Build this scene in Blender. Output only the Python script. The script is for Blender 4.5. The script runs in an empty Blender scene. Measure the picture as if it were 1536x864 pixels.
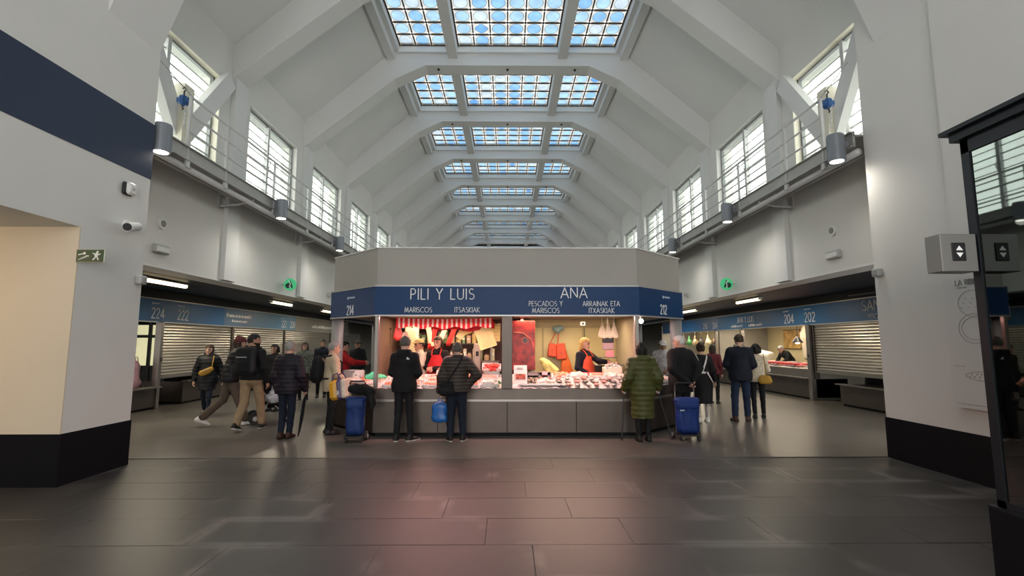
import bpy, math, random
import numpy as np
from mathutils import Vector, Matrix

random.seed(7)
S = bpy.context.scene
COL = S.collection
PI = math.pi
R = math.radians

# ------------------------------------------------------------------ camera, sky, exposure
cam_d = bpy.data.cameras.new('camera')
cam_d.sensor_width = 36.0
cam_d.lens = 740.0 / 1536.0 * 36.0
cam_d.clip_start = 0.05
cam_d.clip_end = 300
cam = bpy.data.objects.new('camera', cam_d)
COL.objects.link(cam)
cam.location = (0, 0, 1.60)
cam.rotation_euler = (PI / 2 + math.atan(83 / 740.0), 0, -math.atan(7 / 740.0))
S.camera = cam

SKY = 4.3
w = bpy.data.worlds.new('overcast_sky')
S.world = w
w.use_nodes = True
bg = w.node_tree.nodes['Background']
bg.inputs[0].default_value = (1.0, 0.972, 0.925, 1)
bg.inputs[1].default_value = SKY

S.view_settings.view_transform = 'Standard'
S.view_settings.look = 'None'
S.view_settings.gamma = 1.0
S.view_settings.use_curve_mapping = False
S.view_settings.exposure = 0.32
S.cycles.use_denoising = True
S.cycles.max_bounces = 10
S.cycles.diffuse_bounces = 5
S.cycles.transparent_max_bounces = 24
S.cycles.caustics_reflective = False
S.cycles.caustics_refractive = False
S.cycles.sample_clamp_indirect = 8.0


def area(name, loc, rot, sx, sy, power, color=(1, 1, 1), portal=False, spread=None):
    d = bpy.data.lights.new(name, 'AREA')
    d.shape = 'RECTANGLE'
    d.size = sx
    d.size_y = sy
    d.energy = power
    d.color = color
    if spread:
        d.spread = spread
    if portal:
        d.cycles.is_portal = True
    o = bpy.data.objects.new(name, d)
    COL.objects.link(o)
    o.location = loc
    o.rotation_euler = rot
    return o


# hall dimensions (metres)
BAY = 3.77
RIB0 = 6.46          # near face of the arch above the white piers
NB = 10              # bays away from the camera
RIBW = 0.51
WX = 6.0             # clerestory wall
EAVE = 8.11
YEND = RIB0 + NB * BAY
YBACK = -5.0
WIN0, WIN1, WZ0, WZ1 = 0.80, 3.40, 4.75, 7.15
# window portals guide the daylight
for k in range(0, 6):
    yc = RIB0 + k * BAY + (WIN0 + WIN1) / 2
    for s in (-1, 1):
        area('window_daylight', (s * 6.42, yc, 5.95), (0, s * PI / 2, 0), WZ1 - WZ0, WIN1 - WIN0, 1, portal=True)

# ------------------------------------------------------------------ materials
MATS = {}


def mat(name, col, rough=0.6, metal=0.0, var=0.0, scale=6.0, bump=0.0, bscale=40.0, spec=0.5, emit=None, estr=0.0,
        alpha=None, sheen=0.0, coat=0.0):
    if name in MATS:
        return MATS[name]
    m = bpy.data.materials.new(name)
    m.use_nodes = True
    nt = m.node_tree
    b = nt.nodes['Principled BSDF']
    b.inputs['Roughness'].default_value = rough
    b.inputs['Metallic'].default_value = metal
    b.inputs['Specular IOR Level'].default_value = spec
    c4 = (col[0], col[1], col[2], 1)
    b.inputs['Base Color'].default_value = c4
    if sheen:
        b.inputs['Sheen Weight'].default_value = sheen
    if coat:
        b.inputs['Coat Weight'].default_value = coat
    tc = None
    if var > 0 or bump > 0:
        tc = nt.nodes.new('ShaderNodeTexCoord')
    if var > 0:
        n = nt.nodes.new('ShaderNodeTexNoise')
        n.inputs['Scale'].default_value = scale
        n.inputs['Detail'].default_value = 5
        nt.links.new(tc.outputs['Object'], n.inputs['Vector'])
        r = nt.nodes.new('ShaderNodeValToRGB')
        r.color_ramp.elements[0].position = 0.3
        r.color_ramp.elements[1].position = 0.7
        r.color_ramp.elements[0].color = tuple(max(0, v * (1 - var)) for v in col) + (1,)
        r.color_ramp.elements[1].color = tuple(min(1, v * (1 + var)) for v in col) + (1,)
        nt.links.new(n.outputs['Fac'], r.inputs['Fac'])
        nt.links.new(r.outputs['Color'], b.inputs['Base Color'])
    if bump > 0:
        n2 = nt.nodes.new('ShaderNodeTexNoise')
        n2.inputs['Scale'].default_value = bscale
        n2.inputs['Detail'].default_value = 4
        nt.links.new(tc.outputs['Object'], n2.inputs['Vector'])
        bp = nt.nodes.new('ShaderNodeBump')
        bp.inputs['Strength'].default_value = bump
        bp.inputs['Distance'].default_value = 0.02
        nt.links.new(n2.outputs['Fac'], bp.inputs['Height'])
        nt.links.new(bp.outputs['Normal'], b.inputs['Normal'])
    if emit:
        b.inputs['Emission Color'].default_value = (emit[0], emit[1], emit[2], 1)
        b.inputs['Emission Strength'].default_value = estr
    MATS[name] = m
    return m


def glassmat(name, tint, gloss=0.08, rough=0.02, noise=None):
    """thin sheet glass: straight-through transmission with a clear surface reflection"""
    if name in MATS:
        return MATS[name]
    m = bpy.data.materials.new(name)
    m.use_nodes = True
    nt = m.node_tree
    for n in list(nt.nodes):
        nt.nodes.remove(n)
    out = nt.nodes.new('ShaderNodeOutputMaterial')
    t = nt.nodes.new('ShaderNodeBsdfTransparent')
    t.inputs[0].default_value = (*tint, 1)
    g = nt.nodes.new('ShaderNodeBsdfGlossy')
    g.inputs['Roughness'].default_value = rough
    g.inputs[0].default_value = (0.9, 1.0, 0.96, 1)
    lw = nt.nodes.new('ShaderNodeLayerWeight')
    lw.inputs[0].default_value = 0.5
    pw = nt.nodes.new('ShaderNodeMath')
    pw.operation = 'POWER'
    pw.inputs[1].default_value = 4.0
    nt.links.new(lw.outputs['Facing'], pw.inputs[0])
    mul = nt.nodes.new('ShaderNodeMath')
    mul.operation = 'MULTIPLY_ADD'
    mul.use_clamp = True
    mul.inputs[1].default_value = 0.8
    mul.inputs[2].default_value = gloss
    nt.links.new(pw.outputs[0], mul.inputs[0])
    mx = nt.nodes.new('ShaderNodeMixShader')
    nt.links.new(mul.outputs[0], mx.inputs[0])
    nt.links.new(t.outputs[0], mx.inputs[1])
    nt.links.new(g.outputs[0], mx.inputs[2])
    nt.links.new(mx.outputs[0], out.inputs[0])
    MATS[name] = m
    return m


def panemat(name, col):
    """stained glass: coloured straight-through transmission, slightly streaky"""
    m = bpy.data.materials.new(name)
    m.use_nodes = True
    nt = m.node_tree
    for n in list(nt.nodes):
        nt.nodes.remove(n)
    out = nt.nodes.new('ShaderNodeOutputMaterial')
    t = nt.nodes.new('ShaderNodeBsdfTransparent')
    tc = nt.nodes.new('ShaderNodeTexCoord')
    n = nt.nodes.new('ShaderNodeTexNoise')
    n.inputs['Scale'].default_value = 3.0
    n.inputs['Detail'].default_value = 3
    oi = nt.nodes.new('ShaderNodeObjectInfo')
    ad = nt.nodes.new('ShaderNodeVectorMath')
    ad.operation = 'ADD'
    nt.links.new(tc.outputs['Object'], ad.inputs[0])
    nt.links.new(oi.outputs['Location'], ad.inputs[1])
    nt.links.new(ad.outputs[0], n.inputs['Vector'])
    r = nt.nodes.new('ShaderNodeValToRGB')
    r.color_ramp.elements[0].position = 0.35
    r.color_ramp.elements[1].position = 0.68
    r.color_ramp.elements[0].color = tuple(v * 0.85 for v in col) + (1,)
    r.color_ramp.elements[1].color = tuple(min(1, v * 1.1 + 0.006) for v in col) + (1,)
    nt.links.new(n.outputs['Fac'], r.inputs['Fac'])
    nt.links.new(r.outputs['Color'], t.inputs[0])
    nt.links.new(t.outputs[0], out.inputs[0])
    MATS[name] = m
    return m


WHITE = mat('white_plaster', (0.70, 0.69, 0.66), 0.75, var=0.03, scale=0.8, bump=0.05, bscale=25)
RIBWHITE = mat('white_painted_concrete', (0.71, 0.71, 0.70), 0.7, var=0.03, scale=0.7)
CREAM = mat('cream_paint', (0.78, 0.74, 0.62), 0.6, var=0.02)
NAVY = mat('navy_paint', (0.011, 0.024, 0.062), 0.5, var=0.08, scale=1.2)
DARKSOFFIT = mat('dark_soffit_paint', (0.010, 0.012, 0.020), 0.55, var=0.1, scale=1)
BASEBLACK = mat('black_plinth_panel', (0.005, 0.0055, 0.008), 0.55, var=0.1, spec=0.15)
STEEL = mat('brushed_stainless', (0.30, 0.275, 0.255), 0.36, 0.9, var=0.07, scale=3)
STEELD = mat('dark_stainless', (0.10, 0.082, 0.072), 0.40, 0.8, var=0.08, scale=3)
ALU = mat('aluminium_shutter', (0.40, 0.375, 0.335), 0.33, 0.85, var=0.06, scale=2)
GREYPAINT = mat('grey_steel_paint', (0.56, 0.56, 0.56), 0.5, 0.2, var=0.05)
GREYDARK = mat('grey_channel_steel', (0.42, 0.41, 0.39), 0.5, 0.4, var=0.06)
LAMPGREY = mat('grey_lamp_housing', (0.22, 0.24, 0.27), 0.45, 0.3, var=0.05)
FRAMEGREY = mat('window_frame_grey', (0.24, 0.25, 0.25), 0.5, 0.2)
BLUESIGN = mat('blue_sign_panel', (0.006, 0.042, 0.135), 0.45, var=0.06, scale=1.5, spec=.25)
BLUESIGN2 = mat('bright_blue_sign_panel', (0.02, 0.12, 0.30), 0.45, spec=.3, var=0.08, scale=1.5)
LETTER = mat('white_sign_letter', (0.82, 0.84, 0.86), 0.5)
LETTERPALE = mat('pale_sign_letter', (0.45, 0.55, 0.68), 0.5)
LEAD = mat('lead_came', (0.055, 0.04, 0.028), 0.6)
RUBBER = mat('black_rubber', (0.012, 0.012, 0.013), 0.6)
PLASTICW = mat('white_plastic', (0.75, 0.75, 0.73), 0.45)
PLASTICG = mat('grey_plastic', (0.45, 0.45, 0.44), 0.45)
LAMPW = mat('lit_lamp_diffuser', (0.9, 0.85, 0.7), 0.4, emit=(1.0, 0.80, 0.48), estr=3.2)
SPOTW = mat('lit_spot_lens', (0.9, 0.9, 0.85), 0.3, emit=(1.0, 0.93, 0.82), estr=5)
BLADE = glassmat('louvre_glass', (0.93, 0.97, 0.95), 0.05)
LIFTGLASS = glassmat('lift_shaft_glass', (0.07, 0.11, 0.125), 0.13)
CLEAR = glassmat('clear_glass', (0.96, 0.98, 0.97), 0.04)


# ------------------------------------------------------------------ mesh builder
def rotm(rx=0, ry=0, rz=0):
    return (Matrix.Rotation(rz, 3, 'Z') @ Matrix.Rotation(ry, 3, 'Y') @ Matrix.Rotation(rx, 3, 'X'))


class MB:
    def __init__(s):
        s.v = []
        s.f = []
        s.m = []

    def add(s, vs, fs, mi=0):
        o = len(s.v)
        s.v.extend([tuple(v) for v in vs])
        s.f.extend([tuple(i + o for i in f) for f in fs])
        s.m.extend([mi] * len(fs))
        return s

    def box(s, c, d, rot=None, mi=0, taper=1.0):
        hx, hy, hz = d[0] / 2, d[1] / 2, d[2] / 2
        vs = []
        for z, t in ((-hz, 1.0), (hz, taper)):
            for x, y in ((-hx, -hy), (hx, -hy), (hx, hy), (-hx, hy)):
                p = Vector((x * t, y * t, z))
                if rot is not None:
                    p = rot @ p
                vs.append((p.x + c[0], p.y + c[1], p.z + c[2]))
        return s.add(vs, [(0, 3, 2, 1), (4, 5, 6, 7), (0, 1, 5, 4), (1, 2, 6, 5), (2, 3, 7, 6), (3, 0, 4, 7)], mi)

    def b2(s, x0, x1, y0, y1, z0, z1, mi=0):
        return s.box(((x0 + x1) / 2, (y0 + y1) / 2, (z0 + z1) / 2), (abs(x1 - x0), abs(y1 - y0), abs(z1 - z0)), mi=mi)

    def bevbox(s, c, d, bev=0.01, rot=None, mi=0):
        """box with chamfered edges (all twelve)"""
        hx, hy, hz = d[0] / 2, d[1] / 2, d[2] / 2
        b = min(bev, hx * .95, hy * .95, hz * .95)
        vs = []
        idx = {}
        for sx in (-1, 1):
            for sy in (-1, 1):
                for sz in (-1, 1):
                    for ax in range(3):
                        p = [sx * (hx - b), sy * (hy - b), sz * (hz - b)]
                        p[ax] += (sx, sy, sz)[ax] * b
                        idx[(sx, sy, sz, ax)] = len(vs)
                        q = Vector(p)
                        if rot is not None:
                            q = rot @ q
                        vs.append((q.x + c[0], q.y + c[1], q.z + c[2]))
        fs = []

        def quad(a, b_, c_, d_, n):
            pa, pb, pc = Vector(vs[a]), Vector(vs[b_]), Vector(vs[c_])
            nn = (pb - pa).cross(pc - pa)
            cen = (pa + pc) / 2 - Vector(c)
            fs.append((a, b_, c_, d_) if nn.dot(cen) > 0 else (d_, c_, b_, a))
        for ax in range(3):
            o = [a for a in range(3) if a != ax]
            for sg in (-1, 1):
                ks = []
                for p, q in ((-1, -1), (1, -1), (1, 1), (-1, 1)):
                    t = [0, 0, 0]
                    t[ax] = sg
                    t[o[0]] = p
                    t[o[1]] = q
                    ks.append(idx[(t[0], t[1], t[2], ax)])
                quad(*ks, None)
        for ax in range(3):
            o = [a for a in range(3) if a != ax]
            for p in (-1, 1):
                for q in (-1, 1):
                    t0 = [0, 0, 0]
                    t0[ax] = -1
                    t0[o[0]] = p
                    t0[o[1]] = q
                    t1 = list(t0)
                    t1[ax] = 1
                    quad(idx[(*t0, o[0])], idx[(*t1, o[0])], idx[(*t1, o[1])], idx[(*t0, o[1])], None)
        for sx in (-1, 1):
            for sy in (-1, 1):
                for sz in (-1, 1):
                    a, b_, c_ = (idx[(sx, sy, sz, i)] for i in range(3))
                    nn = (Vector(vs[b_]) - Vector(vs[a])).cross(Vector(vs[c_]) - Vector(vs[a]))
                    cen = Vector(vs[a]) - Vector(c)
                    fs.append((a, b_, c_) if nn.dot(cen) > 0 else (c_, b_, a))
        return s.add(vs, fs, mi)

    def prism(s, poly, y0, y1, mi=0, axis='Y'):
        """poly: 2D points; extruded along axis. axis Y: poly=(x,z); axis X: poly=(y,z); axis Z: poly=(x,y)"""
        n = len(poly)

        def P(p, t):
            if axis == 'Y':
                return (p[0], t, p[1])
            if axis == 'X':
                return (t, p[0], p[1])
            return (p[0], p[1], t)
        vs = [P(p, y0) for p in poly] + [P(p, y1) for p in poly]
        ar = sum(poly[i][0] * poly[(i + 1) % n][1] - poly[(i + 1) % n][0] * poly[i][1] for i in range(n))
        flip = (ar > 0)
        if axis == 'Y':
            flip = not flip
        fs = []
        a = tuple(range(n))
        b = tuple(range(n, 2 * n))
        if flip:
            fs += [tuple(reversed(a))[::-1] if False else a, tuple(reversed(b))]
            fs += [(i, n + i, n + (i + 1) % n, (i + 1) % n) for i in range(n)]
        else:
            fs += [tuple(reversed(a)), b]
            fs += [((i + 1) % n, n + (i + 1) % n, n + i, i) for i in range(n)]
        # fix orientation for axis conventions
        if axis in ('X', 'Z'):
            pass
        if (axis == 'Z' and flip) or (axis == 'X' and flip):
            fs = [tuple(reversed(f)) for f in fs]
        if (axis == 'Z' and not flip) or (axis == 'X' and not flip):
            fs = [tuple(reversed(f)) for f in fs]
            fs = [tuple(reversed(f)) for f in fs]
        return s.add(vs, fs, mi)

    def cyl(s, p0, p1, r0, r1=None, n=12, mi=0, cap=True):
        if r1 is None:
            r1 = r0
        p0 = Vector(p0)
        p1 = Vector(p1)
        d = (p1 - p0)
        if d.length < 1e-7:
            return s
        d.normalize()
        u = d.orthogonal().normalized()
        w_ = d.cross(u)
        vs = []
        for p, r in ((p0, r0), (p1, r1)):
            for i in range(n):
                a = 2 * PI * i / n
                vs.append(tuple(p + (u * math.cos(a) + w_ * math.sin(a)) * r))
        fs = [(i, (i + 1) % n, n + (i + 1) % n, n + i) for i in range(n)]
        if cap:
            fs += [tuple(range(n - 1, -1, -1)), tuple(range(n, 2 * n))]
        return s.add(vs, fs, mi)

    def tube(s, pts, r, n=8, mi=0):
        """swept tube through points; r is a number or a list"""
        pts = [Vector(p) for p in pts]
        k = len(pts)
        rs = r if isinstance(r, (list, tuple)) else [r] * k
        prev = None
        vs = []
        for i, p in enumerate(pts):
            t = (pts[min(i + 1, k - 1)] - pts[max(i - 1, 0)]).normalized()
            if prev is None:
                u = t.orthogonal().normalized()
            else:
                u = (prev - t * prev.dot(t))
                u = u.normalized() if u.length > 1e-6 else t.orthogonal().normalized()
            prev = u
            w_ = t.cross(u)
            for j in range(n):
                a = 2 * PI * j / n
                vs.append(tuple(p + (u * math.cos(a) + w_ * math.sin(a)) * rs[i]))
        fs = []
        for i in range(k - 1):
            for j in range(n):
                fs.append((i * n + j, i * n + (j + 1) % n, (i + 1) * n + (j + 1) % n, (i + 1) * n + j))
        fs += [tuple(range(n - 1, -1, -1)), tuple(range((k - 1) * n, k * n))]
        return s.add(vs, fs, mi)

    def lathe(s, prof, c=(0, 0, 0), n=16, mi=0, sy=1.0):
        """prof: list of (r, z) bottom to top"""
        vs = []
        for r, z in prof:
            for j in range(n):
                a = 2 * PI * j / n
                vs.append((c[0] + r * math.cos(a), c[1] + r * math.sin(a) * sy, c[2] + z))
        fs = []
        k = len(prof)
        for i in range(k - 1):
            for j in range(n):
                fs.append((i * n + j, i * n + (j + 1) % n, (i + 1) * n + (j + 1) % n, (i + 1) * n + j))
        fs += [tuple(range(n - 1, -1, -1)), tuple(range((k - 1) * n, k * n))]
        return s.add(vs, fs, mi)

    def ell(s, c, r, n=10, m=7, rot=None, mi=0):
        vs = []
        for i in range(m + 1):
            ph = PI * i / m
            for j in range(n):
                a = 2 * PI * j / n
                p = Vector((r[0] * math.sin(ph) * math.cos(a), r[1] * math.sin(ph) * math.sin(a), -r[2] * math.cos(ph)))
                if rot is not None:
                    p = rot @ p
                vs.append((p.x + c[0], p.y + c[1], p.z + c[2]))
        fs = []
        for i in range(m):
            for j in range(n):
                fs.append((i * n + j, i * n + (j + 1) % n, (i + 1) * n + (j + 1) % n, (i + 1) * n + j))
        return s.add(vs, fs, mi)

    def mesh(s, name, mats, smooth=False):
        me = bpy.data.meshes.new(name)
        me.from_pydata(s.v, [], s.f)
        if not isinstance(mats, (list, tuple)):
            mats = [mats]
        for m_ in mats:
            me.materials.append(m_)
        if len(mats) > 1:
            me.polygons.foreach_set('material_index', s.m)
        if smooth:
            me.polygons.foreach_set('use_smooth', [True] * len(me.polygons))
        me.update()
        return me

    def build(s, name, mats, parent=None, world=False, smooth=False, loc=None):
        if world and parent is not None:
            L = wloc(parent)
            s.v = [(a - L[0], b - L[1], c - L[2]) for a, b, c in s.v]
        me = s.mesh(name, mats, smooth)
        o = bpy.data.objects.new(name, me)
        COL.objects.link(o)
        o.parent = parent
        if loc is not None:
            o.location = loc
        return o


def wloc(o):
    x = y = z = 0
    while o is not None:
        x += o.location.x
        y += o.location.y
        z += o.location.z
        o = o.parent
    return (x, y, z)


def place(me, name, parent=None, loc=(0, 0, 0), rot=(0, 0, 0), scale=None):
    o = bpy.data.objects.new(name, me)
    COL.objects.link(o)
    o.parent = parent
    o.location = loc
    o.rotation_euler = rot
    if scale:
        o.scale = scale
    return o


def tag(o, label=None, cat=None, group=None, kind=None):
    if label:
        o['label'] = label
    if cat:
        o['category'] = cat
    if group:
        o['group'] = group
    if kind:
        o['kind'] = kind
    return o


def thing(name, label, cat, loc=(0, 0, 0), rz=0.0, group=None, kind=None):
    o = bpy.data.objects.new(name, None)
    o.empty_display_size = 0.1
    COL.objects.link(o)
    o.location = loc
    o.rotation_euler = (0, 0, rz)
    return tag(o, label, cat, group, kind)


def copy_tree(o, parent=None):
    c = o.copy()
    COL.objects.link(c)
    c.parent = parent
    for ch in o.children:
        copy_tree(ch, c)
    return c

# ------------------------------------------------------------------ stroke lettering (thin geometric capitals)
def arc(cx, cy, rx, ry, a0, a1, n=10):
    return [(cx + rx * math.cos(R(a0 + (a1 - a0) * i / n)), cy + ry * math.sin(R(a0 + (a1 - a0) * i / n))) for i in range(n + 1)]


GL = {
    'A': (.74, [[(0, 0), (.37, 1), (.74, 0)], [(.13, .33), (.61, .33)]]),
    'B': (.5, [[(0, 0), (0, 1), (.22, 1)] + arc(.22, .76, .22, .24, 90, -90) + [(0, .52)], [(.22, .52)] + arc(.24, .26, .25, .26, 90, -90) + [(0, 0)]]),
    'C': (.78, [arc(.5, .5, .5, .5, 50, 310, 18)]),
    'D': (.66, [[(0, 0), (0, 1), (.18, 1)] + arc(.18, .5, .48, .5, 90, -90, 16) + [(0, 0)]]),
    'E': (.44, [[(.44, 1), (0, 1), (0, 0), (.44, 0)], [(0, .52), (.42, .52)]]),
    'I': (.0, [[(0, 0), (0, 1)]]),
    'J': (.28, [[(.28, 1), (.28, .16)] + arc(.12, .16, .16, .16, 0, -140, 8)]),
    'K': (.56, [[(0, 0), (0, 1)], [(.52, 1), (.03, .5), (.56, 0)]]),
    'L': (.4, [[(0, 1), (0, 0), (.4, 0)]]),
    'M': (.86, [[(0, 0), (.13, 1), (.43, .1), (.73, 1), (.86, 0)]]),
    'N': (.66, [[(0, 0), (0, 1), (.66, 0), (.66, 1)]]),
    'O': (1.0, [arc(.5, .5, .5, .5, 0, 360, 24)]),
    'P': (.46, [[(0, 0), (0, 1), (.2, 1)] + arc(.2, .73, .26, .27, 90, -90) + [(0, .46)]]),
    'R': (.5, [[(0, 0), (0, 1), (.2, 1)] + arc(.2, .73, .26, .27, 90, -90) + [(0, .46)], [(.2, .46), (.5, 0)]]),
    'S': (.5, [arc(.25, .75, .22, .25, 40, 270, 12) + arc(.25, .26, .25, .26, 90, -140, 12)]),
    'T': (.5, [[(0, 1), (.5, 1)], [(.25, 1), (.25, 0)]]),
    'U': (.58, [[(0, 1), (0, .28)] + arc(.29, .28, .29, .28, 180, 360, 12) + [(.58, 1)]]),
    'V': (.66, [[(0, 1), (.33, 0), (.66, 1)]]),
    'X': (.6, [[(0, 0), (.6, 1)], [(0, 1), (.6, 0)]]),
    'Y': (.6, [[(0, 1), (.3, .5), (.6, 1)], [(.3, .5), (.3, 0)]]),
    'Z': (.5, [[(0, 1), (.5, 1), (0, 0), (.5, 0)]]),
    '0': (.5, [arc(.25, .5, .25, .5, 0, 360, 20)]),
    '1': (.14, [[(0, .8), (.14, 1), (.14, 0)]]),
    '2': (.46, [arc(.23, .76, .22, .24, 170, -30, 12) + [(.0, 0), (.48, 0)]]),
    '4': (.5, [[(.38, 0), (.38, 1), (0, .26), (.52, .26)]]),
    '6': (.48, [arc(.24, .27, .24, .27, 0, 360, 16), [(.03, .4), (.32, 1)]]),
    ' ': (.28, []),
}


def text_mesh(txt, h, stroke=0.1, gap=0.2, wscale=1.0, thick=0.006, center=True):
    """lettering in the local XZ plane facing -Y; returns MB and its width"""
    mb = MB()
    x = 0.0
    sw = stroke * h
    for ch in txt:
        wd, lines = GL[ch]
        for ln in lines:
            pts = [((x + p[0] * wscale) * h, p[1] * h) for p in ln]
            for i in range(len(pts) - 1):
                a, b = Vector((*pts[i], 0)), Vector((*pts[i + 1], 0))
                d = b - a
                if d.length < 1e-6:
                    continue
                d.normalize()
                n = Vector((-d.y, d.x, 0)) * sw / 2
                e = d * sw * (0.12 if len(pts) > 5 else 0.35)
                q = [a - e - n, b + e - n, b + e + n, a - e + n]
                vs = [(p.x, -thick, p.y) for p in q] + [(p.x, 0.0, p.y) for p in q]
                mb.add(vs, [(0, 1, 2, 3), (0, 4, 5, 1), (1, 5, 6, 2), (2, 6, 7, 3), (3, 7, 4, 0)])
        x += wd * wscale + gap
    W = (x - gap) * h
    if center:
        mb.v = [(a - W / 2, b, c) for a, b, c in mb.v]
    return mb, W


def lettering(txt, parent, loc, rz, h, stroke=0.1, gap=0.2, wscale=1.0, m=None, label=None):
    """one object per word"""
    words = txt.split(' ')
    ws = [text_mesh(wd, h, stroke, gap, wscale, center=False) for wd in words]
    sp = (GL[' '][0] * wscale + 2 * gap) * h
    W = sum(q[1] for q in ws) + sp * (len(ws) - 1)
    x = -W / 2
    for wd, (mb, ww) in zip(words, ws):
        o = mb.build('lettering', m or LETTER, parent)
        o.location = (loc[0] + math.cos(rz) * x, loc[1] + math.sin(rz) * x, loc[2])
        o.rotation_euler = (0, 0, rz)
        o['label'] = 'white lettering reading ' + wd.lower()
        x += ww + sp


def logo(parent, loc, rz, s=1.0):
    """small market crest with a blurred word beside it"""
    mb = MB()
    mb.lathe([(.028 * s, 0), (.028 * s, .006)], n=12)
    mb.v = [(a, -c, b) for a, b, c in mb.v]
    for i in range(8):
        mb.b2((.05 + i * .026) * s, (.068 + i * .026) * s, -.006, 0, -.014 * s, (.014 + .008 * (i % 3 == 0)) * s)
    o = mb.build('market_logo', LETTERPALE, parent)
    o.location = loc
    o.rotation_euler = (0, 0, rz)
    return o


def blurline(parent, loc, rz, W, h, m=None):
    """line of lettering too small to read"""
    mb = MB()
    x = -W / 2
    rr = random.Random(int(W * 1000) + int(h * 1000))
    while x < W / 2:
        ww = h * rr.uniform(.25, .6)
        mb.b2(x, x + ww, -.005, 0, 0, h * rr.choice((.7, .7, 1.0)))
        x += ww + h * rr.choice((.18, .18, .5))
    o = mb.build('small_lettering', m or LETTER, parent)
    o.location = loc
    o.rotation_euler = (0, 0, rz)
    return o


# ------------------------------------------------------------------ floor
def floormat(name, base, worn, rough, grid=None):
    m = bpy.data.materials.new(name)
    m.use_nodes = True
    nt = m.node_tree
    b = nt.nodes['Principled BSDF']
    geo = nt.nodes.new('ShaderNodeNewGeometry')
    n1 = nt.nodes.new('ShaderNodeTexNoise')
    n1.inputs['Scale'].default_value = 0.9
    n1.inputs['Detail'].default_value = 8
    n1.inputs['Roughness'].default_value = 0.65
    nt.links.new(geo.outputs['Position'], n1.inputs['Vector'])
    n2 = nt.nodes.new('ShaderNodeTexNoise')
    n2.inputs['Scale'].default_value = 60
    n2.inputs['Detail'].default_value = 3
    nt.links.new(geo.outputs['Position'], n2.inputs['Vector'])
    oi = nt.nodes.new('ShaderNodeObjectInfo')
    r1 = nt.nodes.new('ShaderNodeValToRGB')
    r1.color_ramp.elements[0].position = 0.35
    r1.color_ramp.elements[0].color = (*[v * 0.8 for v in base], 1)
    r1.color_ramp.elements[1].position = 0.72
    r1.color_ramp.elements[1].color = (*worn, 1)
    nt.links.new(n1.outputs['Fac'], r1.inputs['Fac'])
    mx = nt.nodes.new('ShaderNodeMixRGB')
    mx.blend_type = 'MULTIPLY'
    mx.inputs[0].default_value = 0.5
    ramp2 = nt.nodes.new('ShaderNodeValToRGB')
    ramp2.color_ramp.elements[0].color = (0.6, 0.6, 0.6, 1)
    ramp2.color_ramp.elements[1].color = (1.25, 1.25, 1.25, 1)
    nt.links.new(n2.outputs['Fac'], ramp2.inputs['Fac'])
    nt.links.new(r1.outputs['Color'], mx.inputs[1])
    nt.links.new(ramp2.outputs['Color'], mx.inputs[2])
    # every slab a slightly different tone
    mr = nt.nodes.new('ShaderNodeMapRange')
    mr.inputs['To Min'].default_value = 0.86
    mr.inputs['To Max'].default_value = 1.14
    nt.links.new(oi.outputs['Random'], mr.inputs['Value'])
    mx2 = nt.nodes.new('ShaderNodeMixRGB')
    mx2.blend_type = 'MULTIPLY'
    mx2.inputs[0].default_value = 1
    nt.links.new(mx.outputs['Color'], mx2.inputs[1])
    nt.links.new(mr.outputs['Result'], mx2.inputs[2])
    last = mx2.outputs['Color']
    if grid:
        tc = nt.nodes.new('ShaderNodeTexCoord')
        ab = nt.nodes.new('ShaderNodeVectorMath')
        ab.operation = 'ABSOLUTE'
        nt.links.new(tc.outputs['Object'], ab.inputs[0])
        sub = nt.nodes.new('ShaderNodeVectorMath')
        sub.operation = 'SUBTRACT'
        nt.links.new(ab.outputs[0], sub.inputs[0])
        sub.inputs[1].default_value = (grid[0] / 2, grid[1] / 2, 0)
        sx_ = nt.nodes.new('ShaderNodeSeparateXYZ')
        nt.links.new(sub.outputs[0], sx_.inputs[0])
        mxm = nt.nodes.new('ShaderNodeMath')
        mxm.operation = 'MAXIMUM'
        nt.links.new(sx_.outputs[0], mxm.inputs[0])
        nt.links.new(sx_.outputs[1], mxm.inputs[1])
        er = nt.nodes.new('ShaderNodeMapRange')
        er.interpolation_type = 'SMOOTHSTEP'
        er.inputs['From Min'].default_value = -0.11
        er.inputs['From Max'].default_value = -0.03
        nt.links.new(mxm.outputs[0], er.inputs['Value'])
        n3 = nt.nodes.new('ShaderNodeTexNoise')
        n3.inputs['Scale'].default_value = 0.75
        n3.inputs['Detail'].default_value = 5
        nt.links.new(geo.outputs['Position'], n3.inputs['Vector'])
        nr = nt.nodes.new('ShaderNodeMapRange')
        nr.interpolation_type = 'SMOOTHSTEP'
        nr.inputs['From Min'].default_value = 0.50
        nr.inputs['From Max'].default_value = 0.61
        nt.links.new(n3.outputs['Fac'], nr.inputs['Value'])
        wm = nt.nodes.new('ShaderNodeMath')
        wm.operation = 'MULTIPLY'
        nt.links.new(er.outputs['Result'], wm.inputs[0])
        nt.links.new(nr.outputs['Result'], wm.inputs[1])
        wx = nt.nodes.new('ShaderNodeMixRGB')
        nt.links.new(wm.outputs[0], wx.inputs[0])
        nt.links.new(last, wx.inputs[1])
        wx.inputs[2].default_value = (0.125, 0.115, 0.108, 1)
        last = wx.outputs['Color']
    nt.links.new(last, b.inputs['Base Color'])
    rr = nt.nodes.new('ShaderNodeMapRange')
    rr.inputs['To Min'].default_value = rough[0]
    rr.inputs['To Max'].default_value = rough[1]
    nt.links.new(n1.outputs['Fac'], rr.inputs['Value'])
    nt.links.new(rr.outputs['Result'], b.inputs['Roughness'])
    bp = nt.nodes.new('ShaderNodeBump')
    bp.inputs['Strength'].default_value = 0.02
    bp.inputs['Distance'].default_value = 0.01
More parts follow.
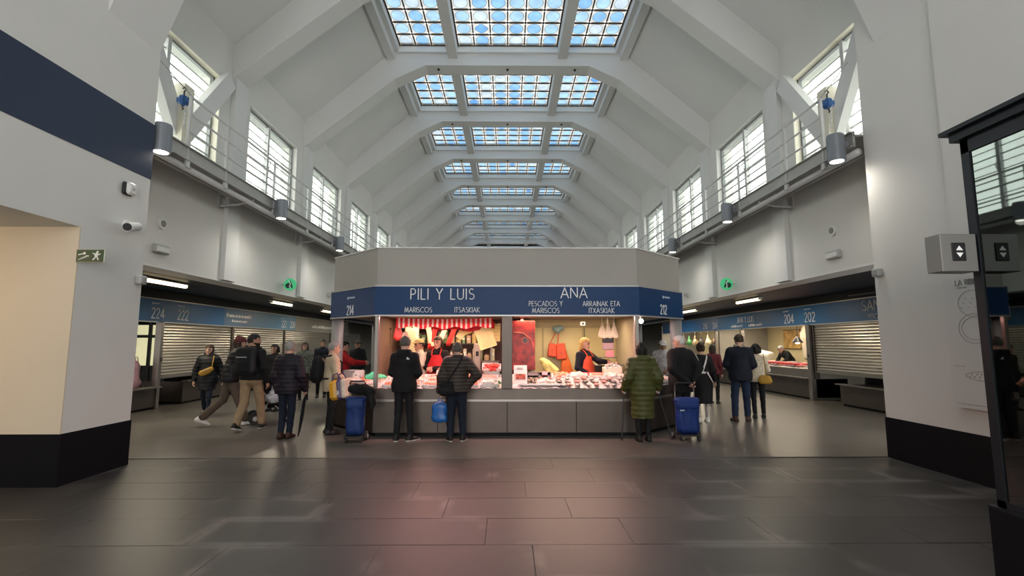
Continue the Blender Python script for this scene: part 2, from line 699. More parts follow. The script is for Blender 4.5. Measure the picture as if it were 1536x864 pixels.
    nt.links.new(n2.outputs['Fac'], bp.inputs['Height'])
    nt.links.new(bp.outputs['Normal'], b.inputs['Normal'])
    MATS[name] = m
    return m


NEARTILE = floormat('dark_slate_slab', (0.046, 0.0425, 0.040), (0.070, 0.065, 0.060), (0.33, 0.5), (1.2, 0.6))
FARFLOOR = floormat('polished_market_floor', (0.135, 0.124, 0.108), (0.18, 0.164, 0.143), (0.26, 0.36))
JOINT = mat('pale_worn_joint', (0.085, 0.08, 0.075), 0.7, var=0.25, scale=8)

SEAM = 7.15
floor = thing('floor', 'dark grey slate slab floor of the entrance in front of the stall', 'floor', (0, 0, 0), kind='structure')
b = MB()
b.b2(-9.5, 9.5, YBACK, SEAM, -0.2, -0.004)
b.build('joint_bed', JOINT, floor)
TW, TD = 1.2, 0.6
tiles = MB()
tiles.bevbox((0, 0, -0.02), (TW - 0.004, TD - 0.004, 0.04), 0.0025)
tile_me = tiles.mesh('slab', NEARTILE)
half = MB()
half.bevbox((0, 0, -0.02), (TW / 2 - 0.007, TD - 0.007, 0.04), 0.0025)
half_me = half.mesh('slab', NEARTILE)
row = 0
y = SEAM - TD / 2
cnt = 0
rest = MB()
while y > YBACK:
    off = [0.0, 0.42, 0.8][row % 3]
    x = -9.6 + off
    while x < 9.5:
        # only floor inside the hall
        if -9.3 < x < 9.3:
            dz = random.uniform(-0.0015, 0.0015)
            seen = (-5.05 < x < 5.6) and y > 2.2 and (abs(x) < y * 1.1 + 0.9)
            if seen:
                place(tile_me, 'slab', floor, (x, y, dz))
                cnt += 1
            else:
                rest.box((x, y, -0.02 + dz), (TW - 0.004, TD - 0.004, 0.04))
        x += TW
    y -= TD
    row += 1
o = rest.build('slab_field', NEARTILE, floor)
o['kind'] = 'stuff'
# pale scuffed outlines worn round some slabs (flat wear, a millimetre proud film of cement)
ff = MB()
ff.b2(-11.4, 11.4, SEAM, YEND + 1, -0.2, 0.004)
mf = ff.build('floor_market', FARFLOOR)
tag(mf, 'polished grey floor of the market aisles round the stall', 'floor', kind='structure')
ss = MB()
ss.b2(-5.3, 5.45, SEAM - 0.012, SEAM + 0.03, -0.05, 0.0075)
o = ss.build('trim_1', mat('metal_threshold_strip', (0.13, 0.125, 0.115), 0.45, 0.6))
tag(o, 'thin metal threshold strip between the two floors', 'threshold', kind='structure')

# ------------------------------------------------------------------ clerestory walls
XL_PIER, XR_PIER = -5.05, 5.40
for s, side in ((-1, 'left'), (1, 'right')):
    wl = thing('wall_' + side, 'tall white plaster wall with windows on the %s of the hall' % side, 'wall', (s * WX, 0, 0), kind='structure')
    T = 0.45
    x0, x1 = sorted((s * WX, s * (WX + T)))
    b = MB()
    b.b2(x0, x1, SEAM - 0.3, YEND, 2.90, WZ0)
    b.b2(x0, x1, SEAM - 0.3, YEND, WZ1, EAVE + 0.8)
    ys = SEAM - 0.3
    for k in range(NB):
        a = RIB0 + k * BAY + WIN0
        e = RIB0 + k * BAY + WIN1
        b.b2(x0, x1, ys, a, WZ0, WZ1)
        ys = e
    b.b2(x0, x1, ys, YEND, WZ0, WZ1)
    b.build('wall_face', WHITE, wl, world=True)
    # pilasters under the ribs
    for k in range(1, NB + 1):
        p = MB()
        yy = RIB0 + k * BAY
        xa, xb = sorted((s * WX, s * (WX - 0.10)))
        p.b2(xa, xb, yy + .012, yy + RIBW - .012, 2.92, 7.36)
        p.build('pilaster', RIBWHITE, wl, world=True)
    # light drip edge at the foot of the wall
    e = MB()
    xa, xb = sorted((s * (WX - 0.015), s * (WX + T)))
    e.b2(xa, xb, 6.85, YEND, 2.885, 2.915)
    e.build('edge_trim', PLASTICW, wl, world=True)

# ------------------------------------------------------------------ windows
blade_mb = MB()
blade_mb.box((0, 0, 0), (0.008, 1.0, 0.20), rotm(0, R(14), 0))
blade_me = blade_mb.mesh('louvre_blade', BLADE)
rail_mb = MB()
rail_mb.box((0, 0, 0), (0.022, 1.0, 0.020))
rail_me = rail_mb.mesh('blade_rail', mat('louvre_rail_grey', (0.5, 0.5, 0.49), 0.5))
wn = 0
NBL = 11
for k in range(NB):
    for s in (-1, 1):
        wn += 1
        y0 = RIB0 + k * BAY + WIN0
        y1 = RIB0 + k * BAY + WIN1
        ordw = ['nearest', 'second', 'third', 'fourth', 'fifth', 'sixth', 'seventh', 'eighth', 'ninth', 'tenth'][k]
        win = thing('window_%d' % wn, '%s louvred window above the %s walkway, counted from the entrance' % (ordw, 'left' if s < 0 else 'right'),
                    'window', (s * (WX + 0.17), (y0 + y1) / 2, WZ0), kind='structure')
        win['group'] = 'louvred clerestory windows'
        L = y1 - y0
        H = WZ1 - WZ0
        f = MB()
        f.b2(-.035, .035, -L / 2, -L / 2 + .06, 0, H)
        f.b2(-.035, .035, L / 2 - .06, L / 2, 0, H)
        f.b2(-.035, .035, -L / 2, L / 2, 0, .07)
        f.b2(-.035, .035, -L / 2, L / 2, H - .055, H)
        f.build('window_frame', FRAMEGREY, win)
        m_ = MB()
        ym = -L / 2 + L * 0.46
        m_.b2(-.05, .05, ym - .045, ym + .045, 0, H)
        m_.build('mullion', GREYPAINT, win)
        if k < 5:
            c = MB()
            c.tube([(-s * .07, ym, H * .66), (-s * .10, ym + .03, H * .60), (-s * .07, ym, H * .52), (-s * .09, ym - .03, H * .46)], .012, 6)
            c.build('crank_handle', GREYPAINT, win)
        pitch = (H - .12) / NBL
        for ya, yb in ((-L / 2 + .06, ym - .045), (ym + .045, L / 2 - .06)):
            if k < 6:
                for i in range(NBL):
                    z = .07 + pitch * (i + .5)
                    place(blade_me, 'louvre_blade', win, (s * .02, (ya + yb) / 2, z), scale=(1, yb - ya, pitch / .205))
                    if i:
                        place(rail_me, 'blade_rail', win, (0, (ya + yb) / 2, .07 + pitch * i), scale=(1, yb - ya, 1 if (i * 7 + k) % 3 else 1.5))
            else:
                g = MB()
                for i in range(1, NBL):
                    g.b2(-.018, .018, ya, yb, .07 + pitch * i - .014, .07 + pitch * i + .014)
                o = g.build('blade_rail', MATS['louvre_rail_grey'], win)
                o['kind'] = 'stuff'
        # cream reveal lining
        rv = MB()
        d0, d1 = sorted((-s * .165, -s * .03))
        rv.b2(d0, d1, -L / 2 - .0, L / 2, H - .012, H + .004)
        rv.b2(d0, d1, -L / 2 - .004, -L / 2 + .012, 0, H)
        rv.b2(d0, d1, L / 2 - .012, L / 2 + .004, 0, H)
        rv.build('reveal_lining', CREAM if k == 0 else WHITE, win)

# ------------------------------------------------------------------ roof
ceil_ = thing('ceiling', 'white vaulted concrete roof with arched ribs and glazed rooflights', 'ceiling', (0, 0, 0), kind='structure')
SLX, SLZ = 3.66, 10.16
for s, nm in ((-1, 'left'), (1, 'right')):
    b = MB()
    poly = [(s * (WX + .5), EAVE - .44 + .0), (s * SLX, SLZ), (s * SLX, SLZ + .25), (s * (WX + .5), EAVE - .19)]
    poly = [(s * (WX + 0.5), EAVE - 0.438), (s * WX, EAVE), (s * SLX, SLZ), (s * SLX, SLZ + .25), (s * (WX + .5), EAVE - .1)]
    b.prism(poly, YBACK, YEND)
    b.build('roof_slab', RIBWHITE, ceil_)

GZ = 10.53
NEARRIBS = 3
rib_poly = [(-6.0, 7.34), (-3.37, 9.46), (-2.46, 9.90), (2.46, 9.90), (3.37, 9.46), (6.0, 7.34), (6.0, EAVE), (SLX, SLZ), (SLX, 10.62), (-SLX, 10.62), (-SLX, SLZ), (-6.0, EAVE)]


def rib_mesh(poly_lo, poly_hi, y0, y1):
    """rib as a strip of convex cells so that the concave arch fills properly"""
    b = MB()
    n = len(poly_lo)
    vs = []
    for yy in (y0, y1):
        for p in poly_lo:
            vs.append((p[0], yy, p[1]))
        for p in poly_hi:
            vs.append((p[0], yy, p[1]))
    fs = []
    m = 2 * n
    for i in range(n - 1):
        fs.append((i, i + 1, n + i + 1, n + i))                    # near face
        fs.append((m + n + i, m + n + i + 1, m + i + 1, m + i))    # far face
        fs.append((m + i, m + i + 1, i + 1, i))                    # soffit
        fs.append((n + i, n + i + 1, m + n + i + 1, m + n + i))    # top
    b.add(vs, fs)
    return b


LO = [(-6.05, 7.30), (-3.37, 9.46), (-2.46, 9.90), (0, 9.90), (2.46, 9.90), (3.37, 9.46), (6.05, 7.30)]
HI = [(-6.05, 8.3), (-SLX, 10.62), (-2.46, 10.62), (0, 10.62), (2.46, 10.62), (SLX, 10.62), (6.05, 8.3)]
for k in range(-NEARRIBS, NB + 1):
    if k == 0:
        continue
    y0 = RIB0 + k * BAY
    rib_mesh(LO, HI, y0, y0 + RIBW).build('rib', RIBWHITE, ceil_)
# the first arch is deeper and springs from the white piers
LO0 = [(-5.6, 5.77), (XL_PIER, 5.77), (-4.62, 7.0), (-3.37, 9.46), (-2.46, 9.90), (0, 9.90), (2.46, 9.90), (3.37, 9.46), (4.97, 7.2), (XR_PIER, 6.02), (5.9, 6.02)]
HI0 = [(-6.05, 8.0), (-6.0, 8.3), (-5.2, 8.9), (-SLX, 10.62), (-2.46, 10.62), (0, 10.62), (2.46, 10.62), (SLX, 10.62), (5.2, 8.9), (6.0, 8.3), (6.05, 8.0)]
rib_mesh(LO0, HI0, 5.86, 6.78).build('rib', RIBWHITE, ceil_)

# rooflights: six by twelve small stained panes in lead, four beams
PANE_COL = [('pane_pale_blue', (0.098, 0.160, 0.222)), ('pane_sky_blue', (0.066, 0.132, 0.225)), ('pane_white', (0.145, 0.180, 0.215)), ('pane_mid_blue', (0.042, 0.105, 0.22))]
PANE_M = [panemat(n, c) for n, c in PANE_COL]
BORDER_M = panemat('pane_border_white', (0.165, 0.172, 0.172))
ROWS = 6
CX = [(-3.25, -1.80, 3), (-1.50, 1.50, 6), (1.80, 3.25, 3)]


def pane_mesh(cw, cd, kind, bm):
    """one leaded light: rounded octagon of coloured glass in a paler border, framed by lead came"""
    b = MB()
    n = 16
    inner = []
    lead = []
    outer = []
    for i in range(n):
        a = 2 * PI * i / n + PI / n
        c_, s_ = math.cos(a), math.sin(a)
        if kind == 3:       # pointed lozenge
            r = 1.0 / (abs(c_) + abs(s_)) * 1.12
        else:
            r = 1.0
        inner.append((c_ * r * cw * .37, s_ * r * cd * .39))
        lead.append((c_ * r * cw * .37 + c_ * cw * .022, s_ * r * cd * .39 + s_ * cd * .022))
        t = min(cw / 2 / max(abs(c_), 1e-6), cd / 2 / max(abs(s_), 1e-6)) if False else 0
        q = max(abs(c_), abs(s_))
        outer.append((c_ / q * cw / 2 * .965, s_ / q * cd / 2 * .965))
    vs = [(p[0], p[1], 0) for p in inner] + [(p[0], p[1], 0) for p in lead] + [(p[0], p[1], 0) for p in outer]
    b.add(vs, [tuple(range(n - 1, -1, -1))], 0)
    b.add(vs, [(i, (i + 1) % n, n + (i + 1) % n, n + i) for i in range(n)], 2)
    b.add(vs, [(n + i, n + (i + 1) % n, 2 * n + (i + 1) % n, 2 * n + i) for i in range(n)], 1)
    return b


LEADL = mat('fine_lead_line', (0.30, 0.30, 0.30), 0.6)
pane_cache = {}
for xi, (xa, xb, nc) in enumerate(CX):
    cw = (xb - xa) / nc
    for kd in range(4):
        cd = (BAY - RIBW - 0.02) / ROWS
        pane_cache[(round(cw, 3), kd)] = pane_mesh(cw, cd, kd, None).mesh('pane', [PANE_M[kd], BORDER_M, LEADL])
rng = random.Random(3)
for k in range(-NEARRIBS, NB):
    yA = RIB0 + k * BAY + RIBW
    yB = RIB0 + (k + 1) * BAY
    if k == 0:
        yA = 6.78
    if k == -1:
        yB = 5.86
    # longitudinal beams and curbs
    for xx, ww, z0 in ((-1.65, .28, 10.12), (1.65, .28, 10.12)):
        bm_ = MB()
        bm_.b2(xx - ww / 2, xx + ww / 2, yA, yB, z0, 10.62)
        bm_.build('rooflight_beam', RIBWHITE, ceil_)
    for s in (-1, 1):
        bm_ = MB()
        poly = [(s * 3.62, 10.08), (s * 3.39, 10.10), (s * 3.39, 10.28), (s * 3.27, 10.30), (s * 3.25, 10.62), (s * 3.75, 10.62)]
        if s < 0:
            poly = poly[::-1]
        # two convex cells
        bm_.prism([(s * 3.62, 10.08), (s * 3.39, 10.08), (s * 3.39, 10.30), (s * 3.66, 10.30)], yA, yB)
        bm_.prism([(s * 3.66, 10.30), (s * 3.26, 10.30), (s * 3.26, 10.62), (s * 3.70, 10.62)], yA, yB)
        bm_.build('rooflight_curb', RIBWHITE, ceil_)
    sky = thing('rooflight', None, None, (0, yA, GZ))
    sky.parent = ceil_
    D = yB - yA
    cd = D / ROWS
    # lead grid and rim
    g = MB()
    for xa, xb, nc in CX:
        cw = (xb - xa) / nc
        for i in range(nc + 1):
            t = .034 if 0 < i < nc else .06
            g.b2(xa + i * cw - t / 2, xa + i * cw + t / 2, 0, D, -.02, .02)
        for j in range(ROWS + 1):
            t = .034 if 0 < j < ROWS else .06
            g.b2(xa, xb, j * cd - t / 2, j * cd + t / 2, -.02, .02)
    g.build('lead_grid', LEAD, sky)
    e = MB()
    for xa, xb, nc in CX:
        e.b2(xa - .03, xb + .03, D - .09, D - .0, -.26, -.16)
        e.b2(xa - .03, xb + .03, 0, .05, -.22, .05)
    e.build('rim', PLASTICW, sky)
    single = 1 <= k <= 4
    many = [MB() for _ in range(4)]
    for xa, xb, nc in CX:
        cw = (xb - xa) / nc
        for i in range(nc):
            for j in range(ROWS):
                rr_ = rng.random()
                kd = 0 if rr_ < .5 else 1 if rr_ < .78 else 2 if rr_ < .93 else 3
                px, py = xa + (i + .5) * cw, (j + .5) * cd
                if single:
                    place(pane_cache[(round(cw, 3), kd)], 'pane', sky, (px, py, 0), scale=(1, cd / ((BAY - RIBW - .02) / ROWS), 1))
                else:
                    pm = pane_mesh(cw, cd, kd, None)
                    many[kd].v, many[kd].f, many[kd].m = many[kd].v, many[kd].f, many[kd].m
                    o_ = len(many[kd].v)
                    many[kd].v.extend([(a + px, b_ + py, c_) for a, b_, c_ in pm.v])
                    many[kd].f.extend([tuple(q + o_ for q in f_) for f_ in pm.f])
                    many[kd].m.extend(pm.m)
    if not single:
        for kd in range(4):
            if many[kd].v:
                o = many[kd].build('pane_field', [PANE_M[kd], BORDER_M, LEADL], sky)
                o['kind'] = 'stuff'
# small black fixings on the ribs
fx = MB()
for k in range(1, NB):
    yy = RIB0 + k * BAY + .2
    for xx in (-2.1, 0.0, 2.05):
        fx.cyl((xx, yy, 9.9), (xx, yy, 9.86), .035, n=8)
o = fx.build('rib_fixings', RUBBER, ceil_)
o['kind'] = 'stuff'

# ------------------------------------------------------------------ near piers, entrance walls
Z9 = 9.6
pl = thing('wall_entrance_left', 'white pier with navy band and black plinth beside the corridor opening', 'wall', (XL_PIER, 5.78, 0), kind='structure')
b = MB()
b.b2(-9.0, XL_PIER, 5.78, 6.81, 0.58, 3.0)          # pier
b.b2(-6.3, XL_PIER, 5.78, 6.81, 3.0, 8.6)
b.b2(-5.45, XL_PIER, YBACK, 5.78, 2.97, 8.6)          # wall above the corridor opening
b.b2(-9.0, -5.45, YBACK, 5.78, 2.97, 3.2)
b.build('pier', WHITE, pl, world=True)
b = MB()
b.b2(-9.0, XL_PIER + .012, 5.768, 6.822, 0, 0.58)
b.build('plinth', BASEBLACK, pl, world=True)
b = MB()
b.b2(XL_PIER, XL_PIER + .008, YBACK, 6.812, 3.90, 4.70)
b.build('navy_band', NAVY, pl, world=True)
b = MB()
b.b2(-9.2, -9.0, YBACK, 6.81, 0, 3.2)
b.build('corridor_wall', CREAM, pl, world=True)
b = MB()
b.b2(-9.0, XL_PIER, 5.765, 5.78, 0.58, 2.97)
b.build('corridor_reveal', mat('beige_corridor_paint', (0.66, 0.58, 0.46), 0.6, var=0.03, scale=1), pl, world=True)

pr = thing('wall_entrance_right', 'white wall with black plinth and faint plan poster beside the lift', 'wall', (XR_PIER, 6.0, 0), kind='structure')
b = MB()
b.b2(XR_PIER, 6.4, YBACK, 7.14, 0.56, 8.6)
b.build('pier', WHITE, pr, world=True)
b = MB()
b.b2(XR_PIER - .012, 9.2, YBACK, 7.152, 0, 0.56)
b.build('plinth', BASEBLACK, pr, world=True)
# shallow step in the upper wall over the lift
b = MB()
b.b2(XR_PIER - .05, XR_PIER, YBACK, 5.80, 2.35, 8.6)
b.build('wall_thickening', WHITE, pr, world=True)

# wall behind the camera with a glazed entrance
bk = thing('wall_back', 'white entrance wall behind the viewer with tall glazed doors', 'wall', (0, YBACK, 0), kind='structure')
b = MB()
b.b2(-9.2, -4.2, YBACK - .3, YBACK, 0, 10.7)
b.b2(4.2, 9.2, YBACK - .3, YBACK, 0, 10.7)
b.b2(-4.2, 4.2, YBACK - .3, YBACK, 6.4, 10.7)
b.build('wall_face', WHITE, bk, world=True)
b = MB()
for x in (-4.2, -2.1, 0, 2.1, 4.2):
    b.b2(x - .05, x + .05, YBACK - .2, YBACK - .05, 0, 6.4)
for z in (0.05, 2.6, 4.5, 6.35):
    b.b2(-4.2, 4.2, YBACK - .18, YBACK - .06, z - .05, z + .05)
b.build('door_frame', FRAMEGREY, bk, world=True)
area('entrance_daylight', (0, YBACK - .35, 3.2), (R(90), 0, PI), 8.4, 6.4, 1, portal=True)

# far end wall
fw = MB()
fw.b2(-11.4, 11.4, YEND, YEND + .3, 0, 10.7)
o = fw.build('wall_far', WHITE)
tag(o, 'white end wall at the far end of the hall', 'wall', kind='structure')
# outer enclosure of the aisles, soffit
for s, side in ((-1, 'left'), (1, 'right')):
    b = MB()
    xa, xb = sorted((s * 6.2, s * 11.2))
    b.b2(xa, xb, 6.81, YEND, 2.91, 3.1)
    o = b.build('ceiling_aisle_' + side, DARKSOFFIT)
    tag(o, 'low dark ceiling over the %s aisle of stalls' % side, 'ceiling', kind='structure')
    b = MB()
    xa, xb = sorted((s * 11.2, s * 11.4))
    b.b2(xa, xb, 6.0, YEND, 0, 3.1)
    o = b.build('wall_outer_' + side, mat('dim_stall_back_wall', (0.30, 0.28, 0.24), 0.7, var=0.05))
    tag(o, 'plain wall behind the %s row of stalls' % side, 'wall', kind='structure')

# ------------------------------------------------------------------ walkways with railings
for s, side in ((-1, 'left'), (1, 'right')):
    Y0 = 6.83 if s < 0 else 7.16
    Y1 = YEND - 0.5
    wk = thing('walkway', 'grey steel maintenance walkway with pipe rails along the %s windows' % side, 'walkway', (s * 5.3, Y0, 4.6))
    b = MB()
    xa, xb = sorted((s * 5.27, s * 5.99))
    b.b2(xa, xb, Y0, Y1, 4.735, 4.765)
    b.build('deck', GREYDARK, wk, world=True)
    b = MB()
    xa, xb = sorted((s * 5.25, s * 5.29))
    b.b2(xa, xb, Y0, Y1, 4.58, 4.80)
    xa, xb = sorted((s * 5.21, s * 5.29))
    b.b2(xa, xb, Y0, Y1, 4.79, 4.81)
    b.b2(xa, xb, Y0, Y1, 4.57, 4.59)
    b.build('edge_channel', GREYDARK, wk, world=True)
    b = MB()
    b.cyl((s * 5.33, Y0, 4.49), (s * 5.33, Y1, 4.49), .055, n=12)
    b.build('conduit_pipe', GREYPAINT, wk, world=True, smooth=True)
    b = MB()
    b.cyl((s * 5.55, Y0, 4.52), (s * 5.55, Y1, 4.52), .03, n=8)
    b.build('conduit_pipe', GREYDARK, wk, world=True, smooth=True)
    for z, r_ in ((5.68, .024), (5.38, .018), (5.08, .018)):
        b = MB()
        b.cyl((s * 5.27, 7.85, z), (s * 5.27, Y1, z), r_, n=10)
        b.build('rail', GREYPAINT, wk, world=True, smooth=True)
    b = MB()
    b.cyl((s * 5.27, Y0, 5.93), (s * 5.27, 7.85, 5.70), .008, n=6)
    b.build('tie_cable', GREYDARK, wk, world=True)
    post = MB()
    post.bevbox((0, 0, .55), (.05, .035, 1.16), .006)
    post.box((s * -.02, 0, -.02), (.03, .09, .14))
    pme = post.mesh('post', GREYPAINT)
    yy = 7.85
    j = 0
    while yy < Y1:
        o = place(pme, 'post', wk)
        o.location = (s * 5.26 - s * 5.3, yy - Y0, 4.55 - 4.6)
        yy += 1.10 if j == 0 else 1.885
        j += 1
    brk = MB()
    brk.tube([(s * 5.98, 0, 4.44), (s * 5.62, 0, 4.47), (s * 5.28, 0, 4.55)], .026, 8)
    brk.b2(*sorted((s * 5.3, s * 5.98)), -.03, .03, 4.66, 4.735)
    brk.b2(*sorted((s * 5.96, s * 6.0)), -.06, .06, 4.38, 4.74)
    brk.v = [(a - s * 5.3, b_, c - 4.6) for a, b_, c in brk.v]
    bme = brk.mesh('bracket', GREYPAINT)
    for k in range(0, NB):
        place(bme, 'bracket', wk, (0, RIB0 + k * BAY + 3.6 - Y0, 0))
    # down-lights hung from the walkway edge
    for k in range(0, 8):
        yl = 7.0 + k * 3.86 if s < 0 else 7.28 + k * 3.80
        lab = ['nearest', 'second', 'third', 'fourth', 'fifth', 'sixth', 'seventh', 'eighth'][k]
        lt = thing('walkway_spotlight', '%s grey drum downlight clamped under the %s walkway edge' % (lab, side), 'lamp', (s * 5.07, yl, 4.38), group='downlights along the walkways')
        hs = MB()
        hs.lathe([(.10, 0), (.12, .0), (.125, .02), (.125, .39), (.115, .42), (.02, .425)], n=20)
        hs.build('housing', LAMPGREY, lt, smooth=False)
        ln = MB()
        ln.lathe([(.095, -.004), (.098, .004)], n=18)
        ln.build('lens', SPOTW, lt)
        ar = MB()
        ar.box((s * .155, 0, .26), (.08, .07, .10))
        ar.build('clamp', LAMPGREY, lt)
        if k < 5:
            d = bpy.data.lights.new('spotlight_beam', 'SPOT')
            d.energy = 85 if k else 45
            d.spot_size = R(165)
            d.spot_blend = 1.0
            d.color = (1.0, 0.93, 0.82)
            d.shadow_soft_size = 0.09
            lo = bpy.data.objects.new('spotlight_beam', d)
            COL.objects.link(lo)
            lo.location = (s * 5.07, yl, 4.36)
    # V-brace, post and chain hoist at the first window
    vb = thing('brace_frame', 'white V-shaped steel brace across the nearest %s window' % side, 'brace', (s * 5.92, 8.55, 4.77))
    for (ya, za, yb, zb) in ((8.55, 5.25, 9.95, 7.13), (8.55, 5.25, 7.35, 7.13)):
        b = MB()
        dy, dz = yb - ya, zb - za
        Lh = math.hypot(dy, dz)
        b.box((s * 5.90, (ya + yb) / 2, (za + zb) / 2), (.16, .34, Lh), rotm(-math.atan2(dy, dz), 0, 0))
        b.build('diagonal', RIBWHITE, vb, world=True)
    b = MB()
    b.b2(*sorted((s * 5.72, s * 5.92)), 8.36, 8.62, 4.77, 6.2)
    b.build('post', CREAM, vb, world=True)
    hz = thing('chain_hoist', 'small blue chain hoist hanging at the end of the %s walkway rail' % side, 'hoist', (s * 5.45, 7.95, 5.2))
    b = MB()
    b.bevbox((0, 0, .46), (.12, .14, .17), .03)
    b.cyl((-.09, 0, .46), (.09, 0, .46), .055, n=12)
    b.build('body', mat('hoist_blue', (0.02, 0.09, 0.27), .4), hz)
    b = MB()
    b.tube([(0, .0, .55), (0, .0, .62), (.03, 0, .66), (.0, 0, .70), (-.03, 0, .67)], .012, 6)
    b.tube([(0, -.02, .36), (0, -.02, .33), (.02, -.02, .31), (0, -.02, .29)], .012, 6)
    b.build('hook', RUBBER, hz)
    b = MB()
    for i in range(9):
        b.ell((.04, 0, .36 - i * .04), (.012, .006 if i % 2 else .014, .024), 6, 4)
    b.build('chain', GREYPAINT, hz)

# ------------------------------------------------------------------ small fixtures on the walls
o = thing('surveillance_camera', 'white bullet security camera on the left pier', 'camera', (XL_PIER, 6.45, 3.15))
b = MB()
b.cyl((0, 0, 0), (.05, 0, 0), .075, n=18)
b.build('wall_mount', PLASTICW, o, smooth=False)
b = MB()
b.tube([(.04, 0, 0), (.10, -.04, -.0), (.13, -.06, -.02)], .035, 10)
b.build('arm', PLASTICW, o, smooth=True)
b = MB()
b.cyl((.10, .06, -.0), (.19, -.22, -.07), .058, n=18)
b.build('housing', PLASTICW, o)
b = MB()
b.cyl((.189, -.217, -.069), (.193, -.23, -.072), .05, n=18)
b.build('lens', RUBBER, o)
o = thing('motion_sensor', 'small white wall sensor above the security camera', 'sensor', (XL_PIER, 6.39, 3.63))
b = MB()
b.bevbox((.025, 0, 0), (.05, .17, .17), .02)
b.build('back_box', RUBBER, o)
b = MB()
b.bevbox((.07, -.0, 0), (.06, .15, .17), .028)
b.build('cover', PLASTICW, o)
b = MB()
b.ell((.10, 0, 0), (.02, .025, .025), 8, 6)
b.build('dome', PLASTICG, o, smooth=True)
GREENS = mat('green_sign', (0.015, 0.06, 0.03), .4)
ex = thing('exit_sign', 'green emergency exit sign with stairs and running figure on the pier corner', 'sign', (-4.87, 5.74, 2.54))
b = MB()
b.bevbox((0, 0, .075), (.33, .025, .16), .006)
b.build('sign_frame', mat('sign_frame_silver', (.5, .52, .45), .4, .5), ex)
b = MB()
b.b2(-.156, .156, -.018, -.0125, .004, .146)
b.build('sign_panel', GREENS, ex)
b = MB()
W_ = .004
for i in range(4):
    b.b2(-.13 + i * .028, -.10 + i * .03, -.02, -.016, .03 + i * .012, .037 + i * .014)
b.box((-.10, -.018, .095), (.07, .004, .012), rotm(0, R(-14), 0))
b.box((-.062, -.018, .104), (.025, .004, .03), rotm(0, R(-14), 0))
b.lathe([(.011, 0), (.011, .004)], (0, 0, 0), 10)
b.v[-20:] = [(a + .088, -.022 + c, d + .122) for (a, d, c) in b.v[-20:]]
b.box((.075, -.018, .088), (.03, .004, .05), rotm(0, R(20), 0))
b.box((.055, -.018, .045), (.014, .004, .05), rotm(0, R(40), 0))
b.box((.092, -.018, .048), (.014, .004, .05), rotm(0, R(-25), 0))
b.box((.105, -.018, .09), (.04, .004, .012), rotm(0, R(-30), 0))
b.box((.048, -.018, .098), (.035, .004, .012), rotm(0, R(30), 0))
b.build('pictogram', LETTER, ex)
for (nm, lab, loc, sx) in (('corner_lamp_left', 'small grey wall box on the far edge of the left pier', (XL_PIER, 6.74, 2.46), 1),
                           ('corner_lamp_right', 'small grey wall box on the far edge of the right pier', (XR_PIER, 7.03, 2.62), -1)):
    t = thing('wall_box', lab, 'wall box', loc)
    b = MB()
    b.bevbox((sx * .04, 0, 0), (.08, .13, .12), .012)
    b.build('housing', PLASTICG, t)
    b = MB()
    b.bevbox((sx * .085, 0, 0), (.02, .09, .08), .006)
    b.build('cover', mat('dusty_grey_plastic', (.35, .34, .33), .5), t)
for s, side, ys, yg, yb_, yt in ((-1, 'left', 8.43, 13.14, 16.5, 14.33), (1, 'right', 8.85, 12.91, 16.3, 14.36)):
    sp = thing('wall_speaker', 'round white wall loudspeaker under the %s walkway' % side, 'speaker', (s * WX, ys, 3.66))
    b = MB()
    b.cyl((0, 0, 0), (-s * .04, 0, 0), .10, .095, n=20)
    b.build('ring', PLASTICW, sp)
    b = MB()
    b.cyl((-s * .04, 0, 0), (-s * .048, 0, 0), .06, n=18)
    b.build('grille', mat('speaker_grille', (.25, .24, .23), .6), sp)
    em = thing('emergency_light', 'rectangular emergency light box below the %s wall loudspeaker' % side, 'emergency light', (s * WX, ys, 3.21))
    b = MB()
    b.bevbox((-s * .035, 0, 0), (.07, .36, .15), .015)
    b.build('housing', PLASTICG, em)
    b = MB()
    b.bevbox((-s * .075, 0, -.01), (.03, .30, .10), .012)
    b.build('diffuser', PLASTICW, em)
    gs = thing('round_sign', 'round green and white hanging sign on the %s wall' % side, 'sign', (s * (WX - .2), yg, 3.16))
    b = MB()
    b.cyl((0, .015, 0), (0, -.015, 0), .165, n=26)
    b.build('disc', mat('sign_green_bright', (.06, .42, .17), .4, emit=(.1, .8, .35), estr=.25), gs)
    b = MB()
    b.cyl((s * .05, -.016, -.03), (s * .05, -.02, -.03), .07, n=16)
    b.box((-s * .03, -.018, 0), (.045, .006, .2), rotm(0, R(18 * s), 0))
    b.build('symbol', mat('sign_green_dark', (.01, .05, .03), .5), gs)
    b = MB()
    b.tube([(s * .04, -.019, .10), (-s * .02, -.019, .03), (s * .01, -.019, -.05), (-s * .02, -.019, -.11)], .014, 6)
    b.build('white_mark', LETTER, gs)
    b = MB()
    b.box((s * .18, 0, 0), (.06, .03, .05))
    b.build('bracket', PLASTICG, gs)
    jb = thing('junction_box', 'tiny grey junction box on the %s wall near the stall' % side, 'junction box', (s * WX, yb_, 3.2))
    b = MB()
    b.bevbox((-s * .04, -.06, 0), (.08, .10, .13), .01)
    b.build('housing', PLASTICG, jb)
    b = MB()
    b.bevbox((-s * .04, .07, .02), (.08, .10, .10), .01)
    b.build('knob', PLASTICG, jb)
    d = thing('wall_detector', 'tiny dark detector on the %s wall below the walkway' % side, 'detector', (s * WX, yt, 3.65))
    b = MB()
    b.bevbox((-s * .03, 0, 0), (.06, .06, .12), .015)
    b.build('housing', mat('dark_grey_plastic', (.12, .12, .12), .5), d)

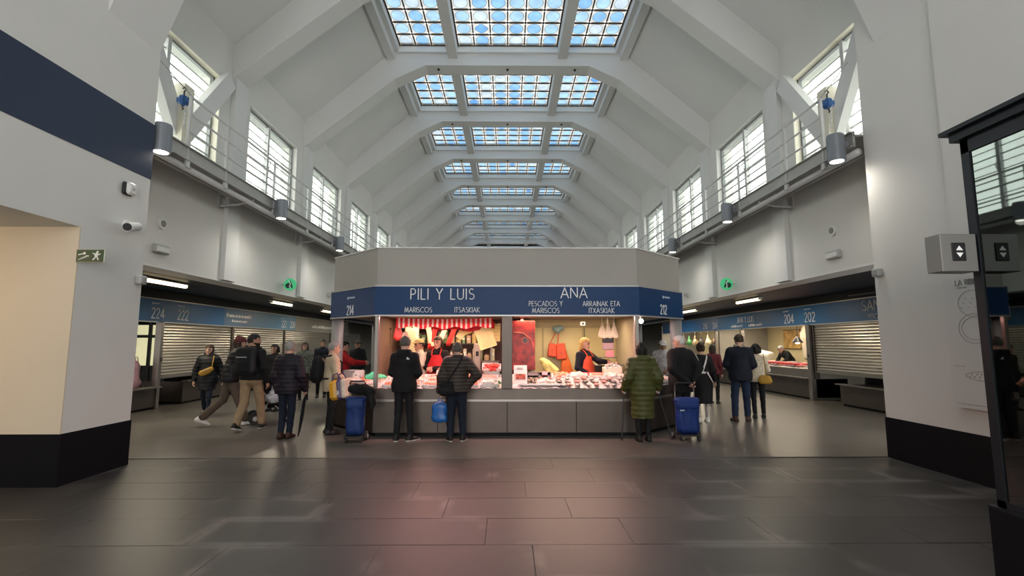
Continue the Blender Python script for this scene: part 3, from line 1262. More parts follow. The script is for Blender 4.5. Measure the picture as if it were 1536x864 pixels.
# linear lamps under the aisle soffits
for s, side, ysp, on in ((-1, 'left', (10.1, 15.4, 19.4, 23.4), 1), (1, 'right', (14.3, 18.9, 23.4), 1)):
    for i, yl in enumerate(ysp):
        lab = ['nearest', 'second', 'third', 'fourth'][i]
        t = thing('linear_lamp', '%s lit tube lamp on the dark ceiling of the %s aisle' % (lab, side), 'lamp', (s * 7.03, yl, 2.86), group='tube lamps under the dark soffits')
        b = MB()
        b.bevbox((0, 0, .015), (.10, 1.42, .03), .008)
        b.build('base', PLASTICG, t)
        b = MB()
        b.cyl((0, -.68, -.03), (0, .68, -.03), .04, n=12)
        b.build('tube', LAMPW, t)
        b = MB()
        b.box((0, -.70, -.02), (.09, .04, .08))
        b.box((0, .70, -.02), (.09, .04, .08))
        b.build('end_cap', PLASTICG, t)
        area('tube_lamp_light', (s * 7.03, yl, 2.78), (0, 0, 0), .1, 1.3, 40, (1, .86, .64))
t = thing('linear_lamp', 'unlit tube lamp on the dark wall above the right shutter', 'lamp', (8.70, 11.7, 2.80), group='tube lamps under the dark soffits')
b = MB()
b.bevbox((0, 0, .0), (.05, 1.5, .06), .012)
b.build('base', mat('unlit_lamp_grey', (.12, .125, .14), .5), t)
b = MB()
b.cyl((-.04, -.7, 0), (-.04, .7, 0), .02, n=8)
b.build('tube', mat('unlit_tube_grey', (.2, .2, .2), .4), t)

# ------------------------------------------------------------------ plan poster on the right wall
INK = mat('faint_print', (.34, .33, .33), .6)
INKR = mat('faint_red_print', (.45, .25, .2), .6)
po = thing('plan_poster', 'tall faint wall poster with oval floor plans beside the lift', 'poster', (XR_PIER - .06, 5.63, .85))
PW, PH = .66, 1.52
b = MB()
b.b2(.0, .006, -PW / 2, PW / 2, 0, PH)
b.build('sheet', mat('poster_paper', (.66, .66, .64), .6), po)


def on_poster(mb, name, m):
    # drawn facing -Y in XZ; turn to face -X
    mb.v = [(b_ , -a, c) for a, b_, c in mb.v]
    return mb.build(name, m, po)


tm, W_ = text_mesh('LA RIBERA', .06, .14, .22)
tm.v = [(a + .02, b_ - .001, c + 1.43) for a, b_, c in tm.v]
on_poster(tm, 'lettering', INK)['label'] = 'grey lettering reading la ribera'


def outline(pts, wd=.006):
    mb = MB()
    for i in range(len(pts) - 1):
        a = Vector((pts[i][0], 0, pts[i][1]))
        c = Vector((pts[i + 1][0], 0, pts[i + 1][1]))
        d_ = (c - a)
        if d_.length < 1e-6:
            continue
        d_.normalize()
        n_ = Vector((-d_.z, 0, d_.x)) * wd / 2
        q = [a - n_, c - n_, c + n_, a + n_]
        mb.add([(p.x, -.003, p.z) for p in q] + [(p.x, 0, p.z) for p in q], [(0, 1, 2, 3), (0, 4, 5, 1), (2, 6, 7, 3)])
    return mb


pl_ = outline(arc(.03, 1.21, .18, .15, 0, 360, 26))
pl_.b2(-.14, -.02, -.003, 0, 1.395, 1.405)
for q in (outline(arc(.03, .92, .2, .17, 0, 360, 26)), outline(arc(.03, .92, .16, .13, 0, 360, 26)), outline(arc(.06, .38, .2, .05, 0, 360, 24)), outline([(-.28, .05), (.3, .05)])):
    pl_.add(q.v, q.f)
for i in range(10):
    pl_.b2(-.12 + i * .03, -.10 + i * .03, -.003, 0, 1.16 + (i % 3) * .05, 1.17 + (i % 3) * .05)
    pl_.b2(-.10 + i * .03, -.085 + i * .03, -.003, 0, .36 + (i % 2) * .03, .375 + (i % 2) * .03)
on_poster(pl_, 'plan_drawing', INK)
pr_ = MB()
for i in range(5):
    pr_.b2(.1 + i * .02, .11 + i * .02, -.003, 0, .10 + (i % 3) * .03, .12 + (i % 3) * .03)
    pr_.b2(-.28 + i * .03, -.26 + i * .03, -.003, 0, .48, .487)
on_poster(pr_, 'plan_legend', INKR)

# ------------------------------------------------------------------ glass lift shaft
LX, LY = 3.29, 3.42
DARKSTEEL = mat('dark_lift_steel', (0.018, 0.022, 0.028), .4, .5)
lf = thing('lift_shaft', 'dark framed glass lift shaft at the right edge', 'lift', (LX, LY, 0))
b = MB()
b.b2(LX - .035, XR_PIER - .06, 0.7, LY + .03, 0, .50)
b.build('plinth', BASEBLACK, lf, world=True)
b = MB()
b.b2(LX - .03, XR_PIER - .06, 0.65, LY + .04, .50, .515)
b.build('plinth_cap', DARKSTEEL, lf, world=True)
b = MB()
for yy in (LY - .03, 2.05, .75):
    b.b2(LX, LX + .06, yy - .03, yy + .03, .515, 3.12)
b.b2(LX, LX + .05, .7, LY, .515, .56)
b.b2(LX, LX + .05, .7, LY, 2.96, 3.12)
b.b2(LX, XR_PIER - .06, LY - .05, LY, 2.96, 3.12)
b.b2(LX + .9, LX + .96, LY - .06, LY, .515, 3.12)
b.build('frame', DARKSTEEL, lf, world=True)
b = MB()
b.b2(LX - .08, XR_PIER - .06, .6, LY + .08, 3.12, 3.15)
b.b2(LX - .04, XR_PIER - .06, .62, LY + .04, 3.06, 3.12)
b.build('roof_edge', DARKSTEEL, lf, world=True)
for (ya, yb2) in ((.78, 2.02), (2.08, LY - .06)):
    b = MB()
    b.b2(LX + .012, LX + .022, ya, yb2, .56, 2.96)
    b.build('pane', LIFTGLASS, lf, world=True)
for (xa, xb) in ((LX + .06, LX + .9), (LX + .96, XR_PIER - .07)):
    b = MB()
    b.b2(xa, xb, LY - .03, LY - .02, .56, 2.96)
    b.build('pane', LIFTGLASS, lf, world=True)
b = MB()
b.b2(LX + .35, LX + 1.9, 1.0, 3.05, .52, 2.75)
b.build('lift_car', mat('lift_car_dark', (0.02, 0.028, 0.034), .35, .4), lf, world=True)
b = MB()
b.cyl((LX + .2, 2.9, .52), (LX + .2, 2.9, 3.1), .02, n=8)
b.cyl((LX + .2, 1.4, .52), (LX + .2, 1.4, 3.1), .02, n=8)
b.build('guide_rail', STEELD, lf, world=True)
ind = thing('lift_indicator', 'grey box with up and down arrows projecting from the lift shaft', 'indicator', (3.155, 3.43, 2.10))
b = MB()
b.bevbox((0, .0, .13), (.255, .13, .265), .004)
b.build('housing', mat('indicator_grey', (.26, .25, .24), .45, .3), ind)
b = MB()
b.bevbox((-.005, -.066, .135), (.10, .012, .13), .012)
b.build('display', RUBBER, ind)
b = MB()
b.add([(-.03, -.074, .145), (.02, -.074, .145), (-.005, -.074, .178)], [(0, 1, 2)])
b.add([(-.03, -.074, .128), (.02, -.074, .128), (-.005, -.074, .095)], [(2, 1, 0)])
b.build('arrows', mat('arrow_white', (.7, .7, .7), .4, emit=(.8, .8, .8), estr=.3), ind)

# warm corridor lamp behind the left pier
cl = thing('corridor_lamp', 'warm tube lamp inside the corridor behind the left pier', 'lamp', (-7.2, 3.6, 2.9))
b = MB()
b.bevbox((0, 0, 0.03), (1.3, .1, .05), .01)
b.build('base', PLASTICG, cl)
b = MB()
b.cyl((-.6, 0, -.02), (.6, 0, -.02), .03, n=10)
b.build('tube', mat('warm_lamp_tube', (.9, .8, .6), .4, emit=(1, .72, .40), estr=10), cl)
area('corridor_lamp_light', (-7.2, 3.6, 2.82), (R(35), 0, 0), 1.3, .2, 20, (1.0, .66, .34))

# ------------------------------------------------------------------ the octagonal fish stall in the middle
KY = 8.74
FX = 2.32
BXX, BYY = 3.47, 9.86
KYB = 13.0
SGZ0, SGZ1 = 2.10, 2.60
FASCIA = mat('beige_fascia_plaster', (0.37, 0.355, 0.325), .7, var=.03, scale=1)
ks = thing('fish_stall', 'octagonal fish stall with blue sign band and pink-lit counters in mid-hall', 'market stall', (0, KY, 0))


def octo(d):
    """plan outline of the stall offset outward by d"""
    k = d * math.tan(PI / 8)
    return [(-FX - k, KY - d), (FX + k, KY - d), (BXX + d, BYY - k), (BXX + d, KYB + k), (-BXX - d, KYB + k), (-BXX - d, BYY - k)]


def ring(poly_o, poly_i, z0, z1, n_open=None):
    """hollow wall between two outlines"""
    b = MB()
    n = len(poly_o)
    vs = [(p[0], p[1], z0) for p in poly_o] + [(p[0], p[1], z1) for p in poly_o] + [(p[0], p[1], z0) for p in poly_i] + [(p[0], p[1], z1) for p in poly_i]
    fs = []
    for i in range(n):
        j = (i + 1) % n
        fs += [(i, j, n + j, n + i), (2 * n + j, 2 * n + i, 3 * n + i, 3 * n + j), (n + i, n + j, 3 * n + j, 3 * n + i), (j, i, 2 * n + i, 2 * n + j)]
    b.add(vs, fs)
    return b


ring(octo(0.0), octo(-.12), SGZ1, 3.30).build('fascia', FASCIA, ks, world=True)
rb = MB()
po_ = octo(-.1)
rb.add([(p[0], p[1], 3.10) for p in po_] + [(p[0], p[1], 3.16) for p in po_], [tuple(range(5, -1, -1)), tuple(range(6, 12))] + [(i, (i + 1) % 6, 6 + (i + 1) % 6, 6 + i) for i in range(6)])
rb.build('roof', FASCIA, ks, world=True)
cp = ring(octo(.02), octo(-.12), 3.295, 3.315)
cp.build('coping', PLASTICW, ks, world=True)
# canopy soffit
so = MB()
so.add([(p[0], p[1], 2.14) for p in po_] + [(p[0], p[1], 2.20) for p in po_], [tuple(range(5, -1, -1)), tuple(range(6, 12))] + [(i, (i + 1) % 6, 6 + (i + 1) % 6, 6 + i) for i in range(6)])
so.build('soffit', mat('stall_soffit', (.26, .22, .19), .6), ks, world=True)
# sign faces (front, two splayed, two sides)
SO = octo(.045)
SI = octo(0.0)
names = {0: 'front', 5: 'left', 1: 'right', 4: 'lside', 2: 'rside'}
signs = {}
for i in (0, 1, 2, 4, 5):
    j = (i + 1) % 6
    b = MB()
    q = [SO[i], SO[j], SI[j], SI[i]]
    b.add([(p[0], p[1], SGZ0) for p in q] + [(p[0], p[1], SGZ1) for p in q], [(0, 1, 5, 4), (1, 2, 6, 5), (2, 3, 7, 6), (3, 0, 4, 7), (3, 2, 1, 0), (4, 5, 6, 7)])
    signs[names[i]] = b.build('sign_panel', BLUESIGN, ks, world=True)
ring(octo(.055), octo(-.02), SGZ1, SGZ1 + .022).build('sign_trim', mat('sign_trim_grey', (.42, .42, .42), .4, .5), ks, world=True)
ring(octo(.055), octo(-.02), SGZ0 - .025, SGZ0).build('sign_trim', MATS['sign_trim_grey'], ks, world=True)
sf = signs['front']
YS = KY - .047 - KY
PXM = 8.70 / 740 * 0.995


def sx(px):
    return (px - 761) * PXM


for txt, px, z, h, st, gp, ws in (('PILI Y LUIS', 663, 2.375, .185, .095, .27, .95), ('MARISCOS', 627, 2.145, .085, .105, .2, .86), ('ITSASKIAK', 700.5, 2.145, .085, .105, .2, .86),
                                  ('ANA', 862, 2.40, .18, .095, .22, 1.0), ('PESCADOS Y', 819, 2.255, .085, .105, .2, .86), ('MARISCOS', 819, 2.135, .085, .105, .2, .86),
                                  ('ARRAINAK ETA', 903, 2.255, .085, .105, .2, .86), ('ITXASKIAK', 903.5, 2.135, .085, .105, .2, .86)):
    lettering(txt, sf, (sx(px), YS, z), 0, h, st, gp, ws)


def splay(side, t, dz):
    s = -1 if side == 'left' else 1
    a = Vector((s * FX, KY, 0))
    c = Vector((s * BXX, BYY, 0))
    p = a + (c - a) * t
    n = Vector((s * 1, -1, 0)).normalized() * .048
    return (p.x + n.x, p.y + n.y - KY, dz)


lettering('214', signs['left'], splay('left', .52, 2.135), R(-44), .17, .1, .24, .85)
logo(signs['left'], splay('left', .58, 2.45), R(-44), 1.0)
lettering('212', signs['right'], splay('right', .52, 2.15), R(44), .17, .1, .24, .85)
logo(signs['right'], splay('right', .52, 2.47), R(44), 1.0)

# counters: front base, rail, upper apron, display bed
CO = octo(0.0)
cpts = [CO[5], CO[0], CO[1], CO[2]]


def strip(dz0, dz1, off0, off1, inner):
    """panel run following the three visible counter faces; off = outward offset at z0 / z1, inner = thickness"""
    res = []
    for a, c in ((0, 1), (1, 2), (2, 3)):
        A0, A1, AI = octo(off0), octo(off1), octo(off0 - inner)
        ids = [5, 0, 1, 2]
        p0, p1 = ids[a], ids[c]
        b = MB()
        vs = [(*A0[p0], dz0), (*A0[p1], dz0), (*AI[p1], dz0), (*AI[p0], dz0), (*A1[p0], dz1), (*A1[p1], dz1), (*AI[p1], dz1), (*AI[p0], dz1)]
        b.add(vs, [(0, 1, 5, 4), (1, 2, 6, 5), (2, 3, 7, 6), (3, 0, 4, 7), (3, 2, 1, 0), (4, 5, 6, 7)])
        res.append(b)
    return res


for q in strip(.07, .60, 0, 0, .08):
    q.build('counter_base', STEELD, ks, world=True)
for q in strip(0, .07, -.06, -.06, .06):
    q.build('kick_plate', BASEBLACK, ks, world=True)
for q in strip(.60, .635, .05, .05, .12):
    q.build('counter_rail', STEEL, ks, world=True)
for q in strip(.635, .81, -.01, -.05, .05):
    q.build('counter_apron', STEELD, ks, world=True)
# vertical joints in the base panels
for x in (-1.2, 0.0, 1.2):
    b = MB()
    b.b2(x - .006, x + .006, KY - .003, KY, .07, .60)
    b.build('panel_joint', BASEBLACK, ks, world=True)
# display beds (ice) sloping up to the vendors
ICE = mat('crushed_ice', (.60, .57, .57), .35, var=.12, scale=30, bump=.6, bscale=60)
BEDY0, BEDY1, BEDZ0, BEDZ1 = KY + .06, KY + .98, .815, 1.0
for xa, xb in ((-2.28, -.10), (.09, 2.28)):
    b = MB()
    nx, ny = 40, 16
    rg = random.Random(int(xa * 100))
    vs = []
    for j in range(ny + 1):
        for i in range(nx + 1):
            x = xa + (xb - xa) * i / nx
            yy = BEDY0 + (BEDY1 - BEDY0) * j / ny
            vs.append((x, yy, BEDZ0 + (BEDZ1 - BEDZ0) * j / ny + rg.uniform(-.006, .010)))
    fs = [(j * (nx + 1) + i, j * (nx + 1) + i + 1, (j + 1) * (nx + 1) + i + 1, (j + 1) * (nx + 1) + i) for j in range(ny) for i in range(nx)]
    b.add(vs, fs)
    o = b.build('ice_bed', ICE, ks, world=True)
    o['kind'] = 'stuff'
    b = MB()
    b.b2(xa, xb, BEDY1, BEDY1 + .03, .55, 1.01)
    b.build('bed_back', STEEL, ks, world=True)
for s in (-1, 1):
    b = MB()
    ux, uy = s * (BXX - FX), BYY - KY
    Ln = math.hypot(ux, uy)
    ux, uy = ux / Ln, uy / Ln
    nx_, ny_ = -s * uy * s * s, ux * s
    nin = Vector((-s * uy, s * ux * 1.0, 0)) if s > 0 else Vector((uy, -ux, 0))
    nin = Vector((-s * 1, 1, 0)).normalized()
    A = Vector((s * FX, KY, .815)) + nin * .06
    B = Vector((s * BXX, BYY, .815)) + nin * .06
    vs = []
    nx, ny = 24, 10
    rg = random.Random(5 + s)
    for j in range(ny + 1):
        for i in range(nx + 1):
            p = A + (B - A) * (i / nx) + nin * (.72 * j / ny) + Vector((0, 0, .13 * j / ny + rg.uniform(-.006, .01)))
            vs.append(tuple(p))
    fs = [(j * (nx + 1) + i, j * (nx + 1) + i + 1, (j + 1) * (nx + 1) + i + 1, (j + 1) * (nx + 1) + i) for j in range(ny) for i in range(nx)]
    if s < 0:
        fs = [tuple(reversed(f)) for f in fs]
    b.add(vs, fs)
    o = b.build('ice_bed', ICE, ks, world=True)
    o['kind'] = 'stuff'
# posts
for x, ww in ((-.005, .19), (-2.30, .07), (2.30, .07)):
    b = MB()
    b.bevbox((x, KY + .03, (.81 + 2.10) / 2), (ww, .07, 2.10 - .81), .008)
    b.build('post', STEELD if abs(x) < 1 else STEEL, ks, world=True)
for s in (-1, 1):
    b = MB()
    b.cyl((s * 3.40, 9.95, 0), (s * 3.40, 9.95, 2.12), .115, n=20)
    b.build('column', mat('grey_column_paint', (.25, .25, .255), .5), ks, world=True, smooth=True)
    b = MB()
    b.cyl((s * 3.40, KYB - .1, 0), (s * 3.40, KYB - .1, 2.12), .115, n=20)
    b.build('column', MATS['grey_column_paint'], ks, world=True, smooth=True)
    # partitions closing the vendors' side
    b = MB()
    b.b2(*sorted((s * 2.52, s * 2.47)), 9.70, 11.3, 0, 2.14)
    b.build('partition', mat('brown_partition' if s < 0 else 'beige_partition', (.17, .11, .085) if s < 0 else (.42, .36, .28), .5, var=.04), ks, world=True)
BACKY = mat('yellowish_back_wall', (.60, .50, .28), .55, var=.05, scale=1.5)
BACKD = mat('dark_red_back_wall', (.10, .035, .03), .6, var=.2, scale=2)
b = MB()
b.b2(-2.5, 0.35, 11.3, 11.36, 0, 2.14)
b.build('back_wall', BACKD, ks, world=True)
b = MB()
b.b2(0.35, 2.5, 11.3, 11.36, 0, 2.14)
b.build('back_wall', BACKY, ks, world=True)
b = MB()
b.b2(.52, .60, 11.0, 11.28, 0, 2.14)
b.b2(.28, .34, 10.4, 11.28, 0, 2.14)
b.build('inner_post', mat('grey_inner_post', (.28, .26, .24), .5), ks, world=True)
b = MB()
b.b2(.62, 2.46, 11.27, 11.30, 1.95, 2.02)
b.b2(.80, .83, 11.27, 11.30, .9, 1.95)
b.b2(1.72, 1.76, 11.25, 11.30, .9, 2.05)
b.build('door_frame', mat('ochre_frame', (.40, .33, .18), .5), ks, world=True)
# worktop behind vendors
b = MB()
b.b2(-2.45, -.2, 10.8, 11.29, .82, .88)
b.b2(.7, 2.45, 10.85, 11.29, .82, .88)
b.build('back_worktop', STEEL, ks, world=True)
# strip lights under the canopy
for xa, xb, col in ((-2.2, -.2, (1.0, .48, .44)), (.2, 2.2, (1.0, .56, .48))):
    b = MB()
    b.cyl((xa, KY + .36, 2.125), (xb, KY + .36, 2.125), .014, n=10)
    b.build('strip_light', mat('pink_tube_%s' % xa, (.9, .8, .75), .4, emit=col, estr=4), ks, world=True)
    area('stall_strip_light', ((xa + xb) / 2, KY + .34, 2.07), (R(-8), 0, 0), xb - xa, .10, 40, col)
    area('stall_inner_light', ((xa + xb) / 2, KY + 1.6, 2.10), (0, 0, 0), xb - xa, .25, 30, (1.0, .76, .46) if xa > 0 else (1.0, .62, .40))
for s in (-1, 1):
    area('stall_wing_light', (s * 2.75, KY + .85, 2.08), (0, 0, s * R(45)), 1.0, .1, 4.5, (1.0, .70, .62))
for s, px in ((1, 2.32),):
    t = thing('spot_bulb', 'small glowing round lamp under the sign beside number 212', 'lamp', (2.42, KY + .18, 2.0))
    b = MB()
    b.ell((0, 0, 0), (.045, .045, .045), 12, 8)
    b.build('bulb', SPOTW, t, smooth=True)
    b = MB()
    b.cyl((0, 0, .04), (0, 0, .14), .02, n=8)
    b.build('holder', STEEL, t)

# ------------------------------------------------------------------ stall rows along both aisles
def shutter(side, y0, y1, zb, label):
    s = -1 if side == 'left' else 1
    X = s * 8.72
    t = thing('roller_shutter', label, 'shutter', (X, (y0 + y1) / 2, zb), group='roller shutters of the closed stalls')
    prof = []
    z = zb + .07
    pit = .075
    while z < 2.14:
        prof += [(0.0, z), (.018, z + .012), (.026, z + .034), (.020, z + .056), (0.0, z + .068)]
        z += pit
    b = MB()
    n = len(prof)
    vs = []
    for yy in (y0 + .05, y1 - .05):
        for d, zz in prof:
            vs.append((X - s * d, yy, zz))
    b.add(vs, [(i, i + 1, n + i + 1, n + i) if s > 0 else (n + i, n + i + 1, i + 1, i) for i in range(n - 1)])
    b.build('slat_curtain', ALU, t, world=True)['kind'] = 'stuff'
    b = MB()
    b.b2(*sorted((X - s * .035, X + s * .01)), y0 + .04, y1 - .04, zb, zb + .075)
    b.build('bottom_bar', ALU, t, world=True)
    for yy in (y0 + .03, y1 - .03):
        b = MB()
        b.b2(*sorted((X - s * .05, X + s * .05)), yy - .03, yy + .03, .6 if zb > .5 else 0, 2.13)
        b.build('guide_rail', STEELD, t, world=True)
    return t


def counter(side, y0, y1, label, ztop=.60, depth=1.1, ledge=True):
    s = -1 if side == 'left' else 1
    X = s * 8.62
    t = thing('stall_counter', label, 'counter', (X, (y0 + y1) / 2, 0), group='steel counters of the side stalls')
    b = MB()
    b.b2(*sorted((X, X + s * depth)), y0, y1, .06, ztop - .03)
    b.build('base', STEELD, t, world=True)
    b = MB()
    b.b2(*sorted((X + s * .05, X + s * depth)), y0 + .02, y1 - .02, 0, .06)
    b.build('kick_plate', BASEBLACK, t, world=True)
    if ledge:
        b = MB()
        b.b2(*sorted((X - s * .14, X + s * .05)), y0, y1, ztop - .03, ztop)
        b.build('ledge', STEEL, t, world=True)
    return t


def sign(side, y0, y1, label, m):
    s = -1 if side == 'left' else 1
    X = s * 8.66
    t = thing('stall_sign', label, 'sign', (X, (y0 + y1) / 2, 2.14), group='blue name boards of the side stalls')
    b = MB()
    b.b2(*sorted((X, X + s * .08)), y0, y1, 2.14, 2.68)
    b.build('board', m, t, world=True)
    b = MB()
    b.b2(*sorted((X - s * .012, X + s * .08)), y0, y1, 2.68, 2.705)
    b.build('top_trim', MATS['sign_trim_grey'], t, world=True)
    b = MB()
    b.b2(*sorted((X - s * .012, X + s * .08)), y0, y1, 2.115, 2.14)
    b.build('bottom_trim', MATS['sign_trim_grey'], t, world=True)
    return t


def put(t, side, txt, y, z, h, **k):
    s = -1 if side == 'left' else 1
    return lettering(txt, t, (-s * .003, y - t.location.y, z - 2.14), s * R(90) * -1 if s > 0 else R(90), h, **k) if False else \
        lettering(txt, t, (-s * .003, y - t.location.y, z - 2.14), (R(-90) if s > 0 else R(90)), h, **k)


def put_blur(t, side, y, z, W, h):
    s = -1 if side == 'left' else 1
    blurline(t, (-s * .003, y - t.location.y, z - 2.14), (R(-90) if s > 0 else R(90)), W, h)


def put_logo(t, side, y, z):
    s = -1 if side == 'left' else 1
    logo(t, (-s * .003, y - t.location.y, z - 2.14), (R(-90) if s > 0 else R(90)), 1.0)


# left row
t = sign('left', 10.6, 15.2, 'blue sign board numbered 224 and 222 beside the left pier', BLUESIGN2)
put(t, 'left', '224', 12.3, 2.22, .24)
put(t, 'left', '222', 13.25, 2.22, .24)
put_logo(t, 'left', 12.1, 2.58)
put_logo(t, 'left', 13.05, 2.58)
t = sign('left', 15.2, 16.9, 'greyish blue sign board with two small lines of white text', mat('greyblue_sign_panel', (.06, .13, .24), .4, var=.08))
put_blur(t, 'left', 16.05, 2.42, 1.5, .11)
put_blur(t, 'left', 16.05, 2.27, .9, .07)
t = sign('left', 16.9, 20.3, 'bright blue sign board numbered 222 and 220 further along', mat('cyan_blue_sign_panel', (.035, .17, .33), .4, var=.1))
put(t, 'left', '222', 19.25, 2.22, .24)
put(t, 'left', '220', 20.0, 2.22, .24)
put_logo(t, 'left', 19.0, 2.56)
t = sign('left', 20.3, 27.0, 'grey sign board with one small text line near the stall column', mat('grey_sign_panel', (.20, .19, .17), .45, var=.06))
put_blur(t, 'left', 23.6, 2.28, 3.2, .13)
for i, (a, c, zb, lab) in enumerate(((12.45, 15.75, .72, 'half closed aluminium shutter under number 222 with a dark gap below'),
                                     (15.75, 19.4, .66, 'aluminium shutter behind the khaki trousers man'),
                                     (19.4, 24.4, .66, 'aluminium shutter behind the man in the purple jacket'),
                                     (24.4, 29.5, .66, 'farthest aluminium shutter of the left row'))):
    shutter('left', a, c, zb, lab)
counter('left', 10.9, 12.4, 'grey steel counter with pink bags beside the left pier', .55)
counter('left', 13.4, 15.7, 'grey steel counter behind the woman with the yellow bag', .62)
counter('left', 15.8, 19.4, 'grey steel counter below the second left shutter', .62)
counter('left', 19.5, 29.0, 'long grey steel counter at the far end of the left row', .62)
# divider posts of the open left stall
for yy, lab in ((12.42, 'steel divider post between stalls 224 and 222'), (10.7, 'steel post of the open stall behind the left pier')):
    t = thing('stall_post', lab, 'post', (-8.66, yy, 0))
    b = MB()
    b.bevbox((0, 0, 1.07), (.16, .10, 2.14), .01)
    b.build('shaft', STEEL, t)
    b = MB()
    b.bevbox((.09, -.0, 1.2), (.03, .07, .10), .01)
    b.build('lock', STEELD, t)
# right row
t = sign('right', 10.4, 13.2, 'blue sign board with letters SAN cut off by the right pier', BLUESIGN2)
put(t, 'right', 'SAN', 11.85 - .2, 2.39, .24)
put(t, 'right', 'PESCADER', 11.5 - .05, 2.19, .10)
t = sign('right', 13.2, 20.2, 'blue sign board of the open right stall numbered 204 and 202', BLUESIGN2)
put(t, 'right', '202', 14.05, 2.22, .26)
put(t, 'right', '204', 15.1, 2.22, .26)
put_logo(t, 'right', 14.25, 2.58)
put_logo(t, 'right', 15.35, 2.58)
put(t, 'right', 'JAVI Y LUIS', 17.9, 2.36, .20)
put_blur(t, 'right', 18.6, 2.2, .9, .09)
put_blur(t, 'right', 17.2, 2.2, .9, .09)
t = sign('right', 20.2, 27.5, 'brighter blue sign board beside the right stall column', mat('vivid_blue_sign_panel', (.02, .14, .42), .4, var=.08))
put(t, 'right', '204', 20.55, 2.22, .24)
put(t, 'right', '206', 21.55, 2.22, .24)
put(t, 'right', '2', 26.4, 2.3, .24)
shutter('right', 10.3, 14.0, .78, 'half closed aluminium shutter beside the right pier')
counter('right', 10.4, 12.9, 'grey steel counter with a wide ledge under the right shutter', .57)
counter('right', 14.2, 20.4, 'long steel fish counter of the open right stall', .62)
counter('right', 20.5, 28.0, 'steel counter of the farther right stall', .62)
for yy, lab in ((14.12, 'wide steel post between the open right stall and the shutter'), (20.45, 'dark post between the two open right stalls'), (18.2, 'slim steel post inside the open right stall')):
    t = thing('stall_post', lab, 'post', (8.66, yy, 0))
    b = MB()
    b.bevbox((0, 0, 1.07), (.14, .16 if yy < 15 else .10, 2.14), .01)
    b.build('shaft', STEEL, t)
    b = MB()
    b.bevbox((-.08, 0, 1.25), (.03, .05, .08), .01)
    b.build('lock', STEELD, t)
# open right stalls: apron, bed, back wall, lights
for (a, c, lab, tintc) in ((14.2, 20.4, 'open fish stall interior with pale yellow walls in the right row', (1, .84, .62)), (20.5, 28.0, 'farther open stall interior in the right row', (1, .86, .66))):
    t = thing('stall_interior', lab, 'market stall', (8.7, (a + c) / 2, 0))
    b = MB()
    b.b2(8.62, 8.68, a, c, .62, .86)
    b.build('apron', STEEL, t, world=True)
    b = MB()
    vs = []
    nx, ny = 40, 8
    rg = random.Random(int(a * 10))
    for j in range(ny + 1):
        for i in range(nx + 1):
            vs.append((8.66 + .85 * j / ny, a + .05 + (c - a - .1) * i / nx, .86 + .14 * j / ny + rg.uniform(-.006, .01)))
    b.add(vs, [(j * (nx + 1) + i, (j + 1) * (nx + 1) + i, (j + 1) * (nx + 1) + i + 1, j * (nx + 1) + i + 1)[::-1] for j in range(ny) for i in range(nx)])
    b.build('ice_bed', ICE, t, world=True)['kind'] = 'stuff'
    b = MB()
    b.b2(10.75, 10.8, a, c, 0, 2.6)
    b.build('back_wall', BACKY, t, world=True)
    b = MB()
    b.b2(8.75, 10.8, c - .03, c, 0, 2.6)
    b.build('side_wall', mat('grey_tiled_side_wall', (.33, .31, .27), .5, var=.05), t, world=True)
    b = MB()
    b.b2(8.75, 10.8, a, a + .03, 0, 2.6)
    b.build('side_wall', MATS['grey_tiled_side_wall'], t, world=True)
    b = MB()
    b.b2(8.75, 10.8, a, c, 2.55, 2.6)
    b.build('stall_ceiling', mat('stall_ceiling_paint', (.4, .38, .34), .6), t, world=True)
    b = MB()
    b.cyl((9.2, a + .5, 2.30), (9.2, c - .5, 2.30), .02, n=8)
    b.build('strip_light', mat('warm_stall_tube', (.9, .85, .7), .4, emit=(1, .85, .65), estr=8), t, world=True)
    area('right_stall_light', (9.25, (a + c) / 2, 2.26), (0, 0, 0), .12, c - a - 1, 60, tintc)
# dark void cheeks closing the shutters' backs
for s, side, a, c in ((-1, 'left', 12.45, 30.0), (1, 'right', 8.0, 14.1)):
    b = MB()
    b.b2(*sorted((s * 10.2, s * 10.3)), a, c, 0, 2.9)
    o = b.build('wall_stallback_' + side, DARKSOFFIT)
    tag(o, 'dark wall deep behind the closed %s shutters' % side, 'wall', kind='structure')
    b = MB()
    b.b2(*sorted((s * 8.74, s * 8.82)), YEND * 0 + (6.81 if s < 0 else 7.14), YEND, 2.66, 2.92)
    o = b.build('wall_header_' + side, DARKSOFFIT)
    tag(o, 'dark header strip above the %s sign boards' % side, 'wall', kind='structure')

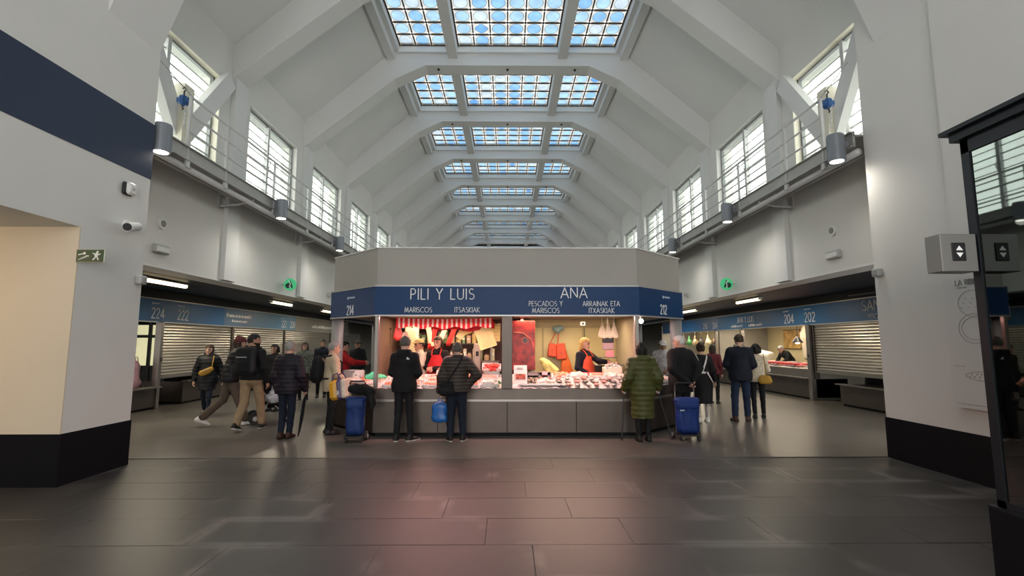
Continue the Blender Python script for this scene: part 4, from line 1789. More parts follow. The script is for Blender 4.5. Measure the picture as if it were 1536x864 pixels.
# ------------------------------------------------------------------ people: signed-distance bodies meshed by surface nets
def surface_nets(F, org, h):
    nx, ny, nz = F.shape
    s = F < 0
    c = np.zeros((nx - 1, ny - 1, nz - 1), np.int8)
    for dx in (0, 1):
        for dy in (0, 1):
            for dz in (0, 1):
                c += s[dx:nx - 1 + dx, dy:ny - 1 + dy, dz:nz - 1 + dz]
    act = (c > 0) & (c < 8)
    idx = -np.ones(act.shape, np.int64)
    ii = np.argwhere(act)
    idx[act] = np.arange(len(ii))
    pos = np.zeros((len(ii), 3))
    cntv = np.zeros(len(ii))
    corners = [(0, 0, 0), (1, 0, 0), (0, 1, 0), (1, 1, 0), (0, 0, 1), (1, 0, 1), (0, 1, 1), (1, 1, 1)]
    for a in range(8):
        for b_ in range(a + 1, 8):
            ca, cb = corners[a], corners[b_]
            if sum(abs(ca[i] - cb[i]) for i in range(3)) != 1:
                continue
            fa = F[ii[:, 0] + ca[0], ii[:, 1] + ca[1], ii[:, 2] + ca[2]]
            fb = F[ii[:, 0] + cb[0], ii[:, 1] + cb[1], ii[:, 2] + cb[2]]
            m_ = (fa < 0) != (fb < 0)
            t = np.where(m_, fa / np.where(m_, fa - fb, 1), 0)
            p = np.array(ca)[None, :] + t[:, None] * (np.array(cb) - np.array(ca))[None, :]
            pos += p * m_[:, None]
            cntv += m_
    V = (ii + pos / cntv[:, None]) * h + np.array(org)
    quads = []
    for ax in range(3):
        sl0 = [slice(None)] * 3
        sl1 = [slice(None)] * 3
        sl0[ax] = slice(0, -1)
        sl1[ax] = slice(1, None)
        ch = s[tuple(sl0)] != s[tuple(sl1)]
        e = np.argwhere(ch)
        o1, o2 = [a for a in range(3) if a != ax]
        ok = (e[:, o1] > 0) & (e[:, o2] > 0) & (e[:, o1] < F.shape[o1] - 1) & (e[:, o2] < F.shape[o2] - 1)
        e = e[ok]
        if len(e) == 0:
            continue

        def cell(d1, d2):
            q = e.copy()
            q[:, o1] += d1
            q[:, o2] += d2
            return idx[q[:, 0], q[:, 1], q[:, 2]]
        q = np.stack([cell(-1, -1), cell(0, -1), cell(0, 0), cell(-1, 0)], 1)
        ins = s[e[:, 0], e[:, 1], e[:, 2]]
        flip = ins if ax != 1 else ~ins
        q[~flip] = q[~flip][:, ::-1]
        quads.append(q)
    Q = np.concatenate(quads) if quads else np.zeros((0, 4), int)
    return V, Q


def seg_eval(X, Y, Z, pr):
    p0, p1, r0, r1, ks = pr
    kx, ky, kz = ks
    ax, ay, az = p0[0] * kx, p0[1] * ky, p0[2] * kz
    bx, by, bz = p1[0] * kx - ax, p1[1] * ky - ay, p1[2] * kz - az
    px, py, pz = X * kx - ax, Y * ky - ay, Z * kz - az
    bb = bx * bx + by * by + bz * bz
    if bb < 1e-10:
        return np.sqrt(px * px + py * py + pz * pz) - r0
    t = np.clip((px * bx + py * by + pz * bz) / bb, 0, 1)
    return np.sqrt((px - bx * t) ** 2 + (py - by * t) ** 2 + (pz - bz * t) ** 2) - (r0 + (r1 - r0) * t)


def smin(a, b, k):
    h = np.clip(.5 + .5 * (b - a) / k, 0, 1)
    return b * (1 - h) + a * h - k * h * (1 - h)


def sdf_mesh(prims, h, k=.04, mod=None, pad=.05, subs=()):
    lo = np.array([1e9] * 3)
    hi = -lo
    for p0, p1, r0, r1, ks in prims:
        for p, r in ((p0, r0), (p1, r1)):
            lo = np.minimum(lo, np.array(p) - r / np.array(ks))
            hi = np.maximum(hi, np.array(p) + r / np.array(ks))
    lo -= pad
    hi += pad
    n = np.ceil((hi - lo) / h).astype(int) + 1
    gx = (lo[0] + h * np.arange(n[0])).astype(np.float32)[:, None, None]
    gy = (lo[1] + h * np.arange(n[1])).astype(np.float32)[None, :, None]
    gz = (lo[2] + h * np.arange(n[2])).astype(np.float32)[None, None, :]
    F = None
    for pr in prims:
        d = seg_eval(gx, gy, gz, pr)
        d = np.broadcast_to(d, tuple(n))
        F = d.copy() if F is None else smin(F, d, k)
    for pr in subs:
        F = np.maximum(F, -seg_eval(gx, gy, gz, pr))
    if mod is not None:
        F = mod(F, gx, gy, gz)
    return surface_nets(F, lo, h)


def np_mesh(name, V, Q, mats, mi=None):
    me = bpy.data.meshes.new(name)
    me.vertices.add(len(V))
    me.vertices.foreach_set('co', np.asarray(V, np.float32).ravel())
    Q = np.asarray(Q)
    me.loops.add(Q.size)
    me.loops.foreach_set('vertex_index', Q.ravel().astype(np.int32))
    me.polygons.add(len(Q))
    me.polygons.foreach_set('loop_start', np.arange(0, Q.size, 4, dtype=np.int32))
    for m_ in mats:
        me.materials.append(m_)
    if mi is not None:
        me.polygons.foreach_set('material_index', np.asarray(mi, np.int32))
    me.polygons.foreach_set('use_smooth', np.ones(len(Q), bool))
    me.update(calc_edges=True)
    return me


def np_obj(name, V, Q, mats, parent, mi=None):
    if not isinstance(mats, (list, tuple)):
        mats = [mats]
    o = bpy.data.objects.new(name, np_mesh(name, V, Q, mats, mi))
    COL.objects.link(o)
    o.parent = parent
    return o


O3 = (1, 1, 1)
A_ = np.array
# ---- canonical head (origin at skull centre, face towards +y)
HEADP = [((0, -.012, .01), (0, .012, .012), .086, .082, (1.08, .93, .86)),
         ((0, .03, -.05), (0, .045, -.085), .062, .042, (1.02, .95, 1)),
         ((0, .085, .0), (0, .112, -.032), .009, .014, O3),
         ((-.016, .098, -.036), (.016, .098, -.036), .008, .008, O3),
         ((-.02, .082, -.072), (.02, .082, -.072), .012, .012, O3),
         ((0, .075, -.105), (0, .07, -.108), .02, .02, O3),
         ((-.03, .078, .026), (.03, .078, .026), .014, .014, O3),
         ((-.079, -.012, .008), (-.081, -.010, -.026), .016, .011, (1.8, .8, 1)),
         ((.079, -.012, .008), (.081, -.010, -.026), .016, .011, (1.8, .8, 1)),
         ((0, -.03, -.06), (0, -.035, -.17), .058, .055, O3)]
HV, HQ = sdf_mesh(HEADP, .0075, .018, subs=[((-.033, .107, .004), (-.033, .11, .004), .016, .016, O3), ((.033, .107, .004), (.033, .11, .004), .016, .016, O3)])
hc = HV[HQ].mean(1)
HMI = np.zeros(len(HQ), int)
for sx_ in (-1, 1):
    HMI[(np.abs(hc[:, 0] - sx_ * .033) < .014) & (np.abs(hc[:, 2] - .003) < .008) & (hc[:, 1] > .06)] = 1
    HMI[(np.abs(hc[:, 0] - sx_ * .035) < .02) & (np.abs(hc[:, 2] - .027) < .006) & (hc[:, 1] > .06)] = 3
HMI[(np.abs(hc[:, 0]) < .024) & (np.abs(hc[:, 2] + .071) < .009) & (hc[:, 1] > .07)] = 2
BEARDSEL = (hc[:, 1] > -.005) & (hc[:, 2] < -.045) & (hc[:, 2] > -.13)


# ---- canonical right hand (wrist at origin, fingers down -z, palm towards -x, thumb +y)
def hand_mesh(curl):
    pr = [((0, .012, -.02), (0, .014, -.075), .026, .028, (2.0, .9, 1)), ((0, -.012, -.02), (0, -.018, -.07), .024, .024, (2.0, .9, 1)),
          ((0, 0, .05), (0, 0, -.01), .03, .025, (1.15, 1, 1))]
    for i, (yy, ln) in enumerate(((.031, .072), (.011, .080), (-.010, .074), (-.029, .057))):
        p = A_((0.0, yy, -.083))
        a = R(8)
        for j, fr in enumerate((.45, .32, .23)):
            a += R(curl) * (1.0 if j else .7)
            q = p + A_((-math.sin(a), 0.06 * (i - 1.5) * -.5, -math.cos(a))) * ln * fr
            pr.append((tuple(p), tuple(q), .0092 - .0008 * j, .0088 - .0008 * j, O3))
            p = q
    t0 = A_((-.004, .033, -.022))
    t1 = t0 + A_((-.35 - curl * .006, .62 - curl * .006, -.7)) * .042
    t2 = t1 + A_((-.35 - curl * .010, .25 - curl * .008, -.85)) * .032
    pr.append((tuple(t0), tuple(t1), .014, .011, O3))
    pr.append((tuple(t1), tuple(t2), .011, .009, O3))
    return sdf_mesh(pr, .0058, .006, pad=.02)


HANDS = {'relaxed': hand_mesh(20), 'grip': hand_mesh(62), 'flat': hand_mesh(6)}

# ---- canonical shoe: ankle at (0,0,.09), toe along +y
SHV, SHQ = sdf_mesh([((0, -.055, .034), (0, .07, .034), .04, .044, (1.0, 1, 1)), ((0, .07, .03), (0, .165, .024), .046, .032, (1.0, 1, 1.25)),
                     ((0, -.02, .05), (0, -.012, .105), .045, .046, (1.05, .9, 1))], .010, .03,
                    mod=lambda F, x, y, z: np.maximum(np.maximum(F, .0 - z), z - .115))
SHMI = (SHV[SHQ].mean(1)[:, 2] < .022).astype(int)

# ---- hair and hats in head space


def hairf(kind):
    base = [((0, -.016, .016), (0, .010, .018), .094, .090, (1.06, .92, .85))]
    cutp = None
    if kind in ('short', 'receding', 'crew'):
        prim = base
        if kind == 'crew':
            prim = [((0, -.012, .012), (0, .012, .014), .0905, .0865, (1.07, .93, .86))]
        if kind == 'receding':
            def cut(F, x, y, z):
                return np.maximum(np.maximum(F, (y - .012) + .55 * (z - .0)), -.065 - z)
        else:
            def cut(F, x, y, z):
                face = np.maximum(y - .052 + np.abs(x) * .35, .048 - z + 0 * x)
                f1 = np.maximum((y - .062), (.046 - z))
                keep = np.minimum(np.maximum(y - .11, .05 - z), np.maximum(np.maximum(y + .0 - .002, -.058 - z + .25 * np.abs(x)), z - .2))
                keep = np.minimum(keep, np.maximum(y - .035, .012 - z))
                return np.maximum(F + .004 * np.sin(85 * x + 30 * y) * np.sin(75 * z + 45 * y), keep)
        return prim, cut
    if kind in ('bob', 'long', 'pony', 'bun', 'curly'):
        prim = [((0, -.018, .018), (0, .008, .022), .099, .094, (1.05, .92, .85))]
        if kind == 'bob':
            prim += [((-.06, -.04, .0), (-.07, -.045, -.11), .045, .03, O3), ((.06, -.04, .0), (.07, -.045, -.11), .045, .03, O3), ((0, -.075, .0), (0, -.07, -.12), .05, .045, O3)]
        if kind == 'long':
            prim += [((-.055, -.05, .0), (-.07, -.07, -.22), .05, .035, O3), ((.055, -.05, .0), (.07, -.07, -.22), .05, .035, O3), ((0, -.085, .0), (0, -.10, -.25), .055, .05, O3)]
        if kind == 'pony':
            prim += [((0, -.105, .03), (0, -.15, -.03), .03, .036, O3), ((0, -.15, -.03), (0, -.14, -.17), .034, .016, O3)]
        if kind == 'bun':
            prim += [((0, -.10, .06), (0, -.125, .07), .045, .04, O3)]
        if kind == 'curly':
            prim += [((-.07, -.03, .02), (-.075, -.05, -.06), .05, .045, O3), ((.07, -.03, .02), (.075, -.05, -.06), .05, .045, O3), ((0, -.08, .03), (0, -.085, -.07), .06, .055, O3)]

        def cut(F, x, y, z):
            keep = np.minimum(np.maximum(y - .112, .052 - z), np.maximum(y - .012, -.4 - z))
            F = np.maximum(F, keep)
            return F + .003 * np.sin(90 * x + 40 * z) * np.sin(70 * y + 25 * z)
        return prim, cut
    if kind == 'beanie':
        prim = [((0, -.016, .026), (0, .006, .028), .102, .097, (1.05, .92, .85)), ((0, -.04, .12), (0, -.05, .125), .035, .035, O3)]

        def cut(F, x, y, z):
            return np.maximum(F - .003 * np.abs(np.sin(z * 150)), .022 - z - .25 * (y + .02) * -.6)
        return prim, cut
    if kind == 'cap':
        prim = [((0, -.014, .02), (0, .008, .022), .100, .096, (1.05, .92, .9)), ((-.03, .10, .050), (.03, .10, .050), .05, .05, (.9, .75, 5.0))]

        def cut(F, x, y, z):
            return np.maximum(F, .038 - z)
        return prim, cut
    if kind == 'hat':
        prim = [((0, -.014, .03), (0, .008, .032), .100, .096, (1.05, .92, .9)), ((0, -.01, .048), (0, .01, .048), .15, .15, (1, .92, 9.0))]

        def cut(F, x, y, z):
            return np.maximum(F, .034 - z)
        return prim, cut


HAIRC = {}


def hair_mesh(kind):
    if kind not in HAIRC:
        prim, cut = hairf(kind)
        HAIRC[kind] = sdf_mesh(prim, .009, .02, mod=cut)
    return HAIRC[kind]


SKIN = {'fair': mat('skin_fair', (.52, .31, .225), .5, var=.05, scale=12), 'tan': mat('skin_tan', (.40, .225, .15), .5, var=.05, scale=12),
        'brown': mat('skin_brown', (.16, .085, .055), .5, var=.05, scale=12)}
EYEM = mat('eye_dark', (.02, .015, .012), .25)
LIPM = mat('lip_rose', (.42, .16, .13), .45)
BROWM = mat('brow_dark', (.05, .035, .025), .7)


def cloth(name, col, rough=.8, var=.12, scale=9, sheen=0.0, stripes=None, bump=.25):
    if name in MATS:
        return MATS[name]
    m = mat(name, col, rough, var=var, scale=scale, bump=bump, bscale=55, sheen=sheen, spec=.3)
    if stripes:
        nt = m.node_tree
        b_ = nt.nodes['Principled BSDF']
        tc = nt.nodes.new('ShaderNodeTexCoord')
        sp = nt.nodes.new('ShaderNodeSeparateXYZ')
        nt.links.new(tc.outputs['Object'], sp.inputs[0])
        mu = nt.nodes.new('ShaderNodeMath')
        mu.operation = 'MULTIPLY'
        mu.inputs[1].default_value = 2 * PI / stripes[0]
        nt.links.new(sp.outputs[2], mu.inputs[0])
        si = nt.nodes.new('ShaderNodeMath')
        si.operation = 'SINE'
        nt.links.new(mu.outputs[0], si.inputs[0])
        gt = nt.nodes.new('ShaderNodeMath')
        gt.operation = 'GREATER_THAN'
        gt.inputs[1].default_value = stripes[2]
        nt.links.new(si.outputs[0], gt.inputs[0])
        mx = nt.nodes.new('ShaderNodeMixRGB')
        old = b_.inputs['Base Color'].links[0].from_socket
        nt.links.new(gt.outputs[0], mx.inputs[0])
        nt.links.new(old, mx.inputs[1])
        mx.inputs[2].default_value = (*stripes[1], 1)
        nt.links.new(mx.outputs[0], b_.inputs['Base Color'])
    return m


BASEJ = dict(pel=(0, 0, .95), waist=(0, 0, 1.08), chest=(0, .0, 1.29), neck=(0, -.01, 1.455), head=(0, .02, 1.607),
             shL=(-.165, 0, 1.385), shR=(.165, 0, 1.385), elL=(-.225, -.03, 1.12), elR=(.225, -.03, 1.12), wrL=(-.225, .05, .875), wrR=(.225, .05, .875),
             hipL=(-.085, 0, .92), hipR=(.085, 0, .92), knL=(-.095, .02, .50), knR=(.095, .02, .50), anL=(-.10, -.02, .09), anR=(.10, -.02, .09))
WALK_R = dict(hipR=(.085, .02, .92), hipL=(-.085, -.02, .92), knR=(.09, .16, .52), anR=(.09, .25, .10), knL=(-.09, -.06, .50), anL=(-.09, -.36, .17),
              elR=(.22, -.12, 1.13), wrR=(.23, -.12, .88), elL=(-.22, .06, 1.13), wrL=(-.22, .20, .92))
WALK_L = {k_.replace('R', '#').replace('L', 'R').replace('#', 'L') if k_[-1] in 'LR' else k_: ((-v_[0], v_[1], v_[2])) for k_, v_ in WALK_R.items()}


def rot_to(mx, V):
    return np.asarray(V) @ np.array(mx).T


def person(label, loc, rz, h=1.70, pose=None, top=None, legs=None, shoes=None, hair=('short', None), skin='fair', head=(0, 0), hands=('relaxed', 'relaxed'),
           feet=(0, 0), res=.015, bulk=1.0, beard=None, footpitch=(0, 0), hat=None, z0=0.0, lowvis=False):
    J = dict(BASEJ)
    if pose:
        J.update(pose)
    J = {k_: A_(v_, float) for k_, v_ in J.items()}
    root = thing('person', label, 'person', (loc[0], loc[1], z0), rz)
    sc = h / 1.72
    root.scale = (sc, sc, sc)
    P, Wt, C, N = J['pel'], J['waist'], J['chest'], J['neck']
    bk_ = bulk
    sm = (J['shL'] + J['shR']) / 2
    shl = sm + (J['shL'] - sm) * .62 + A_((0, 0, -.045))
    shr = sm + (J['shR'] - sm) * .62 + A_((0, 0, -.045))
    FL = (1, 1.22, 1)
    # body
    prims = [(N - A_((0, 0, .03)), J['head'] * .6 + N * .4, .058, .05, O3), (shl, shr, .095 * bk_, .095 * bk_, FL), (C, Wt, .125 * bk_, .118 * bk_, FL),
             (J['hipL'] * .6 + P * .4, J['hipR'] * .6 + P * .4, .095 * bk_, .095 * bk_, (1, 1.1, 1)), (Wt, P, .115 * bk_, .12 * bk_, FL)]
    lg = .018 if legs else 0.0
    for S_ in 'LR':
        prims += [(J['sh' + S_], J['el' + S_], .046, .038, O3), (J['el' + S_], J['wr' + S_], .038, .028, O3),
                  (J['hip' + S_], J['kn' + S_], .078 * bk_ - lg, .052 - lg, O3), (J['kn' + S_], J['an' + S_], .052 - lg, .036 - lg * .5, O3)]
    bare = (top and top.get('sleeve') == 'short') or not legs
    V, Q = sdf_mesh(prims, .016 if bare else .024, .035)
    mi = np.zeros(len(Q), int)
    # head
    hr = Matrix.Rotation(R(head[0]), 3, 'Z') @ Matrix.Rotation(R(head[1]), 3, 'X')
    hv = rot_to(hr, HV) + J['head']
    mih = HMI.copy()
    Vs, Qs, Ms = [V, hv], [Q, HQ + len(V)], [mi, mih]
    n = len(V) + len(hv)
    # hands
    for S_, hk in zip('LR', hands):
        v, q = HANDS[hk]
        v = v * A_((-1 if S_ == 'L' else 1, 1, 1))
        q2 = q[:, ::-1] if S_ == 'L' else q
        d = Vector(J['wr' + S_] - J['el' + S_]).normalized()
        z_ = -d
        hint = Vector((1, 0, 0)) if abs(z_.x) < .85 else Vector((0, 1 if d.x * (1 if S_ == 'R' else -1) < 0 else -1, 0))
        x_ = (hint - z_ * hint.dot(z_)).normalized()
        y_ = z_.cross(x_)
        M3 = Matrix((x_, y_, z_)).transposed()
        Vs.append(rot_to(M3, v) + J['wr' + S_])
        Qs.append(q2 + n)
        Ms.append(np.zeros(len(q2), int))
        n += len(v)
    body = np_obj('body', np.concatenate(Vs), np.concatenate(Qs), [SKIN[skin], EYEM, LIPM, BROWM], root, np.concatenate(Ms))
    hx = lambda v: rot_to(hr, v) + J['head']
    if beard:
        sel = HQ[BEARDSEL]
        u, inv = np.unique(sel, return_inverse=True)
        bv = HV[u] * 1.0
        bv = bv + (bv - A_((0, .0, -.05))) * .06
        np_obj('beard', hx(bv), inv.reshape(sel.shape), beard, root)
    if hair and hair[1] is not None:
        v, q = hair_mesh(hair[0])
        np_obj('hair', hx(v), q, hair[1], root)
    if hat:
        v, q = hair_mesh(hat[0])
        np_obj(hat[0], hx(v), q, hat[1], root)
    # trousers
    if legs:
        f = legs.get('fat', .0)
        fl = legs.get('flare', .0)
        pr = [(J['hipL'] * .8 + P * .2, J['hipR'] * .8 + P * .2, .118 * bk_ + f, .118 * bk_ + f, (1, 1.06, 1)), (P + A_((0, 0, .1)), P, .122 * bk_ + f, .125 * bk_ + f, (1, 1.15, 1))]
        for S_ in 'LR':
            d = J['an' + S_] - J['kn' + S_]
            pr += [(J['hip' + S_], J['kn' + S_], .084 * bk_ + f, .062 + f, O3), (J['kn' + S_], J['kn' + S_] + d * .93, .061 + f, .050 + f + fl, O3)]
        zt = P[2] + .16

        def cutl(F, x, y, z):
            F = F + .0035 * np.sin(38 * z + 20 * x) * np.sin(26 * y + 9 * x)
            return np.maximum(np.maximum(F, z - zt), .055 - z)
        V, Q = sdf_mesh(pr, res, .022, mod=cutl)
        np_obj('trousers', V, Q, legs['m'], root)
    # shoes
    if shoes:
        for i, S_ in enumerate('LR'):
            mrot = Matrix.Rotation(R(feet[i]), 3, 'Z') @ Matrix.Rotation(R(footpitch[i]), 3, 'X')
            v = rot_to(mrot, SHV - A_((0, 0, .09))) + J['an' + S_]
            np_obj('shoe', v, SHQ, list(shoes), root, SHMI)
    # upper garment
    if top:
        f = top.get('fat', .015)
        hem = top.get('hem', .86)
        hc_ = A_((P[0], P[1], hem))
        if hem < .8:
            kn = (J['knL'] + J['knR']) / 2
            hc_ = A_(((P[0] + kn[0]) / 2, (P[1] + kn[1]) / 2, hem))
        fr = top.get('flare', .0)
        hz_ = max(hem + .03, P[2] - .05)
        hA, hB = A_((J['hipL'][0] * .75, P[1], hz_)), A_((J['hipR'][0] * .75, P[1], hz_))
        pr = [(hA, hB, .128 * bk_ + f, .128 * bk_ + f, (1, 1.08, .8)), (shl, shr, .098 * bk_ + f, .098 * bk_ + f, (1, 1.12, 1)), (C, Wt, .138 * bk_ + f, .135 * bk_ + f, (1, 1.18, 1)),
              (Wt, hc_, .135 * bk_ + f, .142 * bk_ + f + fr, (1, 1.12, 1)),
              (N - A_((0, 0, .05)), N + A_((0, .008, .03)), .082 + f * .4, .060 + f * .3, O3)]
        for S_ in 'LR':
            e, w_ = J['el' + S_], J['wr' + S_]
            pr.append((J['sh' + S_], e, .054 + f, .047 + f * .8, O3))
            if top.get('sleeve') == 'short':
                pr[-1] = (J['sh' + S_], J['sh' + S_] * .35 + e * .65, .062 + f, .06 + f, O3)
            elif top.get('sleeve') == 'none':
                pr.pop()
            else:
                pr.append((e, e + (w_ - e) * .96, .05 + f * .8, .037 + f * .6, O3))
        if top.get('hood'):
            pr += [(N + A_((-.06, -.085, -.0)), N + A_((.06, -.085, .0)), .055, .055, (1, 1, .9)), (N + A_((-.07, -.06, .03)), N + A_((-.075, .0, .035)), .035, .03, O3),
                   (N + A_((.07, -.06, .03)), N + A_((.075, .0, .035)), .035, .03, O3)]
        ztop = N[2] + top.get('collar', .055)
        qp, qa = top.get('quilt', (0, 0))

        # hem is cut on the trunk only: arms may hang lower
        trunk = [p_ for p_ in pr[:5]] + ([] if not top.get('hood') else pr[-3:])
        arms = [p_ for p_ in pr[5:]] if not top.get('hood') else pr[5:-3]
        lo_all = pr

        def modt(F, x, y, z):
            T_ = None
            for p_ in trunk:
                d = seg_eval(x, y, z, p_)
                d = np.broadcast_to(d, F.shape)
                T_ = d.copy() if T_ is None else smin(T_, d, .06)
            T_ = np.maximum(T_, hem - z)
            for p_ in arms:
                T_ = smin(T_, np.broadcast_to(seg_eval(x, y, z, p_), F.shape), .03)
            T_ = T_ + .003 * np.sin(27 * z + 15 * x) * np.sin(31 * x + 12 * y)
            if qp:
                T_ = T_ - qa * np.abs(np.sin(PI * z / qp))
            return np.maximum(T_, z - ztop)
        V, Q = sdf_mesh_only(pr, res, modt)
        np_obj(top.get('name', 'jacket'), V, Q, top['m'], root)
    root['_h'] = sc
    return root, J, sc


def sdf_mesh_only(prims, h, mod, pad=.05):
    lo = np.array([1e9] * 3)
    hi = -lo
    for p0, p1, r0, r1, ks in prims:
        for p, r in ((p0, r0), (p1, r1)):
            lo = np.minimum(lo, np.array(p) - r / np.array(ks))
            hi = np.maximum(hi, np.array(p) + r / np.array(ks))
    lo -= pad
    hi += pad
    n = np.ceil((hi - lo) / h).astype(int) + 1
    gx = (lo[0] + h * np.arange(n[0])).astype(np.float32)[:, None, None]
    gy = (lo[1] + h * np.arange(n[1])).astype(np.float32)[None, :, None]
    gz = (lo[2] + h * np.arange(n[2])).astype(np.float32)[None, None, :]
    F = mod(np.zeros(tuple(n), np.float32), gx, gy, gz)
    return surface_nets(F, lo, h)


def wp(root, p, sc):
    """local joint position of a person in world space"""
    a = root.rotation_euler.z
    x, y, z = p[0] * sc, p[1] * sc, p[2] * sc
    return Vector((root.location.x + x * math.cos(a) - y * math.sin(a), root.location.y + x * math.sin(a) + y * math.cos(a), root.location.z + z))


BLACKC = cloth('black_cloth', (.0055, .0055, .007))
BLACKP = cloth('black_puffer', (.005, .0055, .0075), .55)
NAVYC = cloth('navy_cloth', (.005, .008, .017))
PURPLEP = cloth('dark_plum_puffer', (.010, .0065, .013), .6)
JEANS = cloth('dark_jeans', (.007, .011, .024))
JEANSB = cloth('blue_jeans', (.008, .017, .042))
DARKTR = cloth('dark_trousers', (.009, .009, .011))
KHAKI = cloth('khaki_cloth', (.30, .21, .125))
BROWNTR = cloth('grey_brown_trousers', (.085, .065, .05))
BEIGEJ = cloth('beige_jacket_cloth', (.46, .37, .26))
REDC = cloth('red_cloth', (.42, .018, .022))
GREENP = cloth('olive_quilt', (.062, .066, .016), .5)
WHITEP = cloth('pale_grey_quilt', (.52, .52, .54), .6, var=.3, scale=22)
SHIRTW = cloth('pale_green_shirt', (.55, .58, .45))
STRIPEC = cloth('brown_striped_quilt', (.024, .017, .014), .6, stripes=(.062, (.075, .058, .048), .62))
PATTERN = cloth('mottled_green_cloth', (.10, .11, .09), var=.8, scale=28)
CREAMC = cloth('cream_cloth', (.55, .48, .36), var=.25, scale=20)
DARKRED = cloth('dark_red_cloth', (.12, .02, .025))
WHITESHOE = (cloth('white_leather', (.72, .70, .66), .5, bump=.05), cloth('white_sole', (.75, .74, .72), .5, bump=0))
DARKSHOE = (cloth('black_leather', (.012, .011, .011), .45, bump=.05), MATS['white_sole'])
BROWNSHOE = (cloth('brown_leather', (.045, .018, .012), .4, bump=.05), cloth('dark_sole', (.01, .01, .01), .6, bump=0))
BLACKSHOE = (MATS['black_leather'], MATS['dark_sole'])
HBLACK = cloth('black_hair', (.010, .008, .007), .55, bump=.5)
HBROWN = cloth('brown_hair', (.035, .022, .014), .55, bump=.5)
HGREY = cloth('grey_hair', (.26, .25, .235), .6, bump=.5)
HWHITE = cloth('white_hair', (.55, .54, .52), .6, bump=.5)
HBLOND = cloth('blond_hair', (.42, .27, .10), .55, bump=.5)
HDGREY = cloth('salt_pepper_hair', (.09, .08, .072), .6, bump=.5)
MAROON = cloth('maroon_knit', (.085, .022, .022), .9)

PEOPLE = {}
# 1 woman walking to the viewer
PEOPLE['bagwoman'] = person('woman in black coat with a yellow bag across her chest walking closer', (-6.57, 11.04), R(196), 1.56, pose=dict(WALK_L, anR=(.09, -.24, .14), knR=(.09, -.05, .5), anL=(-.09, .22, .1), knL=(-.09, .14, .52), elL=(-.27, -.05, 1.13), wrL=(-.33, .03, .9), elR=(.27, -.06, 1.13), wrR=(.30, -.03, .88)),
                               top=dict(m=BLACKP, fat=.03, hem=.66, flare=.01, hood=True, quilt=(.09, .008), collar=.085), legs=dict(m=JEANS, fat=-.008), shoes=WHITESHOE, hair=('pony', HBROWN), head=(-10, 0), footpitch=(0, -18))
# 2 person in maroon bobble hat striding away to the right
PEOPLE['beanie'] = person('person in black padded jacket and maroon bobble hat striding away', (-5.46, 9.92), R(-58), 1.74,
                          pose=dict(pel=(0, .0, .93), waist=(0, .02, 1.06), chest=(0, .07, 1.27), neck=(0, .10, 1.43), head=(0, .14, 1.575), shL=(-.175, .10, 1.38), shR=(.175, .09, 1.38), elL=(-.23, .14, 1.12), wrL=(-.18, .33, .99), elR=(.23, .14, 1.12), wrR=(.18, .33, .99),
                                    hipR=(.085, 0, .90), hipL=(-.085, 0, .90), knR=(.09, .15, .50), anR=(.09, .30, .10), knL=(-.09, -.10, .49), anL=(-.09, -.44, .17)),
                          top=dict(m=BLACKP, fat=.028, hem=.84, quilt=(.085, .010)), legs=dict(m=BROWNTR, fat=.012, flare=.012), shoes=WHITESHOE, hair=('bob', HBROWN), hat=('beanie', MAROON), footpitch=(-22, 0))
# 3 man with khaki trousers and backpack
PEOPLE['khaki'] = person('bearded man in black jacket and khaki trousers walking away', (-4.76, 9.36), R(-6), 1.77, pose=dict(WALK_R, anL=(-.10, -.22, .14), knL=(-.10, -.02, .5), anR=(.10, .22, .1), knR=(.10, .14, .52), wrR=(.26, .06, .87), elR=(.25, -.04, 1.12)),
                         top=dict(m=BLACKC, fat=.022, hem=.90), legs=dict(m=KHAKI, fat=.014, flare=.004), shoes=DARKSHOE, hair=('short', HBLACK), head=(-58, 0), skin='tan', beard=HBLACK, footpitch=(-15, 0))
# 4 man in plum puffer with stick
PEOPLE['plum'] = person('grey-haired man in dark plum padded jacket walking away with a stick', (-3.75, 8.60), R(-6), 1.63, pose=dict(knR=(.075, .03, .5), anR=(.045, .04, .09), knL=(-.085, .02, .5), anL=(-.05, -.07, .10), wrR=(.27, .10, .86), elR=(.25, -.03, 1.12)),
                        top=dict(m=PURPLEP, fat=.036, hem=.80, quilt=(.075, .010)), legs=dict(m=JEANS, fat=.004), shoes=BROWNSHOE, hair=('short', HGREY), hands=('relaxed', 'grip'))
# 5 man in beige jacket at the stall corner
PEOPLE['beige'] = person('grey-haired man in beige jacket at the left corner of the stall', (-3.15, 9.02), R(-62), 1.62, pose=dict(elR=(.22, .05, 1.10), wrR=(.16, .26, .98), elL=(-.22, .02, 1.1), wrL=(-.16, .24, .93)),
                         top=dict(m=BEIGEJ, fat=.032, hem=.80), legs=dict(m=DARKTR, fat=.008), shoes=BLACKSHOE, hair=('short', HGREY), head=(6, -4), hands=('grip', 'grip'))
# 6 customer in red reaching over
PEOPLE['red'] = person('customer in red jacket reaching over the counter behind the beige jacket man', (-3.66, 11.15), R(-68), 1.64, pose=dict(elR=(.25, .20, 1.24), wrR=(.16, .46, 1.22), elL=(-.22, .02, 1.1), wrL=(-.16, .24, .93)),
                       top=dict(m=REDC, fat=.03, hem=.80), legs=dict(m=DARKTR), shoes=BLACKSHOE, hair=('short', HBLACK), head=(-8, -6), res=.018)
